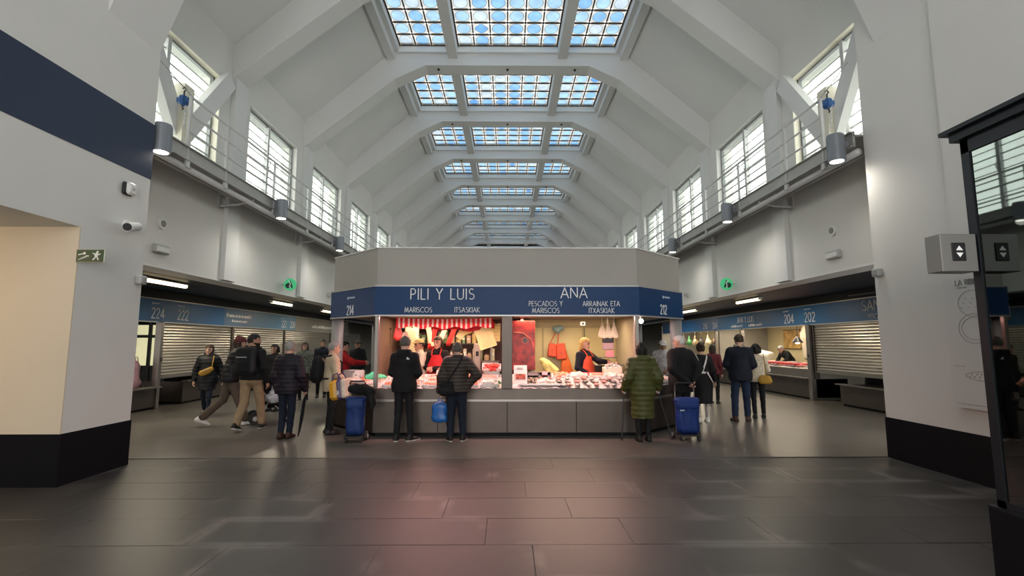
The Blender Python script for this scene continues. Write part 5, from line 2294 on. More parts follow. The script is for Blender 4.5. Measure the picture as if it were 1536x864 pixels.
# 7 man in black jacket
PEOPLE['black'] = person('man in black hooded jacket waiting at the left half of the counter', (-1.72, 8.38), R(-6), 1.71, pose=dict(elL=(-.22, .02, 1.12), wrL=(-.14, .20, 1.02), elR=(.23, .02, 1.12), wrR=(.15, .20, 1.04), anR=(.13, .0, .09), anL=(-.10, -.04, .09)),
                         top=dict(m=BLACKC, fat=.026, hem=.80, hood=True), legs=dict(m=DARKTR, fat=.002), shoes=DARKSHOE, hair=('short', HDGREY), head=(0, -5), feet=(8, -38))
# 8 man in brown striped jacket
PEOPLE['brown'] = person('stout man in brown striped jacket with hand on hip at the counter', (-.84, 8.36), R(4), 1.61, pose=dict(elR=(.36, -.10, 1.16), wrR=(.20, -.06, .98), elL=(-.27, -.02, 1.12), wrL=(-.30, .04, .86), anR=(.12, 0, .09), anL=(-.11, -.02, .09)),
                         top=dict(m=STRIPEC, fat=.040, hem=.86, quilt=(.062, .006)), legs=dict(m=JEANS, fat=.010), shoes=DARKSHOE, hair=('short', HDGREY), bulk=1.14, hands=('grip', 'relaxed'), feet=(20, -20))
# 9 woman in long green coat on crutches
PEOPLE['green'] = person('woman in long quilted olive green coat leaning on two crutches', (2.24, 8.30), R(3), 1.60, pose=dict(elR=(.27, -.08, 1.11), wrR=(.31, .05, .92), elL=(-.27, -.08, 1.11), wrL=(-.31, .06, .92), anR=(.085, 0, .09), anL=(-.085, -.01, .09)),
                         top=dict(m=GREENP, fat=.042, hem=.42, flare=.015, hood=True, quilt=(.088, .012), name='coat'), legs=dict(m=DARKTR, fat=.0), shoes=BLACKSHOE, hair=('bob', HBLACK), hat=('cap', BLACKC) and None, hands=('grip', 'grip'))
# 10 man in black with hands behind his back
PEOPLE['blackman'] = person('white-haired man in long black jacket with hands behind his back', (3.16, 9.06), R(16), 1.74, pose=dict(elR=(.27, -.13, 1.14), wrR=(.10, -.235, .93), elL=(-.27, -.13, 1.14), wrL=(-.04, -.245, .90)),
                            top=dict(m=BLACKC, fat=.042, hem=.72, flare=.01), legs=dict(m=DARKTR, fat=.008), shoes=BLACKSHOE, hair=('crew', HWHITE), head=(38, 0), bulk=1.08)
# 11 woman in black dress
PEOPLE['dress'] = person('woman in black knee-length dress with white shoulder straps seen from behind', (3.98, 10.2), R(-12), 1.60, pose=dict(anR=(.09, .08, .09), knR=(.09, .06, .5), anL=(-.09, -.10, .10), elR=(.24, -.04, 1.12), wrR=(.28, .03, .9)),
                         top=dict(m=BLACKC, fat=.012, hem=.42, flare=.05, name='dress', collar=.02), legs=dict(m=cloth('pale_stocking', (.45, .40, .36), .7, bump=.05), fat=-.016), shoes=WHITESHOE, hair=('bun', HBROWN))
# 12 man in navy jacket
PEOPLE['navy'] = person('man in navy jacket and jeans standing by the right aisle', (4.86, 10.38), R(-24), 1.78, pose=dict(elL=(-.25, .0, 1.12), wrL=(-.20, .20, 1.02), elR=(.24, .0, 1.12), wrR=(.12, .20, 1.0), anL=(-.13, -.10, .09), knL=(-.12, .0, .5), anR=(.10, .02, .09)),
                        top=dict(m=NAVYC, fat=.035, hem=.80, collar=.06), legs=dict(m=JEANSB, fat=.010), shoes=BROWNSHOE, hair=('short', HBROWN), head=(22, -8), feet=(25, -10))
# 13 woman behind him
PEOPLE['yellow'] = person('woman in cream blouse half hidden behind the man in navy', (5.42, 10.80), R(-20), 1.58, pose=dict(elR=(.24, .05, 1.12), wrR=(.14, .24, 1.0), anR=(.11, .10, .09), anL=(-.1, -.14, .1)),
                          top=dict(m=CREAMC, fat=.012, hem=.84), legs=dict(m=BLACKC, fat=-.002), shoes=BLACKSHOE, hair=('curly', HBLACK))
# 14 person in pale quilted jacket and white cap
PEOPLE['white'] = person('person in pale grey quilted jacket and white cap across the right counter', (3.74, 11.9), R(160), 1.66, pose=dict(elL=(-.22, .08, 1.1), wrL=(-.1, .26, 1.0), elR=(.24, .02, 1.1), wrR=(.2, .12, .9)),
                         top=dict(m=WHITEP, fat=.035, hem=.88, quilt=(.08, .01)), legs=dict(m=JEANSB), shoes=DARKSHOE, hair=('short', HBLACK), hat=('cap', cloth('white_cap_cloth', (.7, .68, .66))), head=(20, -18), skin='tan', res=.018)
# background visitors on the left
PEOPLE['b1'] = person('dark-haired woman in black coat half hidden behind the plum jacket man', (-5.58, 12.0), R(170), 1.57, top=dict(m=BLACKC, fat=.025, hem=.6), legs=dict(m=DARKTR), shoes=BLACKSHOE, hair=('curly', HBLACK), skin='tan', res=.02)
PEOPLE['b2'] = person('woman in mottled green jacket standing before the far left shutters', (-5.72, 14.1), R(185), 1.62, top=dict(m=PATTERN, fat=.02, hem=.8), legs=dict(m=DARKTR), shoes=DARKSHOE, hair=('long', HBROWN), res=.02)
PEOPLE['b3'] = person('young man in dark coat waiting near the left stall column', (-5.55, 15.0), R(200), 1.72, pose=dict(elL=(-.2, .05, 1.12), wrL=(-.02, .2, 1.12), elR=(.2, .05, 1.12), wrR=(.04, .22, 1.1)), top=dict(m=NAVYC, fat=.02, hem=.7), legs=dict(m=DARKTR), shoes=BLACKSHOE, hair=('short', HBLACK), skin='tan', res=.02)
PEOPLE['b4'] = person('man in dark brimmed hat seen through the left wing of the stall', (-4.50, 15.0), R(175), 1.68, top=dict(m=BLACKC, fat=.03, hem=.75), legs=dict(m=DARKTR), shoes=BLACKSHOE, hair=('short', HBLACK), hat=('hat', cloth('dark_hat_felt', (.05, .04, .025))), skin='tan', res=.02)
PEOPLE['b5'] = person('dark-haired visitor in black behind the left stall column', (-4.38, 13.0), R(120), 1.63, top=dict(m=BLACKC, fat=.03, hem=.8), legs=dict(m=DARKTR), shoes=BLACKSHOE, hair=('short', HBLACK), res=.02)
PEOPLE['b6'] = person('woman in dark red top beyond the woman in the black dress', (5.55, 13.4), R(-40), 1.56, top=dict(m=DARKRED, fat=.015, hem=.85), legs=dict(m=BLACKC), shoes=BLACKSHOE, hair=('bob', HBROWN), res=.02)
# vendors
PEOPLE['luis'] = person('vendor in pale shirt and cap behind the left counter', (-1.80, 10.25), R(118), 1.68, pose=dict(elR=(.22, .05, 1.12), wrR=(.10, .26, 1.02), elL=(-.23, .05, 1.12), wrL=(-.12, .28, 1.02)),
                        top=dict(m=SHIRTW, fat=.015, hem=.93, sleeve='short'), legs=dict(m=JEANSB, fat=.01), shoes=BLACKSHOE, hair=('short', HBLACK), hat=('cap', cloth('tan_cap_cloth', (.34, .28, .12))), skin='tan', head=(10, -6))
PEOPLE['pili'] = person('woman vendor in red apron with folded arms behind the left counter', (-1.42, 10.2), R(172), 1.73, pose=dict(elR=(.24, .06, 1.11), wrR=(-.03, .20, 1.06), elL=(-.24, .06, 1.11), wrL=(.03, .22, 1.09)),
                        top=dict(m=BLACKC, fat=.012, hem=.9), legs=dict(m=DARKTR), shoes=BLACKSHOE, hair=('bob', HBROWN), head=(-14, -4))
PEOPLE['ana'] = person('blond woman vendor in orange-red apron behind the right counter', (1.58, 10.2), R(-138), 1.70, pose=dict(elL=(-.24, .18, 1.26), wrL=(-.18, .44, 1.24), elR=(.24, .02, 1.12), wrR=(.12, .20, 1.0)),
                       top=dict(m=NAVYC, fat=.016, hem=.9), legs=dict(m=DARKTR), shoes=BLACKSHOE, hair=('bob', HBLOND), head=(14, -8), hands=('flat', 'grip'))
PEOPLE['v1'] = person('vendor in dark clothes behind the far right counter', (9.85, 22.0), R(95), 1.74, top=dict(m=BLACKC, fat=.015, hem=.9), legs=dict(m=DARKTR), shoes=BLACKSHOE, hair=('short', HBLACK), skin='tan', res=.02)
PEOPLE['v2'] = person('vendor in black bending over the fish counter of the right stall', (9.78, 17.1), R(95), 1.66, pose=dict(waist=(0, .02, 1.05), chest=(0, .14, 1.24), neck=(0, .26, 1.36), head=(0, .36, 1.46), shL=(-.175, .22, 1.32), shR=(.175, .22, 1.32), elL=(-.26, .30, 1.08), wrL=(-.16, .46, .98), elR=(.26, .30, 1.08), wrR=(.14, .46, .98)),
                      top=dict(m=BLACKC, fat=.018, hem=.9), legs=dict(m=DARKTR), shoes=BLACKSHOE, hair=('short', HGREY), head=(0, -35), res=.018)

# ------------------------------------------------------------------ clothing details and carried things
def child_ribbon(root, name, pts, wd, th, m, up=(0, 0, 1)):
    """flat band following points (local space)"""
    mb = MB()
    pts = [Vector(p) for p in pts]
    ring_ = []
    for i, p in enumerate(pts):
        t = (pts[min(i + 1, len(pts) - 1)] - pts[max(i - 1, 0)]).normalized()
        nrm = Vector((p.x, p.y, 0))
        nrm = nrm.normalized() if nrm.length > 1e-4 else Vector((0, 1, 0))
        side = t.cross(nrm).normalized()
        ring_.append([p + side * wd / 2 - nrm * th / 2, p + side * wd / 2 + nrm * th / 2, p - side * wd / 2 + nrm * th / 2, p - side * wd / 2 - nrm * th / 2])
    vs = [tuple(v) for r_ in ring_ for v in r_]
    fs = []
    for i in range(len(pts) - 1):
        for j in range(4):
            fs.append((i * 4 + j, i * 4 + (j + 1) % 4, (i + 1) * 4 + (j + 1) % 4, (i + 1) * 4 + j))
    n = len(pts)
    fs += [(3, 2, 1, 0), tuple(range(4 * n - 4, 4 * n))]
    mb.add(vs, fs)
    return mb.build(name, m, root)


def soft(name, prims, h, m, parent, k=.02, mod=None):
    V, Q = sdf_mesh(prims, h, k, mod=mod, pad=.03)
    return np_obj(name, V, Q, m, parent)


def at_person(key, name, label, cat, lp=(0, 0, 0)):
    """a top-level thing worn or held, in the person's own frame"""
    root, J, sc = PEOPLE[key]
    w_ = wp(root, lp, sc)
    t = thing(name, label, cat, tuple(w_), root.rotation_euler.z)
    t.scale = (sc, sc, sc)
    return t


APRON = cloth('red_apron_cloth', (.55, .02, .025), .6)
APRON2 = cloth('orange_red_apron_cloth', (.58, .075, .035), .6)


def apron(key, m, front=.178):
    root, J, sc = PEOPLE[key]
    b = MB()
    n = 9
    vs = []
    for zi in range(9):
        z = .52 + (1.36 - .52) * zi / 8
        half_w = .20 if z < 1.10 else .20 - (z - 1.10) * .42
        bul = front - (.015 if z > 1.2 else 0) + (.02 * (1.0 - z) if z < 1 else 0)
        for i in range(n):
            a = -1 + 2 * i / (n - 1)
            vs.append((a * half_w, bul - .07 * a * a, z))
    m0 = len(vs)
    vs += [(v[0], v[1] - .008, v[2]) for v in vs]
    fs = []
    for zi in range(8):
        for i in range(n - 1):
            q = (zi * n + i, zi * n + i + 1, (zi + 1) * n + i + 1, (zi + 1) * n + i)
            fs.append(q[::-1])
            fs.append(tuple(m0 + v for v in q))
    b.add(vs, fs)
    b.build('apron', m, root, smooth=True)
    b = MB()
    for s_ in (-1, 1):
        b.tube([(s_ * .085, front - .02, 1.35), (s_ * .09, .08, 1.46), (s_ * .07, -.02, 1.50), (s_ * .05, -.09, 1.47)], .010, 6)
    o_ = b.build('apron_straps', m, root)
    o_['kind'] = 'stuff'


apron('pili', APRON, .19)
apron('ana', APRON2, .185)
# white mark on the black jacket
root, J, sc = PEOPLE['black']
b = MB()
for i in range(3):
    b.b2(.08, .13 - i * .012, -.158, -.154, 1.345 + i * .013, 1.353 + i * .013)
b.build('jacket_mark', LETTER, root)
# white straps and belt of the black dress
root, J, sc = PEOPLE['dress']
child_ribbon(root, 'strap', [(-.115, -.02, 1.475), (-.105, -.10, 1.42), (-.06, -.145, 1.28), (0, -.158, 1.12)], .03, .012, cloth('white_strap', (.65, .64, .62)))
child_ribbon(root, 'strap', [(.115, -.02, 1.475), (.105, -.10, 1.42), (.06, -.145, 1.28), (0, -.158, 1.12)], .03, .012, MATS['white_strap'])
child_ribbon(root, 'belt', [(-.155, .02, 1.08), (-.12, -.10, 1.08), (0, -.153, 1.09), (.12, -.10, 1.08), (.16, .02, 1.07)], .04, .012, MATS['white_strap'])
child_ribbon(root, 'sash_end', [(.10, -.13, 1.08), (.16, -.12, .98), (.21, -.10, .88)], .03, .01, MATS['white_strap'])
# pale collar of the navy jacket
root, J, sc = PEOPLE['navy']
soft('collar', [((-.07, -.05, 1.50), (.07, -.05, 1.50), .028, .028, O3), ((-.075, -.03, 1.50), (-.07, .05, 1.47), .026, .02, O3), ((.075, -.03, 1.50), (.07, .05, 1.47), .026, .02, O3)], .01, cloth('tan_fleece', (.30, .25, .19)), root)

# backpack of the khaki man
t = at_person('khaki', 'backpack', 'flat black backpack with a pale reflective strip on the khaki man', 'backpack', (0, -.215, 1.00))
soft('bag', [((-.11, .02, .08), (.11, .02, .08), .09, .09, (1, 1.3, 1)), ((-.11, .02, .40), (.11, .02, .40), .08, .08, (1, 1.3, 1)), ((-.10, .02, .08), (-.10, .02, .40), .10, .09, (1, 1.4, 1)), ((.10, .02, .08), (.10, .02, .40), .10, .09, (1, 1.4, 1)), ((0, .02, .08), (0, .02, .40), .10, .09, (1, 1.4, 1))], .014, BLACKP, t, .04)
b = MB()
b.bevbox((-.04, -.055, .31), (.20, .012, .020), .004)
b.build('reflective_strip', mat('reflective_grey', (.35, .36, .38), .35, .3), t)
b = MB()
b.bevbox((0, -.052, .14), (.24, .03, .17), .012)
b.build('pocket', BLACKC, t)
b = MB()
b.tube([(-.03, .03, .47), (-.02, .02, .51), (.02, .02, .51), (.03, .03, .47)], .01, 6)
b.build('grab_loop', BLACKC, t)
for s_ in (-1, 1):
    b = MB()
    b.tube([(s_ * .10, .09, .46), (s_ * .125, .25, .475), (s_ * .13, .40, .36), (s_ * .14, .38, .14), (s_ * .14, .22, .06), (s_ * .12, .04, .06)], .016, 6)
    b.build('shoulder_strap', BLACKC, t)
# backpack of the beige man
t = at_person('beige', 'backpack', 'rounded black backpack on the man in the beige jacket', 'backpack', (0, -.27, .98))
soft('bag', [((0, 0, .12), (0, 0, .36), .15, .13, (1, 1.35, 1)), ((0, -.05, .10), (0, -.05, .2), .11, .10, (1, 1.3, 1))], .014, BLACKC, t, .04)
for s_ in (-1, 1):
    b = MB()
    b.tube([(s_ * .09, .08, .47), (s_ * .135, .22, .49), (s_ * .14, .42, .36), (s_ * .15, .42, .16), (s_ * .16, .22, .06), (s_ * .12, .06, .06)], .018, 6)
    b.build('shoulder_strap', BLACKC, t)
b = MB()
b.tube([(-.03, .03, .485), (-.02, .01, .53), (.02, .01, .53), (.03, .03, .485)], .01, 6)
b.build('grab_loop', BLACKC, t)
# yellow sling bag
MUST = cloth('mustard_bag_cloth', (.36, .20, .025), .6)
t = at_person('bagwoman', 'sling_bag', 'mustard yellow sling bag across the black coat', 'bag', (0, .215, 1.12))
soft('pouch', [((-.11, 0, .03), (.09, 0, -.06), .06, .06, (1, 1.6, 1)), ((-.06, 0, -.03), (.06, 0, -.085), .05, .05, (1, 1.6, 1))], .011, MUST, t, .03)
b = MB()
b.box((-.01, -.0 + .045, .015), (.2, .008, .014), rotm(0, R(24), 0))
b.build('zip', mat('zip_pale', (.5, .42, .25), .4), t)
b = MB()
b.tube([(-.12, .0, .05), (-.135, -.03, .2), (-.13, -.10, .32), (-.10, -.22, .35)], .013, 6)
b.build('strap', MUST, t)
# crossbody bag of the striped man
t = at_person('brown', 'crossbody_bag', 'black crossbody bag on the man in the striped jacket', 'bag', (-.20, -.16, .86))
soft('pouch', [((-.03, 0, .02), (.09, -.02, .02), .085, .085, (1, 1.8, 1)), ((-.02, 0, .12), (.09, -.02, .12), .07, .07, (1, 1.8, 1))], .013, BLACKC, t, .03)
b = MB()
b.tube([(.02, -.04, .15), (.10, -.055, .28), (.21, -.05, .44), (.29, .03, .60), (.31, .14, .66)], .014, 6)
b.build('strap', BLACKC, t)
# yellow bag of the woman behind the navy man
t = at_person('yellow', 'shoulder_bag', 'small mustard shoulder bag on the woman in cream', 'bag', (.14, -.17, .84))
soft('pouch', [((-.07, 0, .04), (.08, 0, .04), .075, .075, (1, 1.8, 1)), ((-.06, 0, .11), (.07, 0, .11), .06, .06, (1, 1.8, 1))], .013, MUST, t, .03)
b = MB()
b.tube([(.02, 0, .16), (0.02, .0, .4), (.0, .06, .66)], .010, 6)
b.build('strap', MUST, t)

# blue carrier bag and folded umbrella in the striped man's left hand
root, J, sc = PEOPLE['brown']
hw = wp(root, J['wrL'], sc)
t = thing('carrier_bag', 'bright blue plastic carrier bag in the hand of the man in stripes', 'bag', (hw.x, hw.y + .02, hw.z - .49))
BLUEBAG = mat('blue_plastic_film', (.01, .12, .42), .35, var=.15, scale=10, bump=.5, bscale=14)
soft('sack', [((-.075, 0, .06), (.075, 0, .05), .06, .06, (1, 1.2, 1)), ((-.075, 0, .22), (.075, 0, .22), .055, .055, (1, 1.2, 1)), ((-.06, 0, .05), (-.06, 0, .24), .065, .06, (1, 1.2, 1)), ((.06, 0, .05), (.06, 0, .24), .065, .06, (1, 1.2, 1)), ((0, 0, .05), (0, 0, .25), .075, .07, (1, 1.2, 1))], .011, BLUEBAG, t, .03)
b = MB()
b.tube([(-.04, 0, .27), (-.02, 0, .35), (0, 0, .40), (.03, 0, .35), (.04, 0, .27)], .009, 6)
b.build('handle', BLUEBAG, t)
t = thing('folded_umbrella', 'black folded umbrella hanging point down beside the blue carrier bag', 'umbrella', (hw.x + .14, hw.y + .05, .02))
b = MB()
b.tube([(.03, 0, .02), (.02, 0, .10), (0, 0, .26), (-.02, 0, .50), (-.03, .0, .56)], [.006, .02, .036, .026, .012], 10)
b.build('canopy', BLACKC, t, smooth=True)
b = MB()
b.tube([(-.03, 0, .55), (-.05, -.02, .70), (-.07, -.03, .74), (-.10, -.03, .72)], .012, 8)
b.build('handle', mat('wood_handle', (.12, .06, .03), .4), t)
# stick umbrella of the plum jacket man
root, J, sc = PEOPLE['plum']
hw = wp(root, J['wrR'], sc)
t = thing('walking_umbrella', 'black rolled umbrella used as a stick by the plum jacket man', 'umbrella', (hw.x - .12, hw.y + .10, .0))
b = MB()
b.tube([(0, 0, .0), (.02, 0, .10), (.06, -.02, .35), (.10, -.05, .62), (.115, -.06, .70)], [.006, .018, .030, .026, .012], 10)
b.build('canopy', BLACKC, t, smooth=True)
b = MB()
b.tube([(.115, -.06, .69), (.125, -.07, .80), (.13, -.07, .84), (.15, -.05, .87), (.17, -.03, .84)], .012, 8)
b.build('handle', MATS['wood_handle'], t)
# crutches
for S_, sd, lab in (('L', -1, 'grey elbow crutch in the left hand of the woman in green'), ('R', 1, 'grey elbow crutch in the right hand of the woman in green')):
    root, J, sc = PEOPLE['green']
    hw = wp(root, J['wr' + S_] + A_((0, .02, -.075)), sc)
    ew = wp(root, J['el' + S_] + A_((sd * .03, 0, -.02)), sc)
    foot = Vector((hw.x + sd * (.05 if sd < 0 else .22), hw.y + (.02 if sd < 0 else .05), 0.0))
    t = thing('crutch', lab, 'crutch', tuple(foot))
    b = MB()
    f0 = Vector((0, 0, .03))
    hh = hw - foot
    b.cyl(f0, hh, .011, n=8)
    b.cyl(hh, ew - foot + Vector((0, -.04, 0)), .010, n=8)
    b.build('shaft', mat('crutch_grey', (.06, .06, .065), .4, .5), t)
    b = MB()
    b.tube([hh + Vector((0, -.05, 0)), hh + Vector((0, .07, .01))], .016, 8)
    b.build('grip', PLASTICG, t)
    b = MB()
    e_ = ew - foot
    b.tube([e_ + Vector((sd * -.05, .05, 0)), e_ + Vector((sd * .045, .03, 0)), e_ + Vector((sd * .05, -.05, 0)), e_ + Vector((sd * -.04, -.07, 0))], .010, 6)
    b.build('cuff', PLASTICG, t)
    b = MB()
    b.cyl((0, 0, 0), (0, 0, .05), .02, .014, n=10)
    b.build('rubber_tip', RUBBER, t)


# shopping trolleys
def trolley(loc, rz, label, m, hgt=.62, flap=None, wdt=.36):
    t = thing('shopping_trolley', label, 'trolley', loc, rz)
    soft('bag', [((-wdt / 2 + .09, 0, .18), (wdt / 2 - .09, 0, .18), .085, .085, (1, .85, 1)), ((-wdt / 2 + .08, 0, .18 + hgt * .7), (wdt / 2 - .08, 0, .18 + hgt * .7), .085, .085, (1, .85, 1)),
                 ((-wdt / 2 + .09, 0, .2), (-wdt / 2 + .09, 0, .8 * hgt + .1), .09, .09, (1, .85, 1)), ((wdt / 2 - .09, 0, .2), (wdt / 2 - .09, 0, .8 * hgt + .1), .09, .09, (1, .85, 1)),
                 ((0, 0, .2), (0, 0, .75 * hgt + .14), .10, .10, (1, .85, 1))], .014, m, t, .03,
         mod=lambda F, x, y, z: F + .005 * np.sin(19 * z + 8 * x) + .004 * np.sin(35 * x + 9 * z))
    soft('flap', [((-wdt / 2 + .06, 0, .18 + hgt * .78), (wdt / 2 - .06, 0, .18 + hgt * .78), .085, .085, (1, .8, 1.6)), ((-wdt / 2 + .06, -.10, .18 + hgt * .66), (wdt / 2 - .06, -.10, .18 + hgt * .66), .05, .05, (1, 1.6, .7))], .014, m, t, .03)
    b = MB()
    for s_ in (-1, 1):
        b.tube([(s_ * wdt * .42, .11, .09), (s_ * wdt * .42, .12, .18 + hgt), (s_ * wdt * .42, .10, .30 + hgt)], .011, 8)
    b.build('frame_tube', STEEL, t)['kind'] = 'stuff'
    b = MB()
    b.tube([(-wdt * .42, .10, .29 + hgt), (-wdt * .36, .06, .33 + hgt), (wdt * .36, .06, .33 + hgt), (wdt * .42, .10, .29 + hgt)], .014, 8)
    b.build('handle', RUBBER, t)
    b = MB()
    b.b2(-wdt * .48, wdt * .48, -.12, .14, .075, .10)
    b.build('base', RUBBER, t)
    for s_ in (-1, 1):
        wv = MB()
        wv.cyl((s_ * wdt * .5, .11, .075), (s_ * (wdt * .5 + .035), .11, .075), .075, n=18)
        w_o = wv.build('wheel', RUBBER, t)
        hb = MB()
        hb.cyl((s_ * (wdt * .5 + .034), .11, .075), (s_ * (wdt * .5 + .042), .11, .075), .035, n=12)
        hb.build('hub', PLASTICG, w_o)
        cw_ = MB()
        cw_.cyl((s_ * wdt * .34, -.12, .04), (s_ * (wdt * .34 + .025), -.12, .04), .04, n=14)
        cw_.build('wheel', RUBBER, t)
    return t


BLUET = cloth('blue_trolley_fabric', (.012, .035, .145), .6)
BLUET2 = cloth('royal_blue_trolley_fabric', (.010, .032, .17), .6)
tr1 = trolley((-2.50, 8.34, 0), R(6), 'dark blue shopping trolley with a black coat on top left of the stall', BLUET, .64, wdt=.30)
tr2 = trolley((3.02, 8.44, 0), R(-4), 'royal blue shopping trolley with grey handle bars behind the black jacket man', BLUET2, .60, wdt=.38)
b = MB()
b.bevbox((-.12, -.165, .50), (.07, .006, .02), .002)
b.build('brand_tag', LETTERPALE, tr2)
ct = thing('draped_coat', 'black coat bundled over the top of the dark blue trolley', 'coat', (-2.40, 8.30, .72))
soft('coat_bundle', [((-.16, 0, .13), (.14, .02, .10), .07, .08, O3), ((.12, 0, .08), (.19, -.02, -.10), .075, .05, O3), ((-.1, .02, .15), (.06, -.04, .16), .06, .06, O3), ((.14, .03, .0), (.18, .0, -.14), .05, .04, O3)], .013, BLACKC, ct, .04,
     mod=lambda F, x, y, z: F + .008 * np.sin(40 * x + 25 * z) * np.sin(33 * y + 21 * z))
soft('sleeve', [((.16, -.05, .02), (.20, -.08, -.18), .035, .03, O3)], .012, BLACKC, ct, .02)
# yellow and violet shopping bag at the stall corner
root, J, sc = PEOPLE['beige']
hw = wp(root, J['wrR'], sc)
sb = thing('shopper_bag', 'yellow and violet reusable shopper held at the stall corner', 'bag', (-2.86, 8.66, .64))
YEL = mat('yellow_bag_plastic', (.72, .36, .02), .4, var=.08)
VIO = mat('violet_bag_plastic', (.05, .03, .13), .4, var=.1)
CRW = mat('cream_bag_plastic', (.62, .52, .42), .4, var=.2, scale=14)
rot_ = rotm(0, R(-8), R(-24))


def sbx(c, d, m, nm, bev=.03):
    q = MB()
    q.bevbox((0, 0, 0), d, bev)
    q.v = [tuple(rot_ @ Vector((v[0] + c[0], v[1] + c[1], v[2] + c[2]))) for v in q.v]
    return q.build(nm, m, sb)


sbx((-.10, 0, .17), (.18, .20, .34), YEL, 'yellow_side', .05)
sbx((.035, 0, .17), (.10, .21, .35), VIO, 'violet_band', .04)
sbx((.125, 0, .18), (.09, .20, .33), CRW, 'printed_side', .03)
q = MB()
q.lathe([(.04, 0), (.04, .008), (.02, .008)], n=14)
q.v = [tuple(rot_ @ Vector((v[0] + .04, -.11 - v[2], v[1] + .12))) for v in q.v]
q.build('round_emblem', CRW, sb)
for yy in (-.07, .07):
    q = MB()
    q.tube([(-.10, yy, .33), (-.06, yy, .43), (.03, yy, .45), (.10, yy, .33)], .011, 6)
    q.v = [tuple(rot_ @ Vector(v)) for v in q.v]
    q.build('handle', VIO, sb)
# pushchair by the khaki man
st = thing('pushchair', 'black pushchair hung with pale plastic bags beside the khaki trousers man', 'pushchair', (-4.84, 10.36, 0), R(-58))
soft('seat', [((-.14, .0, .42), (.14, 0, .42), .12, .12, O3), ((-.14, -.12, .48), (-.12, -.2, .85), .10, .08, O3), ((.14, -.12, .48), (.12, -.2, .85), .10, .08, O3), ((-.1, .18, .35), (.1, .18, .35), .08, .08, O3)], .016, BLACKC, st, .05)
soft('hood', [((-.16, -.14, .86), (.16, -.14, .86), .13, .13, O3)], .016, BLACKC, st, .03)
b = MB()
for s_ in (-1, 1):
    b.tube([(s_ * .22, .30, .10), (s_ * .22, -.05, .45), (s_ * .22, -.40, .95)], .013, 8)
    b.tube([(s_ * .22, -.28, .12), (s_ * .22, -.05, .45)], .013, 8)
b.tube([(-.22, -.40, .95), (0, -.43, .97), (.22, -.40, .95)], .016, 8)
b.build('frame', GREYDARK, st)
for s_ in (-1, 1):
    for yy, rr in ((.30, .09), (-.30, .12)):
        wv = MB()
        wv.cyl((s_ * .21, yy, rr), (s_ * .25, yy, rr), rr, n=18)
        w_o = wv.build('wheel', RUBBER, st)
        hb = MB()
        hb.cyl((s_ * .249, yy, rr), (s_ * .258, yy, rr), rr * .4, n=12)
        hb.build('hub', PLASTICG, w_o)
FILM = mat('pale_plastic_film', (.42, .46, .50), .3, var=.35, scale=16, bump=.7, bscale=18)
for i, (dx, dy, z, nm) in enumerate(((.36, -.34, .42, 'larger pale plastic bag hanging from the pushchair handle'), (.40, -.16, .62, 'smaller pale plastic bag on the pushchair side'))):
    pb = thing('plastic_bag', nm, 'bag', (-4.84 + dx - .18, 10.36 + dy - .02, z))
    soft('sack', [((-.03, 0, .10), (.04, .02, .09), .10, .09, O3), ((0, 0, .22), (.01, 0, .27), .05, .02, O3)], .013, FILM, pb, .05,
         mod=lambda F, x, y, z: F + .008 * np.sin(38 * x + 22 * z) * np.sin(35 * y + 15 * z))
    b = MB()
    b.tube([(-.02, 0, .26), (0, 0, .36), (.03, 0, .26)], .006, 6)
    b.build('handle', FILM, pb)

# ------------------------------------------------------------------ goods on the counters
def bedz(yy):
    return BEDZ0 + (BEDZ1 - BEDZ0) * (yy - BEDY0) / (BEDY1 - BEDY0)


SLOPE = math.atan2(BEDZ1 - BEDZ0, BEDY1 - BEDY0)


def fish_mesh(name, L, H, T, m):
    b = MB()
    prof = [(0, .12), (.06, .5), (.18, .85), (.35, 1.0), (.55, .85), (.75, .5), (.88, .22), (.92, .18)]
    n = 8
    vs = []
    for t_, r_ in prof:
        for j in range(n):
            a = 2 * PI * j / n
            vs.append((L * (t_ - .5), H / 2 * r_ * math.cos(a), T / 2 + T / 2 * r_ * math.sin(a)))
    fs = []
    for i in range(len(prof) - 1):
        for j in range(n):
            fs.append((i * n + j, i * n + (j + 1) % n, (i + 1) * n + (j + 1) % n, (i + 1) * n + j)[::-1])
    b.add(vs, fs)
    zc = T / 2
    b.add([(L * .40, .008, zc), (L * .40, -.008, zc), (L * .52, -H * .42, zc), (L * .47, 0, zc + .004), (L * .52, H * .42, zc)], [(0, 1, 3), (1, 2, 3), (0, 3, 4), (3, 1, 0), (3, 2, 1), (4, 3, 0)])
    b.add([(-L * .15, H * .45, zc), (L * .1, H * .62, zc), (L * .15, H * .38, zc)], [(0, 1, 2), (2, 1, 0)])
    return b.mesh(name, m, True)


FSIL = mat('silver_fish_skin', (.42, .40, .40), .25, .2, var=.3, scale=14)
FPINK = mat('pink_fish_skin', (.62, .26, .22), .3, var=.3, scale=14)
FDARK = mat('dark_fish_skin', (.14, .12, .12), .25, var=.4, scale=14)
FISH = {'silver': fish_mesh('fish', .34, .10, .05, FSIL), 'pink': fish_mesh('fish', .28, .10, .05, FPINK), 'dark': fish_mesh('fish', .40, .11, .055, FDARK)}


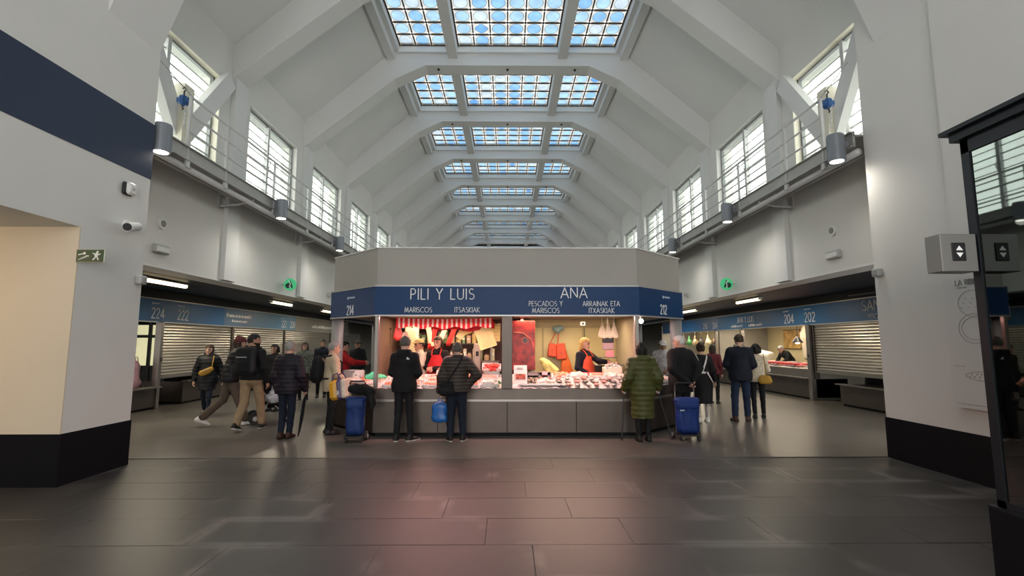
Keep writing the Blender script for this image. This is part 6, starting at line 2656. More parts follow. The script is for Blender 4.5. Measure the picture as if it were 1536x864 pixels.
def heap_mesh(name, w_, d_, h_, n, size, m, seed, elong=1.0):
    """shallow pile of small things (too small to count)"""
    r_ = random.Random(seed)
    b = MB()
    for i in range(n):
        x, y = r_.uniform(-1, 1), r_.uniform(-1, 1)
        z = h_ * (1 - max(abs(x), abs(y)) ** 2) * r_.uniform(.4, 1)
        s_ = size * r_.uniform(.7, 1.3)
        b.ell((x * w_ / 2, y * d_ / 2, z), (s_ * elong, s_, s_ * .7), 6, 4, rotm(r_.uniform(-.6, .6), r_.uniform(-.6, .6), r_.uniform(0, 6)))
    return b.mesh(name, m, True)


SHRIMP = mat('pink_shrimp', (.75, .30, .20), .35, var=.3, scale=30)
CLAM = mat('clam_shell', (.50, .38, .28), .4, var=.5, scale=40)
MUSSEL = mat('mussel_shell', (.06, .05, .07), .3, var=.4, scale=30)
FOAMW = mat('white_foam_tray', (.80, .78, .78), .55)
FILLET = mat('salmon_fillet', (.78, .26, .16), .3, var=.2, scale=18)
PALEFIL = mat('pale_fillet', (.74, .60, .54), .3, var=.2, scale=18)
REDCRAB = mat('red_crab_shell', (.50, .03, .02), .35, var=.3, scale=20)
GREENP_ = mat('green_parsley', (.02, .22, .04), .6, var=.5, scale=30)
GREENMESH = mat('mint_green_net', (.10, .62, .36), .5, var=.2, scale=20)
CARD = mat('white_price_card', (.78, .76, .72), .6)
PINKCARD = mat('pink_price_card', (.75, .25, .28), .6)
BLACKTRAY = mat('black_tray', (.015, .013, .015), .4)
YELP = mat('yellow_paper', (.72, .62, .26), .6, var=.06)
INKD = mat('ink_dark', (.03, .03, .05), .6)
ORD = ['first', 'second', 'third', 'fourth', 'fifth', 'sixth', 'seventh', 'eighth', 'ninth', 'tenth', 'eleventh', 'twelfth', 'thirteenth', 'fourteenth', 'fifteenth', 'sixteenth', 'seventeenth', 'eighteenth', 'nineteenth', 'twentieth', 'twenty-first', 'twenty-second', 'twenty-third', 'twenty-fourth', 'twenty-fifth', 'twenty-sixth']
GP_FISH = 'whole fish laid on the ice of the central stall'


def lay(me, name, x, yy, rz, label, cat, group, dz=0.0, z=None):
    o_ = place(me, name, None, (x, yy, (bedz(yy) if z is None else z) + .006 + dz), (SLOPE, 0, rz))
    return tag(o_, label, cat, group)


def tray(x, yy, w_, d_, content, label, cat, edge=FOAMW, hgt=.045, z=None, rz=0.0, tilt=None, group='trays on the central counters'):
    t = thing('seafood_tray', label, cat, (x, yy, (bedz(yy) if z is None else z) + .004), rz, group)
    t.rotation_euler = (SLOPE if tilt is None else tilt, 0, rz)
    b = MB()
    th = .008
    b.b2(-w_ / 2, w_ / 2, -d_ / 2, d_ / 2, 0, th)
    b.b2(-w_ / 2, -w_ / 2 + th, -d_ / 2, d_ / 2, 0, hgt)
    b.b2(w_ / 2 - th, w_ / 2, -d_ / 2, d_ / 2, 0, hgt)
    b.b2(-w_ / 2, w_ / 2, -d_ / 2, -d_ / 2 + th, 0, hgt)
    b.b2(-w_ / 2, w_ / 2, d_ / 2 - th, d_ / 2, 0, hgt)
    b.build('tray', edge, t)
    o_ = place(content, 'contents', t, (0, 0, .012))
    o_['kind'] = 'stuff'
    return t


def price_card(x, yy, label, m=CARD, w_=.10, h_=.07, z=None, tilt=-12):
    t = thing('price_card', label, 'price card', (x, yy, (bedz(yy) if z is None else z)), R(random.uniform(-10, 10)), 'price cards on the counters')
    b = MB()
    b.box((0, 0, .05 + h_ / 2), (w_, .004, h_), rotm(R(tilt), 0, 0))
    b.build('card', m, t)
    b = MB()
    b.cyl((0, 0.004, 0), (0, .004, .06), .003, n=6)
    b.build('stick', STEEL, t)
    b = MB()
    for i in range(2):
        b.box((-.005, -.004 - .004 * i, .05 + h_ * (.35 + .3 * i)), (w_ * (.6 - .15 * i), .002, h_ * .12), rotm(R(tilt), 0, 0))
    b.build('writing', mat('ink_dark', (.03, .03, .05), .6), t)['kind'] = 'stuff'
    return t


HE = {'shrimp': heap_mesh('contents', .28, .18, .05, 70, .018, SHRIMP, 1, 1.8), 'clam': heap_mesh('contents', .26, .18, .05, 70, .018, CLAM, 2, 1.2),
      'mussel': heap_mesh('contents', .26, .18, .05, 60, .02, MUSSEL, 3, 1.6), 'fillet': heap_mesh('contents', .28, .18, .03, 14, .05, FILLET, 4, 1.7),
      'pale': heap_mesh('contents', .28, .18, .03, 14, .05, PALEFIL, 5, 1.7), 'crab': heap_mesh('contents', .28, .18, .07, 26, .035, REDCRAB, 6, 1.3)}
rg = random.Random(21)
# left (shellfish) half: trays of pink, white and orange seafood
kinds = ['shrimp', 'pale', 'clam', 'shrimp', 'fillet', 'pale', 'shrimp', 'clam']
desc = {'shrimp': 'pink shrimps', 'pale': 'pale fillets', 'clam': 'brown clams', 'fillet': 'orange fillets', 'mussel': 'dark mussels', 'crab': 'red crabs'}
for rI, yy in enumerate((8.95, 9.20, 9.45)):
    for cI in range(6):
        x = -2.05 + cI * .345 + (.05 if rI % 2 else 0)
        kd = kinds[(cI * 3 + rI * 2) % len(kinds)]
        if x > -.30:
            continue
        tray(x, yy, .31, .21, HE[kd], 'tray of %s, %s from left in %s row of the left counter' % (desc[kd], ORD[cI], ['front', 'middle', 'back'][rI]), 'seafood tray', rz=R(rg.uniform(-3, 3)))
tray(-.30, 8.98, .27, .2, HE['pale'], 'foam box of pale fillets at the right end of the left counter', 'seafood tray', hgt=.09)
tray(-.33, 9.22, .30, .2, HE['fillet'], 'foam box of orange fillets beside the centre post', 'seafood tray', hgt=.10)
tray(-.30, 9.55, .36, .2, HE['crab'], 'tray of red crabs raised beside the centre post', 'seafood tray', hgt=.05, z=1.12, tilt=.5)
bx = thing('tray_stand', 'steel stand lifting the tray of red crabs', 'stand', (-.30, 9.58, .96))
b = MB()
b.b2(-.15, .15, -.08, .08, .0, .15)
b.build('block', STEEL, bx)
b = MB()
b.b2(-.17, .17, -.10, .10, .145, .158)
b.build('top', STEEL, bx)
for i, (x, yy, rz) in enumerate(((-.22, 8.92, 0), (-.20, 9.10, .4))):
    gp = thing('parsley_bunch', ('front' if i == 0 else 'rear') + ' bunch of green parsley beside the centre post', 'parsley', (x, yy, bedz(yy)), rz, 'parsley bunches')
    place(heap_mesh('leaves', .14, .12, .09, 60, .014, GREENP_, 31 + i), 'leaves', gp)['kind'] = 'stuff'
    b = MB()
    for k_ in range(5):
        b.tube([(.02 * k_ - .04, -.05, .01), (.02 * k_ - .04, -.11, .0)], .004, 5)
    b.build('stalks', GREENP_, gp)['kind'] = 'stuff'
# left wing: mint green net and boxes
gn = thing('green_net', 'mint green folded net lying on the left wing of the stall', 'net', (-2.52, 9.62, .93), R(30))
soft('net_fold', [((-.16, 0, .03), (.14, .02, .03), .05, .04, O3), ((-.12, 0, .05), (-.02, 0, .12), .05, .03, O3), ((0, .03, .05), (.16, .0, .03), .04, .03, O3)], .010, GREENMESH, gn, .012, mod=lambda F, x, y, z: F + .010 * np.sin(55 * x + 30 * z) * np.sin(48 * y + 35 * x))
soft('net_tail', [((.12, 0, .03), (.26, -.03, .01), .03, .015, O3)], .012, GREENMESH, gn, .02)
for i, (x, yy, rz, kd) in enumerate(((-2.62, 9.25, -44, 'shrimp'), (-2.92, 9.52, -44, 'pale'), (-2.78, 9.86, -44, 'fillet'), (-2.38, 9.50, -44, 'clam'), (-3.14, 9.80, -44, 'shrimp'))):
    tray(x, yy, .30, .22, HE[kd], '%s tray of %s on the left wing counter' % (['nearest white', 'second white', 'inner white', 'corner white', 'farthest white'][i], desc[kd]), 'seafood tray', z=.87, rz=R(rz), tilt=0.12)
fb = thing('polystyrene_box', 'white polystyrene box on the left wing behind the beige jacket man', 'box', (-3.05, 9.98, .93), R(-40))
b = MB()
b.b2(-.19, .19, -.12, .12, 0, .012)
for (x0_, x1_, y0_, y1_) in ((-.19, -.17, -.12, .12), (.17, .19, -.12, .12), (-.19, .19, -.12, -.10), (-.19, .19, .10, .12)):
    b.b2(x0_, x1_, y0_, y1_, 0, .14)
b.build('box', FOAMW, fb)
b = MB()
b.b2(-.17, .17, -.10, .10, .09, .10)
b.build('ice_fill', ICE, fb)
# right (fish) half
for i in range(26):
    yy = 8.93 + (i % 3) * .20 + rg.uniform(-.02, .02)
    x = .95 + (i // 3) * .16 + rg.uniform(-.02, .02)
    if x > 2.2:
        continue
    kd = ['silver', 'pink', 'silver', 'silver', 'pink', 'dark'][(i * 5 + i // 3) % 6]
    lay(FISH[kd], 'fish', x, yy, R(90 + rg.uniform(-14, 14)), '%s fish, %s from the left in the %s row of the right counter' % ({'silver': 'silvery', 'pink': 'pinkish', 'dark': 'dark'}[kd], ORD[i // 3], ['front', 'middle', 'back'][i % 3]), 'fish', GP_FISH)
for i in range(7):
    lay(FISH['silver'], 'fish', .35 + i * .11, 8.90 + .01 * (i % 2), R(4 + rg.uniform(-6, 6)), 'slim silvery fish, %s from the centre post along the right counter edge' % ORD[i], 'fish', GP_FISH)
for i, (x, yy, kd) in enumerate(((.70, 9.12, 'pale'), (1.02, 9.55, 'fillet'), (1.38, 9.55, 'pale'), (1.74, 9.55, 'shrimp'), (2.08, 9.50, 'pale'), (.70, 9.45, 'shrimp'))):
    tray(x, yy, .31, .20, HE[kd], 'foam tray of %s, %s on the right counter' % (desc[kd], ['left front', 'left rear', 'middle rear', 'right of the middle', 'right end', 'next to the mussels'][i]), 'seafood tray')
# upright board and two black trays
ub = thing('price_board', 'tilted white price board with a fish picture beside the centre post', 'price board', (.24, 9.02, .83))
b = MB()
b.box((0, .06, .19), (.24, .012, .38), rotm(R(-20), 0, 0))
b.build('board', CARD, ub)
b = MB()
b.box((.0, .042, .17), (.18, .004, .10), rotm(R(-20), 0, 0))
b.build('fish_picture', mat('fish_print', (.42, .10, .06), .5, var=.6, scale=30), ub)
b = MB()
for i in range(4):
    b.box((-.01, .093 - i * .0, .30 - i * .0 + (i - 2) * .022), (.16 - .02 * i, .003, .009), rotm(R(-20), 0, 0))
b.build('writing', MATS['ink_dark'], ub)['kind'] = 'stuff'
b = MB()
b.box((0, .16, .15), (.02, .01, .32), rotm(R(18), 0, 0))
b.build('prop', STEEL, ub)
for i, (x, kd, lab, cc) in enumerate(((.47, 'clam', 'black framed upright tray of clams beside the price board', .0), (.69, 'shrimp', 'black framed upright tray of orange prawns with a pink card', 1))):
    t = thing('upright_tray', lab, 'seafood tray', (x, 9.10, .86), 0, 'upright black trays')
    t.rotation_euler = (R(48), 0, 0)
    b = MB()
    b.b2(-.11, .11, 0, .24, 0, .01)
    for (x0_, x1_, y0_, y1_) in ((-.115, -.10, 0, .24), (.10, .115, 0, .24), (-.115, .115, -.008, .008), (-.115, .115, .232, .248)):
        b.b2(x0_, x1_, y0_, y1_, 0, .05)
    b.build('tray', BLACKTRAY, t)
    o_ = place(heap_mesh('contents', .19, .13, .04, 60, .014, CLAM if kd == 'clam' else SHRIMP, 50 + i), 'contents', t, (0, .075, .015))
    o_['kind'] = 'stuff'
    if cc:
        b = MB()
        b.b2(-.05, .05, .17, .25, .05, .056)
        b.build('pink_card', PINKCARD, t)
    else:
        b = MB()
        b.b2(-.09, .09, .165, .225, .02, .045)
        b.build('dark_panel', BLACKTRAY, t)
rp = thing('cutting_board', 'long red cutting board in front of the blond vendor', 'board', (1.38, 9.66, .985))
b = MB()
b.bevbox((0, 0, .02), (.95, .10, .04), .008)
b.build('board', mat('red_plastic_board', (.62, .05, .06), .45), rp)
b = MB()
b.bevbox((0, .055, .03), (.97, .012, .05), .004)
b.build('lip', MATS['red_plastic_board'], rp)
# cards
for i, (x, yy, lab) in enumerate(((-1.95, 9.3, 'white price card at the left end of the left counter'), (-1.30, 9.55, 'white price card between the two waiting men'), (-.62, 9.32, 'white price card beside the striped man'),
                                  (1.15, 9.30, 'white price card among the silver fish'), (1.85, 9.30, 'white price card near the woman in green'))):
    price_card(x, yy, lab)
price_card(-2.9, 9.62, 'tall white price card on the left wing', w_=.12, h_=.10, z=.88)
# right wing
for i, (x, yy, kd) in enumerate(((2.62, 9.27, 'pale'), (2.95, 9.60, 'shrimp'), (2.72, 9.80, 'fillet'), (3.15, 9.85, 'pale'))):
    tray(x, yy, .30, .22, HE[kd], '%s foam tray of %s on the right wing counter' % (['nearest', 'second', 'inner', 'farthest'][i], desc[kd]), 'seafood tray', z=.87, rz=R(44), tilt=0.12)
fb = thing('foam_stack', 'cream polystyrene box stack on the right wing behind the woman in green', 'box', (2.66, 10.05, .95), R(20))
for i in range(2):
    b = MB()
    b.bevbox((0, 0, .075 + i * .155), (.36, .26, .145), .012)
    b.build('box', mat('cream_polystyrene', (.72, .66, .55), .6), fb)

# ------------------------------------------------------------------ inside the left half of the stall
REDC_ = cloth('bunting_red', (.55, .012, .018), .6)


def stripemat():
    if 'red_white_stripes' in MATS:
        return MATS['red_white_stripes']
    m = cloth('red_white_stripes', (.58, .015, .02), .6, stripes=None)
    nt = m.node_tree
    b_ = nt.nodes['Principled BSDF']
    tc = nt.nodes.new('ShaderNodeTexCoord')
    wv = nt.nodes.new('ShaderNodeTexWave')
    wv.inputs['Scale'].default_value = 3.4
    wv.inputs['Distortion'].default_value = 1.2
    nt.links.new(tc.outputs['Object'], wv.inputs['Vector'])
    gt = nt.nodes.new('ShaderNodeMath')
    gt.operation = 'GREATER_THAN'
    gt.inputs[1].default_value = .62
    nt.links.new(wv.outputs['Fac'], gt.inputs[0])
    mx = nt.nodes.new('ShaderNodeMixRGB')
    mx.inputs[2].default_value = (.70, .60, .52, 1)
    old = b_.inputs['Base Color'].links[0].from_socket
    nt.links.new(gt.outputs[0], mx.inputs[0])
    nt.links.new(old, mx.inputs[1])
    nt.links.new(mx.outputs[0], b_.inputs['Base Color'])
    return m


def drape(name, x0, x1, yy, ztop, depth, m, parent, folds=7, amp=.03, sag=.05):
    b = MB()
    nx, nz = 40, 6
    vs = []
    for j in range(nz + 1):
        for i in range(nx + 1):
            u = i / nx
            x = x0 + (x1 - x0) * u
            z = ztop - depth * j / nz * (1 + .15 * math.sin(u * PI * folds)) - sag * math.sin(u * PI) * .5
            vs.append((x, yy + amp * math.sin(u * PI * 2 * folds) * (j / nz), z))
    m0 = len(vs)
    vs += [(v[0], v[1] + .006, v[2]) for v in vs]
    fs = []
    for j in range(nz):
        for i in range(nx):
            q = (j * (nx + 1) + i, j * (nx + 1) + i + 1, (j + 1) * (nx + 1) + i + 1, (j + 1) * (nx + 1) + i)
            fs.append(q[::-1])
            fs.append(tuple(m0 + v for v in q))
    b.add(vs, fs)
    return b.build(name, m, parent, world=True, smooth=True)


SM = stripemat()
bn = thing('red_bunting', 'red and white football bunting draped under the canopy of the left stall', 'bunting', (-1.3, 9.55, 2.0))
drape('swag', -2.15, -.28, 9.55, 2.09, .17, SM, bn, 9, .03, .05)
drape('swag', -1.5, -.25, 9.75, 2.03, .14, REDC_, bn, 4, .02, .08)
for i, (x, dx, L_) in enumerate(((-1.72, .05, .48), (-1.52, -.06, .50), (-1.30, -.08, .46), (-1.10, -.07, .42), (-2.02, -.02, .30))):
    sf_ = thing('striped_scarf', ['second', 'third', 'fourth', 'rightmost', 'leftmost'][i] + ' red and white scarf hanging below the bunting', 'scarf', (x, 10.65, 2.02), 0, 'striped scarves in the left stall')
    b = MB()
    n_ = 8
    vs = []
    for j in range(n_ + 1):
        t_ = j / n_
        xx = dx * t_ * 2.2
        vs += [(xx - .055, .02 * math.sin(5 * t_), -L_ * t_), (xx, .02 * math.sin(5 * t_) - .015, -L_ * t_), (xx + .055, .02 * math.sin(5 * t_), -L_ * t_), (xx, .02 * math.sin(5 * t_) + .012, -L_ * t_)]
    fs = []
    for j in range(n_):
        for q in range(4):
            fs.append((j * 4 + q, j * 4 + (q + 1) % 4, (j + 1) * 4 + (q + 1) % 4, (j + 1) * 4 + q))
    b.add(vs, fs)
    b.build('scarf_cloth', cloth('scarf_red' if i % 2 else 'scarf_white', (.55, .02, .02) if i % 2 else (.66, .52, .40), .7), sf_)
    b = MB()
    for q in range(5):
        xx = dx * 2.2 - .045 + q * .022
        b.tube([(xx, .02 * math.sin(5), -L_), (xx, .02 * math.sin(5), -L_ - .05)], .005, 5)
    b.build('fringe', MATS['scarf_red'] if 'scarf_red' in MATS else REDC_, sf_)['kind'] = 'stuff'


def sheet(name, label, x, yy, z, w_, h_, tilt, m, lines=6, group=None, cat='paper sheet'):
    t = thing(name, label, cat, (x, yy, z), 0, group)
    rr = rotm(R(-4), R(tilt), 0)
    b = MB()
    b.box((0, 0, 0), (w_, .004, h_), rr)
    b.build('paper', m, t)
    b = MB()
    for i in range(lines):
        p = rr @ Vector((random.uniform(-.02, .02) * w_, -.004, h_ * (.38 - .76 * i / max(1, lines - 1))))
        b.box(tuple(p), (w_ * random.uniform(.5, .8), .002, h_ * .018), rr)
    b.build('printed_lines', mat('faded_ink', (.42, .36, .18), .6), t)['kind'] = 'stuff'
    b = MB()
    p = rr @ Vector((0, -.003, h_ * .5))
    b.box((p.x, p.y, p.z), (.03, .02, .03), rr)
    b.build('clip', RUBBER, t)
    return t


sheet('notice_sheet', 'large tilted yellow notice hanging right of the striped man', -.43, 9.75, 1.72, .34, .44, -18, YELP, 10, 'yellow papers in the left stall')
sheet('notice_sheet', 'narrow yellow notice hanging next to the centre post', -.23, 9.9, 1.82, .18, .36, 2, YELP, 5, 'yellow papers in the left stall')
sheet('price_list', 'long pale price list hanging behind the man in black', -2.05, 10.6, 1.52, .30, .85, 1, mat('pale_list_paper', (.72, .68, .48), .6), 16)
sheet('notice_sheet', 'small yellow slip fanned out above the striped man', -.92, 9.85, 1.78, .14, .18, 28, YELP, 3, 'yellow papers in the left stall')
sheet('notice_sheet', 'crumpled yellow slip beside the fanned one', -.80, 9.9, 1.86, .16, .16, -22, YELP, 3, 'yellow papers in the left stall')
sheet('framed_picture', 'small brown framed picture on the left partition', -2.44, 10.35, 1.75, .02, .30, 0, mat('brown_print', (.22, .12, .07), .6), 1)
# clutter shelves on the back wall
sh = thing('back_shelf', 'crowded shelf of jars and wrappers on the back wall of the left stall', 'shelf', (-1.2, 11.15, 1.2))
for z in (.0, .38, .72):
    b = MB()
    b.b2(-1.2, 1.0, -.12, .13, z, z + .02)
    b.build('board', STEELD, sh)
cols = [(.65, .55, .25), (.60, .60, .40), (.45, .10, .06), (.62, .45, .30), (.20, .35, .15), (.70, .66, .58), (.12, .08, .06)]
for zi, z in enumerate((1.22, 1.60, 1.94)):
    x = -2.3
    si_ = 0
    while x < -.35:
        w_ = rg.uniform(.07, .14)
        hh = rg.uniform(.14, .28) if zi < 2 else rg.uniform(.10, .16)
        ci = rg.randrange(len(cols))
        nm = ['jar', 'carton', 'packet'][rg.randrange(3)]
        t = thing('shelf_' + nm, '%s %s, %s from the left on the %s left stall shelf' % (['yellow', 'olive', 'red', 'tan', 'green', 'white', 'black'][ci], nm, ORD[si_], ['lower', 'middle', 'upper'][zi]), nm, (x + w_ / 2, 11.13, z), 0, 'goods on the back shelf of the left stall')
        b = MB()
        mm = mat('goods_%d' % ci, cols[ci], .45, var=.15, scale=12)
        if nm == 'jar':
            b.lathe([(w_ * .42, 0), (w_ * .46, .01), (w_ * .46, hh * .7), (w_ * .3, hh * .8), (w_ * .3, hh * .85)], n=12)
            b.build('body', mm, t)
            b = MB()
            b.lathe([(w_ * .33, hh * .85), (w_ * .33, hh), (w_ * .1, hh)], n=12)
            b.build('lid', STEEL, t)
        else:
            b.bevbox((0, 0, hh / 2), (w_ * .9, .10, hh), .008)
            b.build('body', mm, t)
            b = MB()
            b.box((0, -.052, hh * .55), (w_ * .6, .003, hh * .3))
            b.build('front_label', CARD, t)
        x += w_ + rg.uniform(.0, .03)
        si_ += 1


def scale_machine(loc, rz, label, tall=False):
    t = thing('shop_scale', label, 'scale', loc, rz, 'shop scales')
    b = MB()
    b.bevbox((0, 0, .06), (.30, .30, .10), .015)
    b.build('base', PLASTICG, t)
    b = MB()
    b.bevbox((0, 0, .125), (.34, .30, .012), .004)
    b.build('weighing_plate', STEEL, t)
    b = MB()
    b.cyl((0, .13, .11), (0, .13, .46), .02, n=10)
    b.build('mast', STEEL, t)
    b = MB()
    b.bevbox((0, .12, .53), (.22, .10, .18), .015)
    b.build('display_head', mat('scale_head_grey', (.24, .22, .22), .5), t)
    b = MB()
    b.bevbox((0, .066, .56), (.18, .006, .055), .003)
    b.build('display', RUBBER, t)
    b = MB()
    b.bevbox((0, .066, .49), (.16, .006, .04), .003)
    b.build('keypad', PLASTICW, t)
    return t


scale_machine((-.33, 9.88, 1.12), R(-6), 'grey shop scale beside the centre post in the left stall')
stand = thing('scale_stand', 'dark steel pedestal below the left stall scale', 'stand', (-.33, 9.88, 0))
b = MB()
b.b2(-.17, .17, -.09, .16, .04, 1.12)
b.build('body', BACKD, stand)
b = MB()
b.b2(-.18, .18, -.10, .17, 0, .04)
b.build('foot', RUBBER, stand)
mx = thing('grey_cabinet', 'upright grey cabinet behind the striped man', 'cabinet', (-.64, 10.7, .0))
b = MB()
b.bevbox((0, 0, .8), (.16, .20, 1.6), .02)
b.build('body', mat('grey_cabinet', (.36, .30, .28), .45, .3), mx)
b = MB()
b.bevbox((0, -.105, 1.38), (.06, .01, .10), .004)
b.build('vent', RUBBER, mx)
for i, (x, z, c_, lab) in enumerate(((-2.0, 1.62, (.40, .30, .22), 'tan plastic bags hanging at the left end of the left stall'), (-2.14, 1.72, (.62, .05, .04), 'red plastic wrap hanging at the left end under the bunting'))):
    hb_ = thing('hanging_bags', lab, 'bag', (x, 9.72, z))
    soft('bag_bundle', [((-.03, 0, .0), (-.02, 0, .18), .07, .03, O3), ((.05, .02, -.02), (.01, 0, .18), .06, .03, O3)], .014, mat('wrap_%d' % i, c_, .4, var=.3, scale=20), hb_, .03,
         mod=lambda F, x, y, z: F + .008 * np.sin(60 * x + 12 * z))
    b = MB()
    b.cyl((0, 0, .17), (0, 0, 2.12 - z), .006, n=6)
    b.build('hook', STEEL, hb_)

# ------------------------------------------------------------------ inside the right half of the stall
ps = thing('fish_poster', 'dark red poster of a fish head beside the centre post', 'poster', (.33, 10.36, 1.56))
b = MB()
b.bevbox((0, 0, 0), (.50, .03, 1.02), .006)
b.build('panel', mat('red_fish_print', (.30, .02, .018), .4, var=.65, scale=7), ps)
b = MB()
b.lathe([(.075, 0), (.075, .004), (.05, .006)], n=18)
b.v = [(a + .04, -.016 - c, d + .10) for a, d, c in b.v]
b.build('fish_eye_ring', mat('red_print_pale', (.45, .10, .07), .4), ps)
b = MB()
b.lathe([(.05, .0), (.05, .009)], n=16)
b.v = [(a + .04, -.016 - c, d + .10) for a, d, c in b.v]
b.build('fish_eye', mat('red_print_dark', (.03, .008, .008), .3), ps)
b = MB()
b.tube([(-.2, -.02, .27), (.0, -.02, .25), (.16, -.02, .12), (.22, -.02, -.05)], .012, 6)
b.build('gill_line', MATS['red_print_pale'], ps)
ORBAG = cloth('orange_red_bag', (.52, .07, .035), .55, var=.2)
hk = thing('bunched_cloth', 'grey-blue cloth bunched on the wall hook above the orange bags', 'cloth', (1.14, 11.1, 1.92))
soft('cloth', [((-.07, 0, 0), (.08, 0, .02), .05, .05, O3), ((0, -.02, -.05), (.02, 0, .05), .05, .04, O3), ((-.1, 0, .03), (-.05, 0, -.06), .03, .03, O3)], .013, cloth('grey_blue_cloth', (.16, .24, .27), .7), hk, .03)
b = MB()
b.cyl((0, .05, .0), (0, .18, .0), .015, n=8)
b.build('hook', STEEL, hk)
for i, (x, z, w_, h_, lab) in enumerate(((1.00, 1.30, .20, .30, 'left orange-red shopping bag hanging on the wall hook'), (1.20, 1.24, .24, .36, 'right orange-red shopping bag hanging on the wall hook'))):
    t = thing('hanging_bag', lab, 'bag', (x, 11.1, z), 0, 'orange bags on the hook')
    b = MB()
    b.bevbox((0, 0, h_ / 2), (w_, .09, h_), .022, rotm(0, R(-4 if i else 5), 0))
    b.v = [(v[0] * (1 - .18 * v[2] / h_), v[1] * (1.3 - .8 * v[2] / h_), v[2]) for v in b.v]
    b.build('bag', ORBAG, t)
    for yy in (-.02, .02):
        b = MB()
        b.tube([(-w_ * .3, yy, h_ - .02), ((1.12 - x) * .6, yy, h_ + .22), ((1.12 - x), yy, 1.88 - z)], .009, 6)
        b.build('handle', ORBAG, t)
ap = thing('hanging_apron', 'orange apron hanging below the orange bags', 'apron', (1.28, 11.12, .92))
soft('apron_cloth', [((0, 0, .48), (.04, 0, .05), .06, .14, (1, 2.4, 1)), ((-.02, 0, .42), (.14, 0, .02), .05, .06, (1, 1.6, 1))], .014, cloth('orange_apron_cloth', (.62, .13, .03), .6), ap, .03, mod=lambda F, x, y, z: F + .006 * np.sin(70 * x + 6 * z))
soft('apron_tie', [((0, 0, .47), (-.02, 0, .62), .015, .01, O3)], .009, MATS['orange_apron_cloth'], ap, .01)
yb = thing('yellow_cloth', 'crumpled yellow plastic draped left of the orange bags', 'plastic sheet', (.84, 10.4, .95))
soft('sheet_fold', [((-.10, 0, .30), (.0, 0, .20), .06, .07, O3), ((.0, 0, .22), (.16, -.02, .08), .08, .07, O3), ((-.02, 0, .18), (.05, 0, .05), .08, .09, O3)], .014, mat('lemon_plastic', (.72, .66, .22), .45, var=.25, scale=18), yb, .04, mod=lambda F, x, y, z: F + .010 * np.sin(36 * x + 25 * z) * np.sin(30 * y + 14 * x))
soft('sheet_tail', [((.14, 0, .08), (.26, -.02, .0), .04, .02, O3)], .013, MATS['lemon_plastic'], yb, .02)
dsp = thing('display_box', 'small white boxed display under the canopy of the right stall', 'display', (1.62, 10.6, 2.02))
b = MB()
b.bevbox((0, 0, 0), (.10, .05, .08), .008)
b.build('box', PLASTICW, dsp)
b = MB()
b.bevbox((0, -.028, 0), (.055, .006, .045), .002)
b.build('screen', RUBBER, dsp)
b = MB()
b.cyl((.03, .01, -.04), (.03, .01, -.9), .008, n=6)
b.build('cable', RUBBER, dsp)
scs = thing('hanging_scale', 'hanging shop scale with pink card and pale bags over the right counter', 'scale', (2.02, 9.95, 1.30))
b = MB()
b.bevbox((0, 0, .36), (.22, .12, .10), .012)
b.build('display_head', BLACKTRAY, scs)
b = MB()
b.bevbox((0, -.01, .24), (.22, .10, .14), .012)
b.build('keypad', mat('mauve_grey_panel', (.38, .27, .28), .45), scs)
b = MB()
b.bevbox((.02, -.07, .09), (.16, .006, .13), .003)
b.build('pink_card', PINKCARD, scs)
b = MB()
b.cyl((0, 0, .40), (0, 0, .84), .012, n=8)
b.build('mast', STEEL, scs)
b = MB()
b.bevbox((0, .0, .02), (.30, .22, .02), .004)
b.build('weighing_plate', STEEL, scs)
for i, dx in enumerate((-.12, .0, .12)):
    hb_ = thing('roll_bag', ['left', 'middle', 'right'][i] + ' pale plastic bag hanging over the right stall scale', 'bag', (2.02 + dx, 9.90, 1.74), 0, 'pale bags over the scale')
    soft('bag', [((-.03, 0, .02), (0, 0, .26), .055, .015, (1, 2, 1)), ((.04, 0, .0), (.01, 0, .26), .05, .015, (1, 2, 1))], .013, mat('cream_film', (.74, .66, .48), .4, var=.15), hb_, .02)
    b = MB()
    b.cyl((0, 0, .25), (0, 0, .40), .006, n=6)
    b.build('hook', STEEL, hb_)
fb = thing('ice_heap_box', 'heap of crushed ice in a box at the right end of the right counter', 'box', (2.05, 9.75, 1.0))
b = MB()
b.bevbox((0, 0, .07), (.34, .26, .14), .01)
b.build('box', MATS['cream_polystyrene'], fb)
place(heap_mesh('ice_heap', .30, .22, .10, 50, .03, ICE, 77), 'ice_heap', fb, (0, 0, .13))['kind'] = 'stuff'
wkb = thing('work_shelf', 'steel work shelf with fish beside the blond vendor', 'shelf', (2.12, 10.45, 1.05))
b = MB()
b.bevbox((0, 0, .10), (.62, .30, .03), .006)
b.build('top', STEEL, wkb)
b = MB()
b.b2(-.28, .28, .10, .13, -1.05, .09)
b.build('support', STEELD, wkb)
for i in range(4):
    o_ = place(FISH['pink'] if i % 2 else FISH['silver'], 'fish', None, (1.92 + i * .12, 10.40, 1.167), (0, 0, R(90)))
    tag(o_, '%s whole fish from the left on the work shelf beside the blond vendor' % ORD[i], 'fish', 'fish on the work shelf')

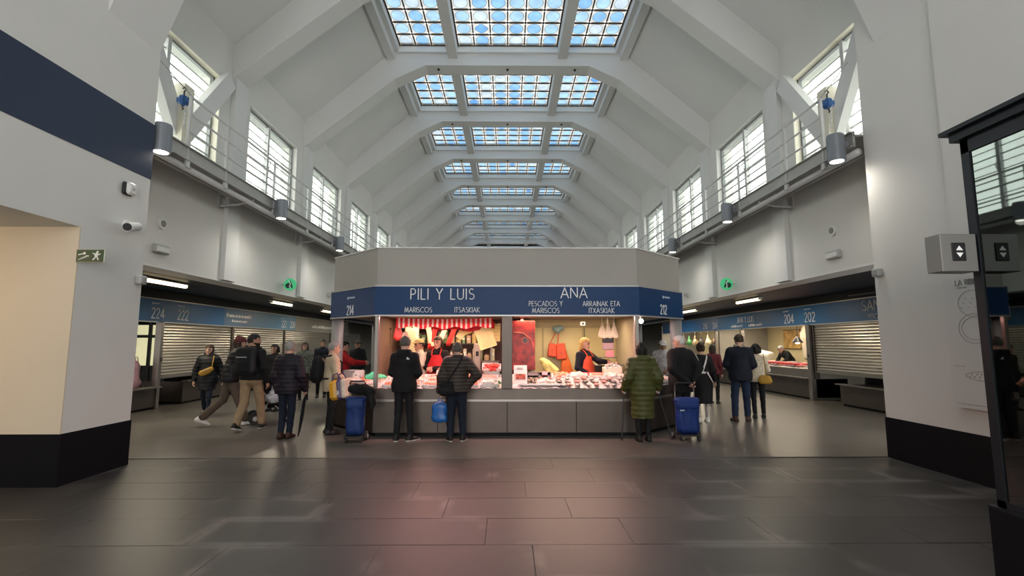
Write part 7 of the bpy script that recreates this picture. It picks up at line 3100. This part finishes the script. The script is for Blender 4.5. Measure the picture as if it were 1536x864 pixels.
# ------------------------------------------------------------------ goods of the side stalls
rz90 = R(90)
for i in range(24):
    yy = 14.5 + i * .24
    for j, xx in enumerate((8.86, 9.16)):
        kd = ['silver', 'pink', 'pink', 'dark'][(i + j * 2) % 4]
        o_ = place(FISH[kd], 'fish', None, (xx, yy, .86 + .14 * (xx - 8.66) / .85 + .012), (0, -.16, R(rg.uniform(-14, 14))))
        tag(o_, '%s fish, %s from the shutter in the %s row of the open right stall' % ({'silver': 'silvery', 'pink': 'pinkish', 'dark': 'dark'}[kd], ORD[i], ['front', 'back'][j]), 'fish', 'fish on the open right stall')
rb_ = thing('red_tray_row', 'red sloping tray edge along the fish of the open right stall', 'tray', (8.95, 15.9, .93))
b = MB()
b.box((0, 0, .03), (.30, 1.9, .02), rotm(0, R(-10), 0))
b.build('tray', MATS['red_plastic_board'], rb_)
b = MB()
b.box((-.15, 0, .03), (.02, 1.9, .06), rotm(0, R(-10), 0))
b.build('lip', MATS['red_plastic_board'], rb_)
for i, (yy, z, w_, h_, m_, lab) in enumerate(((18.6, 1.75, 1.1, .7, mat('ochre_picture', (.55, .33, .10), .5, var=.4, scale=5), 'ochre picture on the back wall of the open right stall'),
                                              (16.6, 1.55, .35, .45, YELP, 'small yellow notice on the back wall of the open right stall'),
                                              (22.6, 1.7, .9, .8, mat('white_panel', (.62, .58, .46), .5), 'white panel on the back wall of the farther right stall'),
                                              (24.5, 1.7, 1.2, .8, mat('ochre_picture2', (.45, .26, .10), .5, var=.6, scale=6), 'brown picture in the farther right stall'))):
    t = thing('wall_picture', lab, 'picture', (10.73, yy, z))
    b = MB()
    b.bevbox((0, 0, 0), (.03, w_, h_), .006)
    b.build('panel', m_, t)
    b = MB()
    for a_, c_, d_, e_ in ((0, h_ / 2, w_, .03), (0, -h_ / 2, w_, .03)):
        b.box((-.01, a_, c_), (.03, d_, e_))
    b.build('frame', mat('thin_brown_frame', (.15, .09, .05), .5), t)['kind'] = 'stuff'
bxs = thing('polystyrene_box', 'long cream polystyrene box leaning on the counter of the open right stall', 'box', (9.55, 18.6, 1.05), R(8))
b = MB()
b.box((0, 0, .12), (.34, .95, .18), rotm(R(8), R(-20), 0))
b.build('box', MATS['cream_polystyrene'], bxs)
b = MB()
b.box((-.03, 0, .225), (.30, .9, .03), rotm(R(8), R(-20), 0))
b.build('lid', FOAMW, bxs)
pl2 = thing('pendant_lamp', 'dark pendant lamp with bright bulb over the open right stall', 'lamp', (9.35, 15.9, 1.62))
b = MB()
b.lathe([(.16, 0), (.15, .03), (.06, .17), (.03, .20)], n=18)
b.build('shade', mat('black_lamp_shade', (.02, .02, .022), .4), pl2)
b = MB()
b.ell((0, 0, .01), (.07, .07, .05), 12, 8)
b.build('bulb', SPOTW, pl2)
b = MB()
b.cyl((0, 0, .20), (0, 0, .93), .012, n=8)
b.build('cord', RUBBER, pl2)
uc = thing('canvas_canopy', 'pale canvas drape hanging over the scale of the open right stall', 'drape', (9.9, 16.3, 1.5))
soft('canvas', [((0, -.25, .42), (0, .25, .42), .10, .10, (1.6, 1, 1)), ((0, 0, .85), (0, 0, .3), .12, .30, (2.2, 1, 1)), ((0, 0, .3), (0, .05, -.3), .25, .16, (2.2, 1, 1))], .02, mat('pale_canvas', (.58, .50, .38), .7), uc, .06)
soft('tie', [((0, 0, .85), (0, 0, 1.0), .02, .02, O3)], .012, MATS['pale_canvas'], uc, .01)
gb = thing('green_net', 'green bundle of netting on the farther right counter', 'net', (9.1, 21.4, .98))
soft('net_fold', [((0, -.3, .12), (0, .3, .10), .17, .15, O3), ((0, -.1, .2), (.05, .1, .28), .14, .12, O3)], .02, mat('leaf_green_net', (.03, .33, .10), .6, var=.4, scale=14), gb, .06)
soft('net_tail', [((0, .3, .08), (.03, .52, .04), .06, .03, O3)], .02, MATS['leaf_green_net'], gb, .02)
for i in range(8):
    yy = 21.0 + i * .8
    t = thing('hanging_goods', ['tan', 'green', 'brown', 'cream', 'dark', 'tan', 'green', 'brown'][i] + ' bundle, number %s from the post, hanging in the farther right stall' % ['one', 'two', 'three', 'four', 'five', 'six', 'seven', 'eight'][i], 'bundle', (9.5, yy, 1.55), 0, 'bundles in the farther right stall')
    c_ = [(.45, .32, .18), (.08, .28, .10), (.22, .12, .06), (.62, .55, .40), (.06, .05, .04)][[0, 1, 2, 3, 4, 0, 1, 2][i]]
    soft('bundle', [((0, -.08, .1), (0, .08, .05), .14, .12, O3), ((0, 0, .2), (0, 0, .42), .08, .03, O3)], .022, mat('bundle_%d' % [0, 1, 2, 3, 4, 0, 1, 2][i], c_, .6, var=.3, scale=12), t, .05)
    b = MB()
    b.cyl((0, 0, .40), (0, 0, .98), .008, n=6)
    b.build('hook', STEEL, t)
# left open stall: pink bags, dark posts
PINKB = mat('pale_pink_bag', (.62, .36, .44), .5, var=.15, scale=10)
for i, (xx_, yy, lab) in enumerate(((-8.92, 11.72, 'nearer pale pink shopping bag on the left counter'), (-9.0, 12.12, 'farther pale pink shopping bag on the left counter'))):
    t = thing('pink_bag', lab, 'bag', (xx_, yy, .53), 0, 'pink bags on the left counter')
    soft('bag', [((0, -.10, .12), (0, .10, .12), .11, .11, (1, 1, 1)), ((0, -.10, .50), (0, .10, .50), .07, .07, (1.2, 1, 1)), ((0, 0, .1), (0, 0, .52), .16, .14, (1.5, 1, 1))], .018, PINKB, t, .04)
    for x2 in (-.03, .03):
        b = MB()
        b.tube([(x2, -.10, .55), (x2, -.05, .74), (x2, .05, .74), (x2, .10, .55)], .012, 6)
        b.build('handle', PINKB, t)
lp = thing('lit_window_panel', 'pale lit window panel with dark bars deep inside stall 224', 'window panel', (-9.75, 13.7, 0))
b = MB()
b.b2(-.45, .42, -.02, .02, 1.0, 2.1)
b.build('panel', mat('pale_lit_panel', (.72, .70, .45), .5, emit=(.9, .85, .5), estr=.5), lp)
b = MB()
b.b2(-.47, .44, -.03, .02, 0, 1.0)
b.build('lower_panel', RUBBER, lp)
for xx in (-.45, -.02, .42):
    b = MB()
    b.b2(xx - .04, xx + .04, -.07, -.02, 0, 2.3)
    b.build('bar', RUBBER, lp)
b = MB()
b.b2(-.45, .42, -.06, -.02, 1.75, 1.83)
b.build('cross_bar', RUBBER, lp)
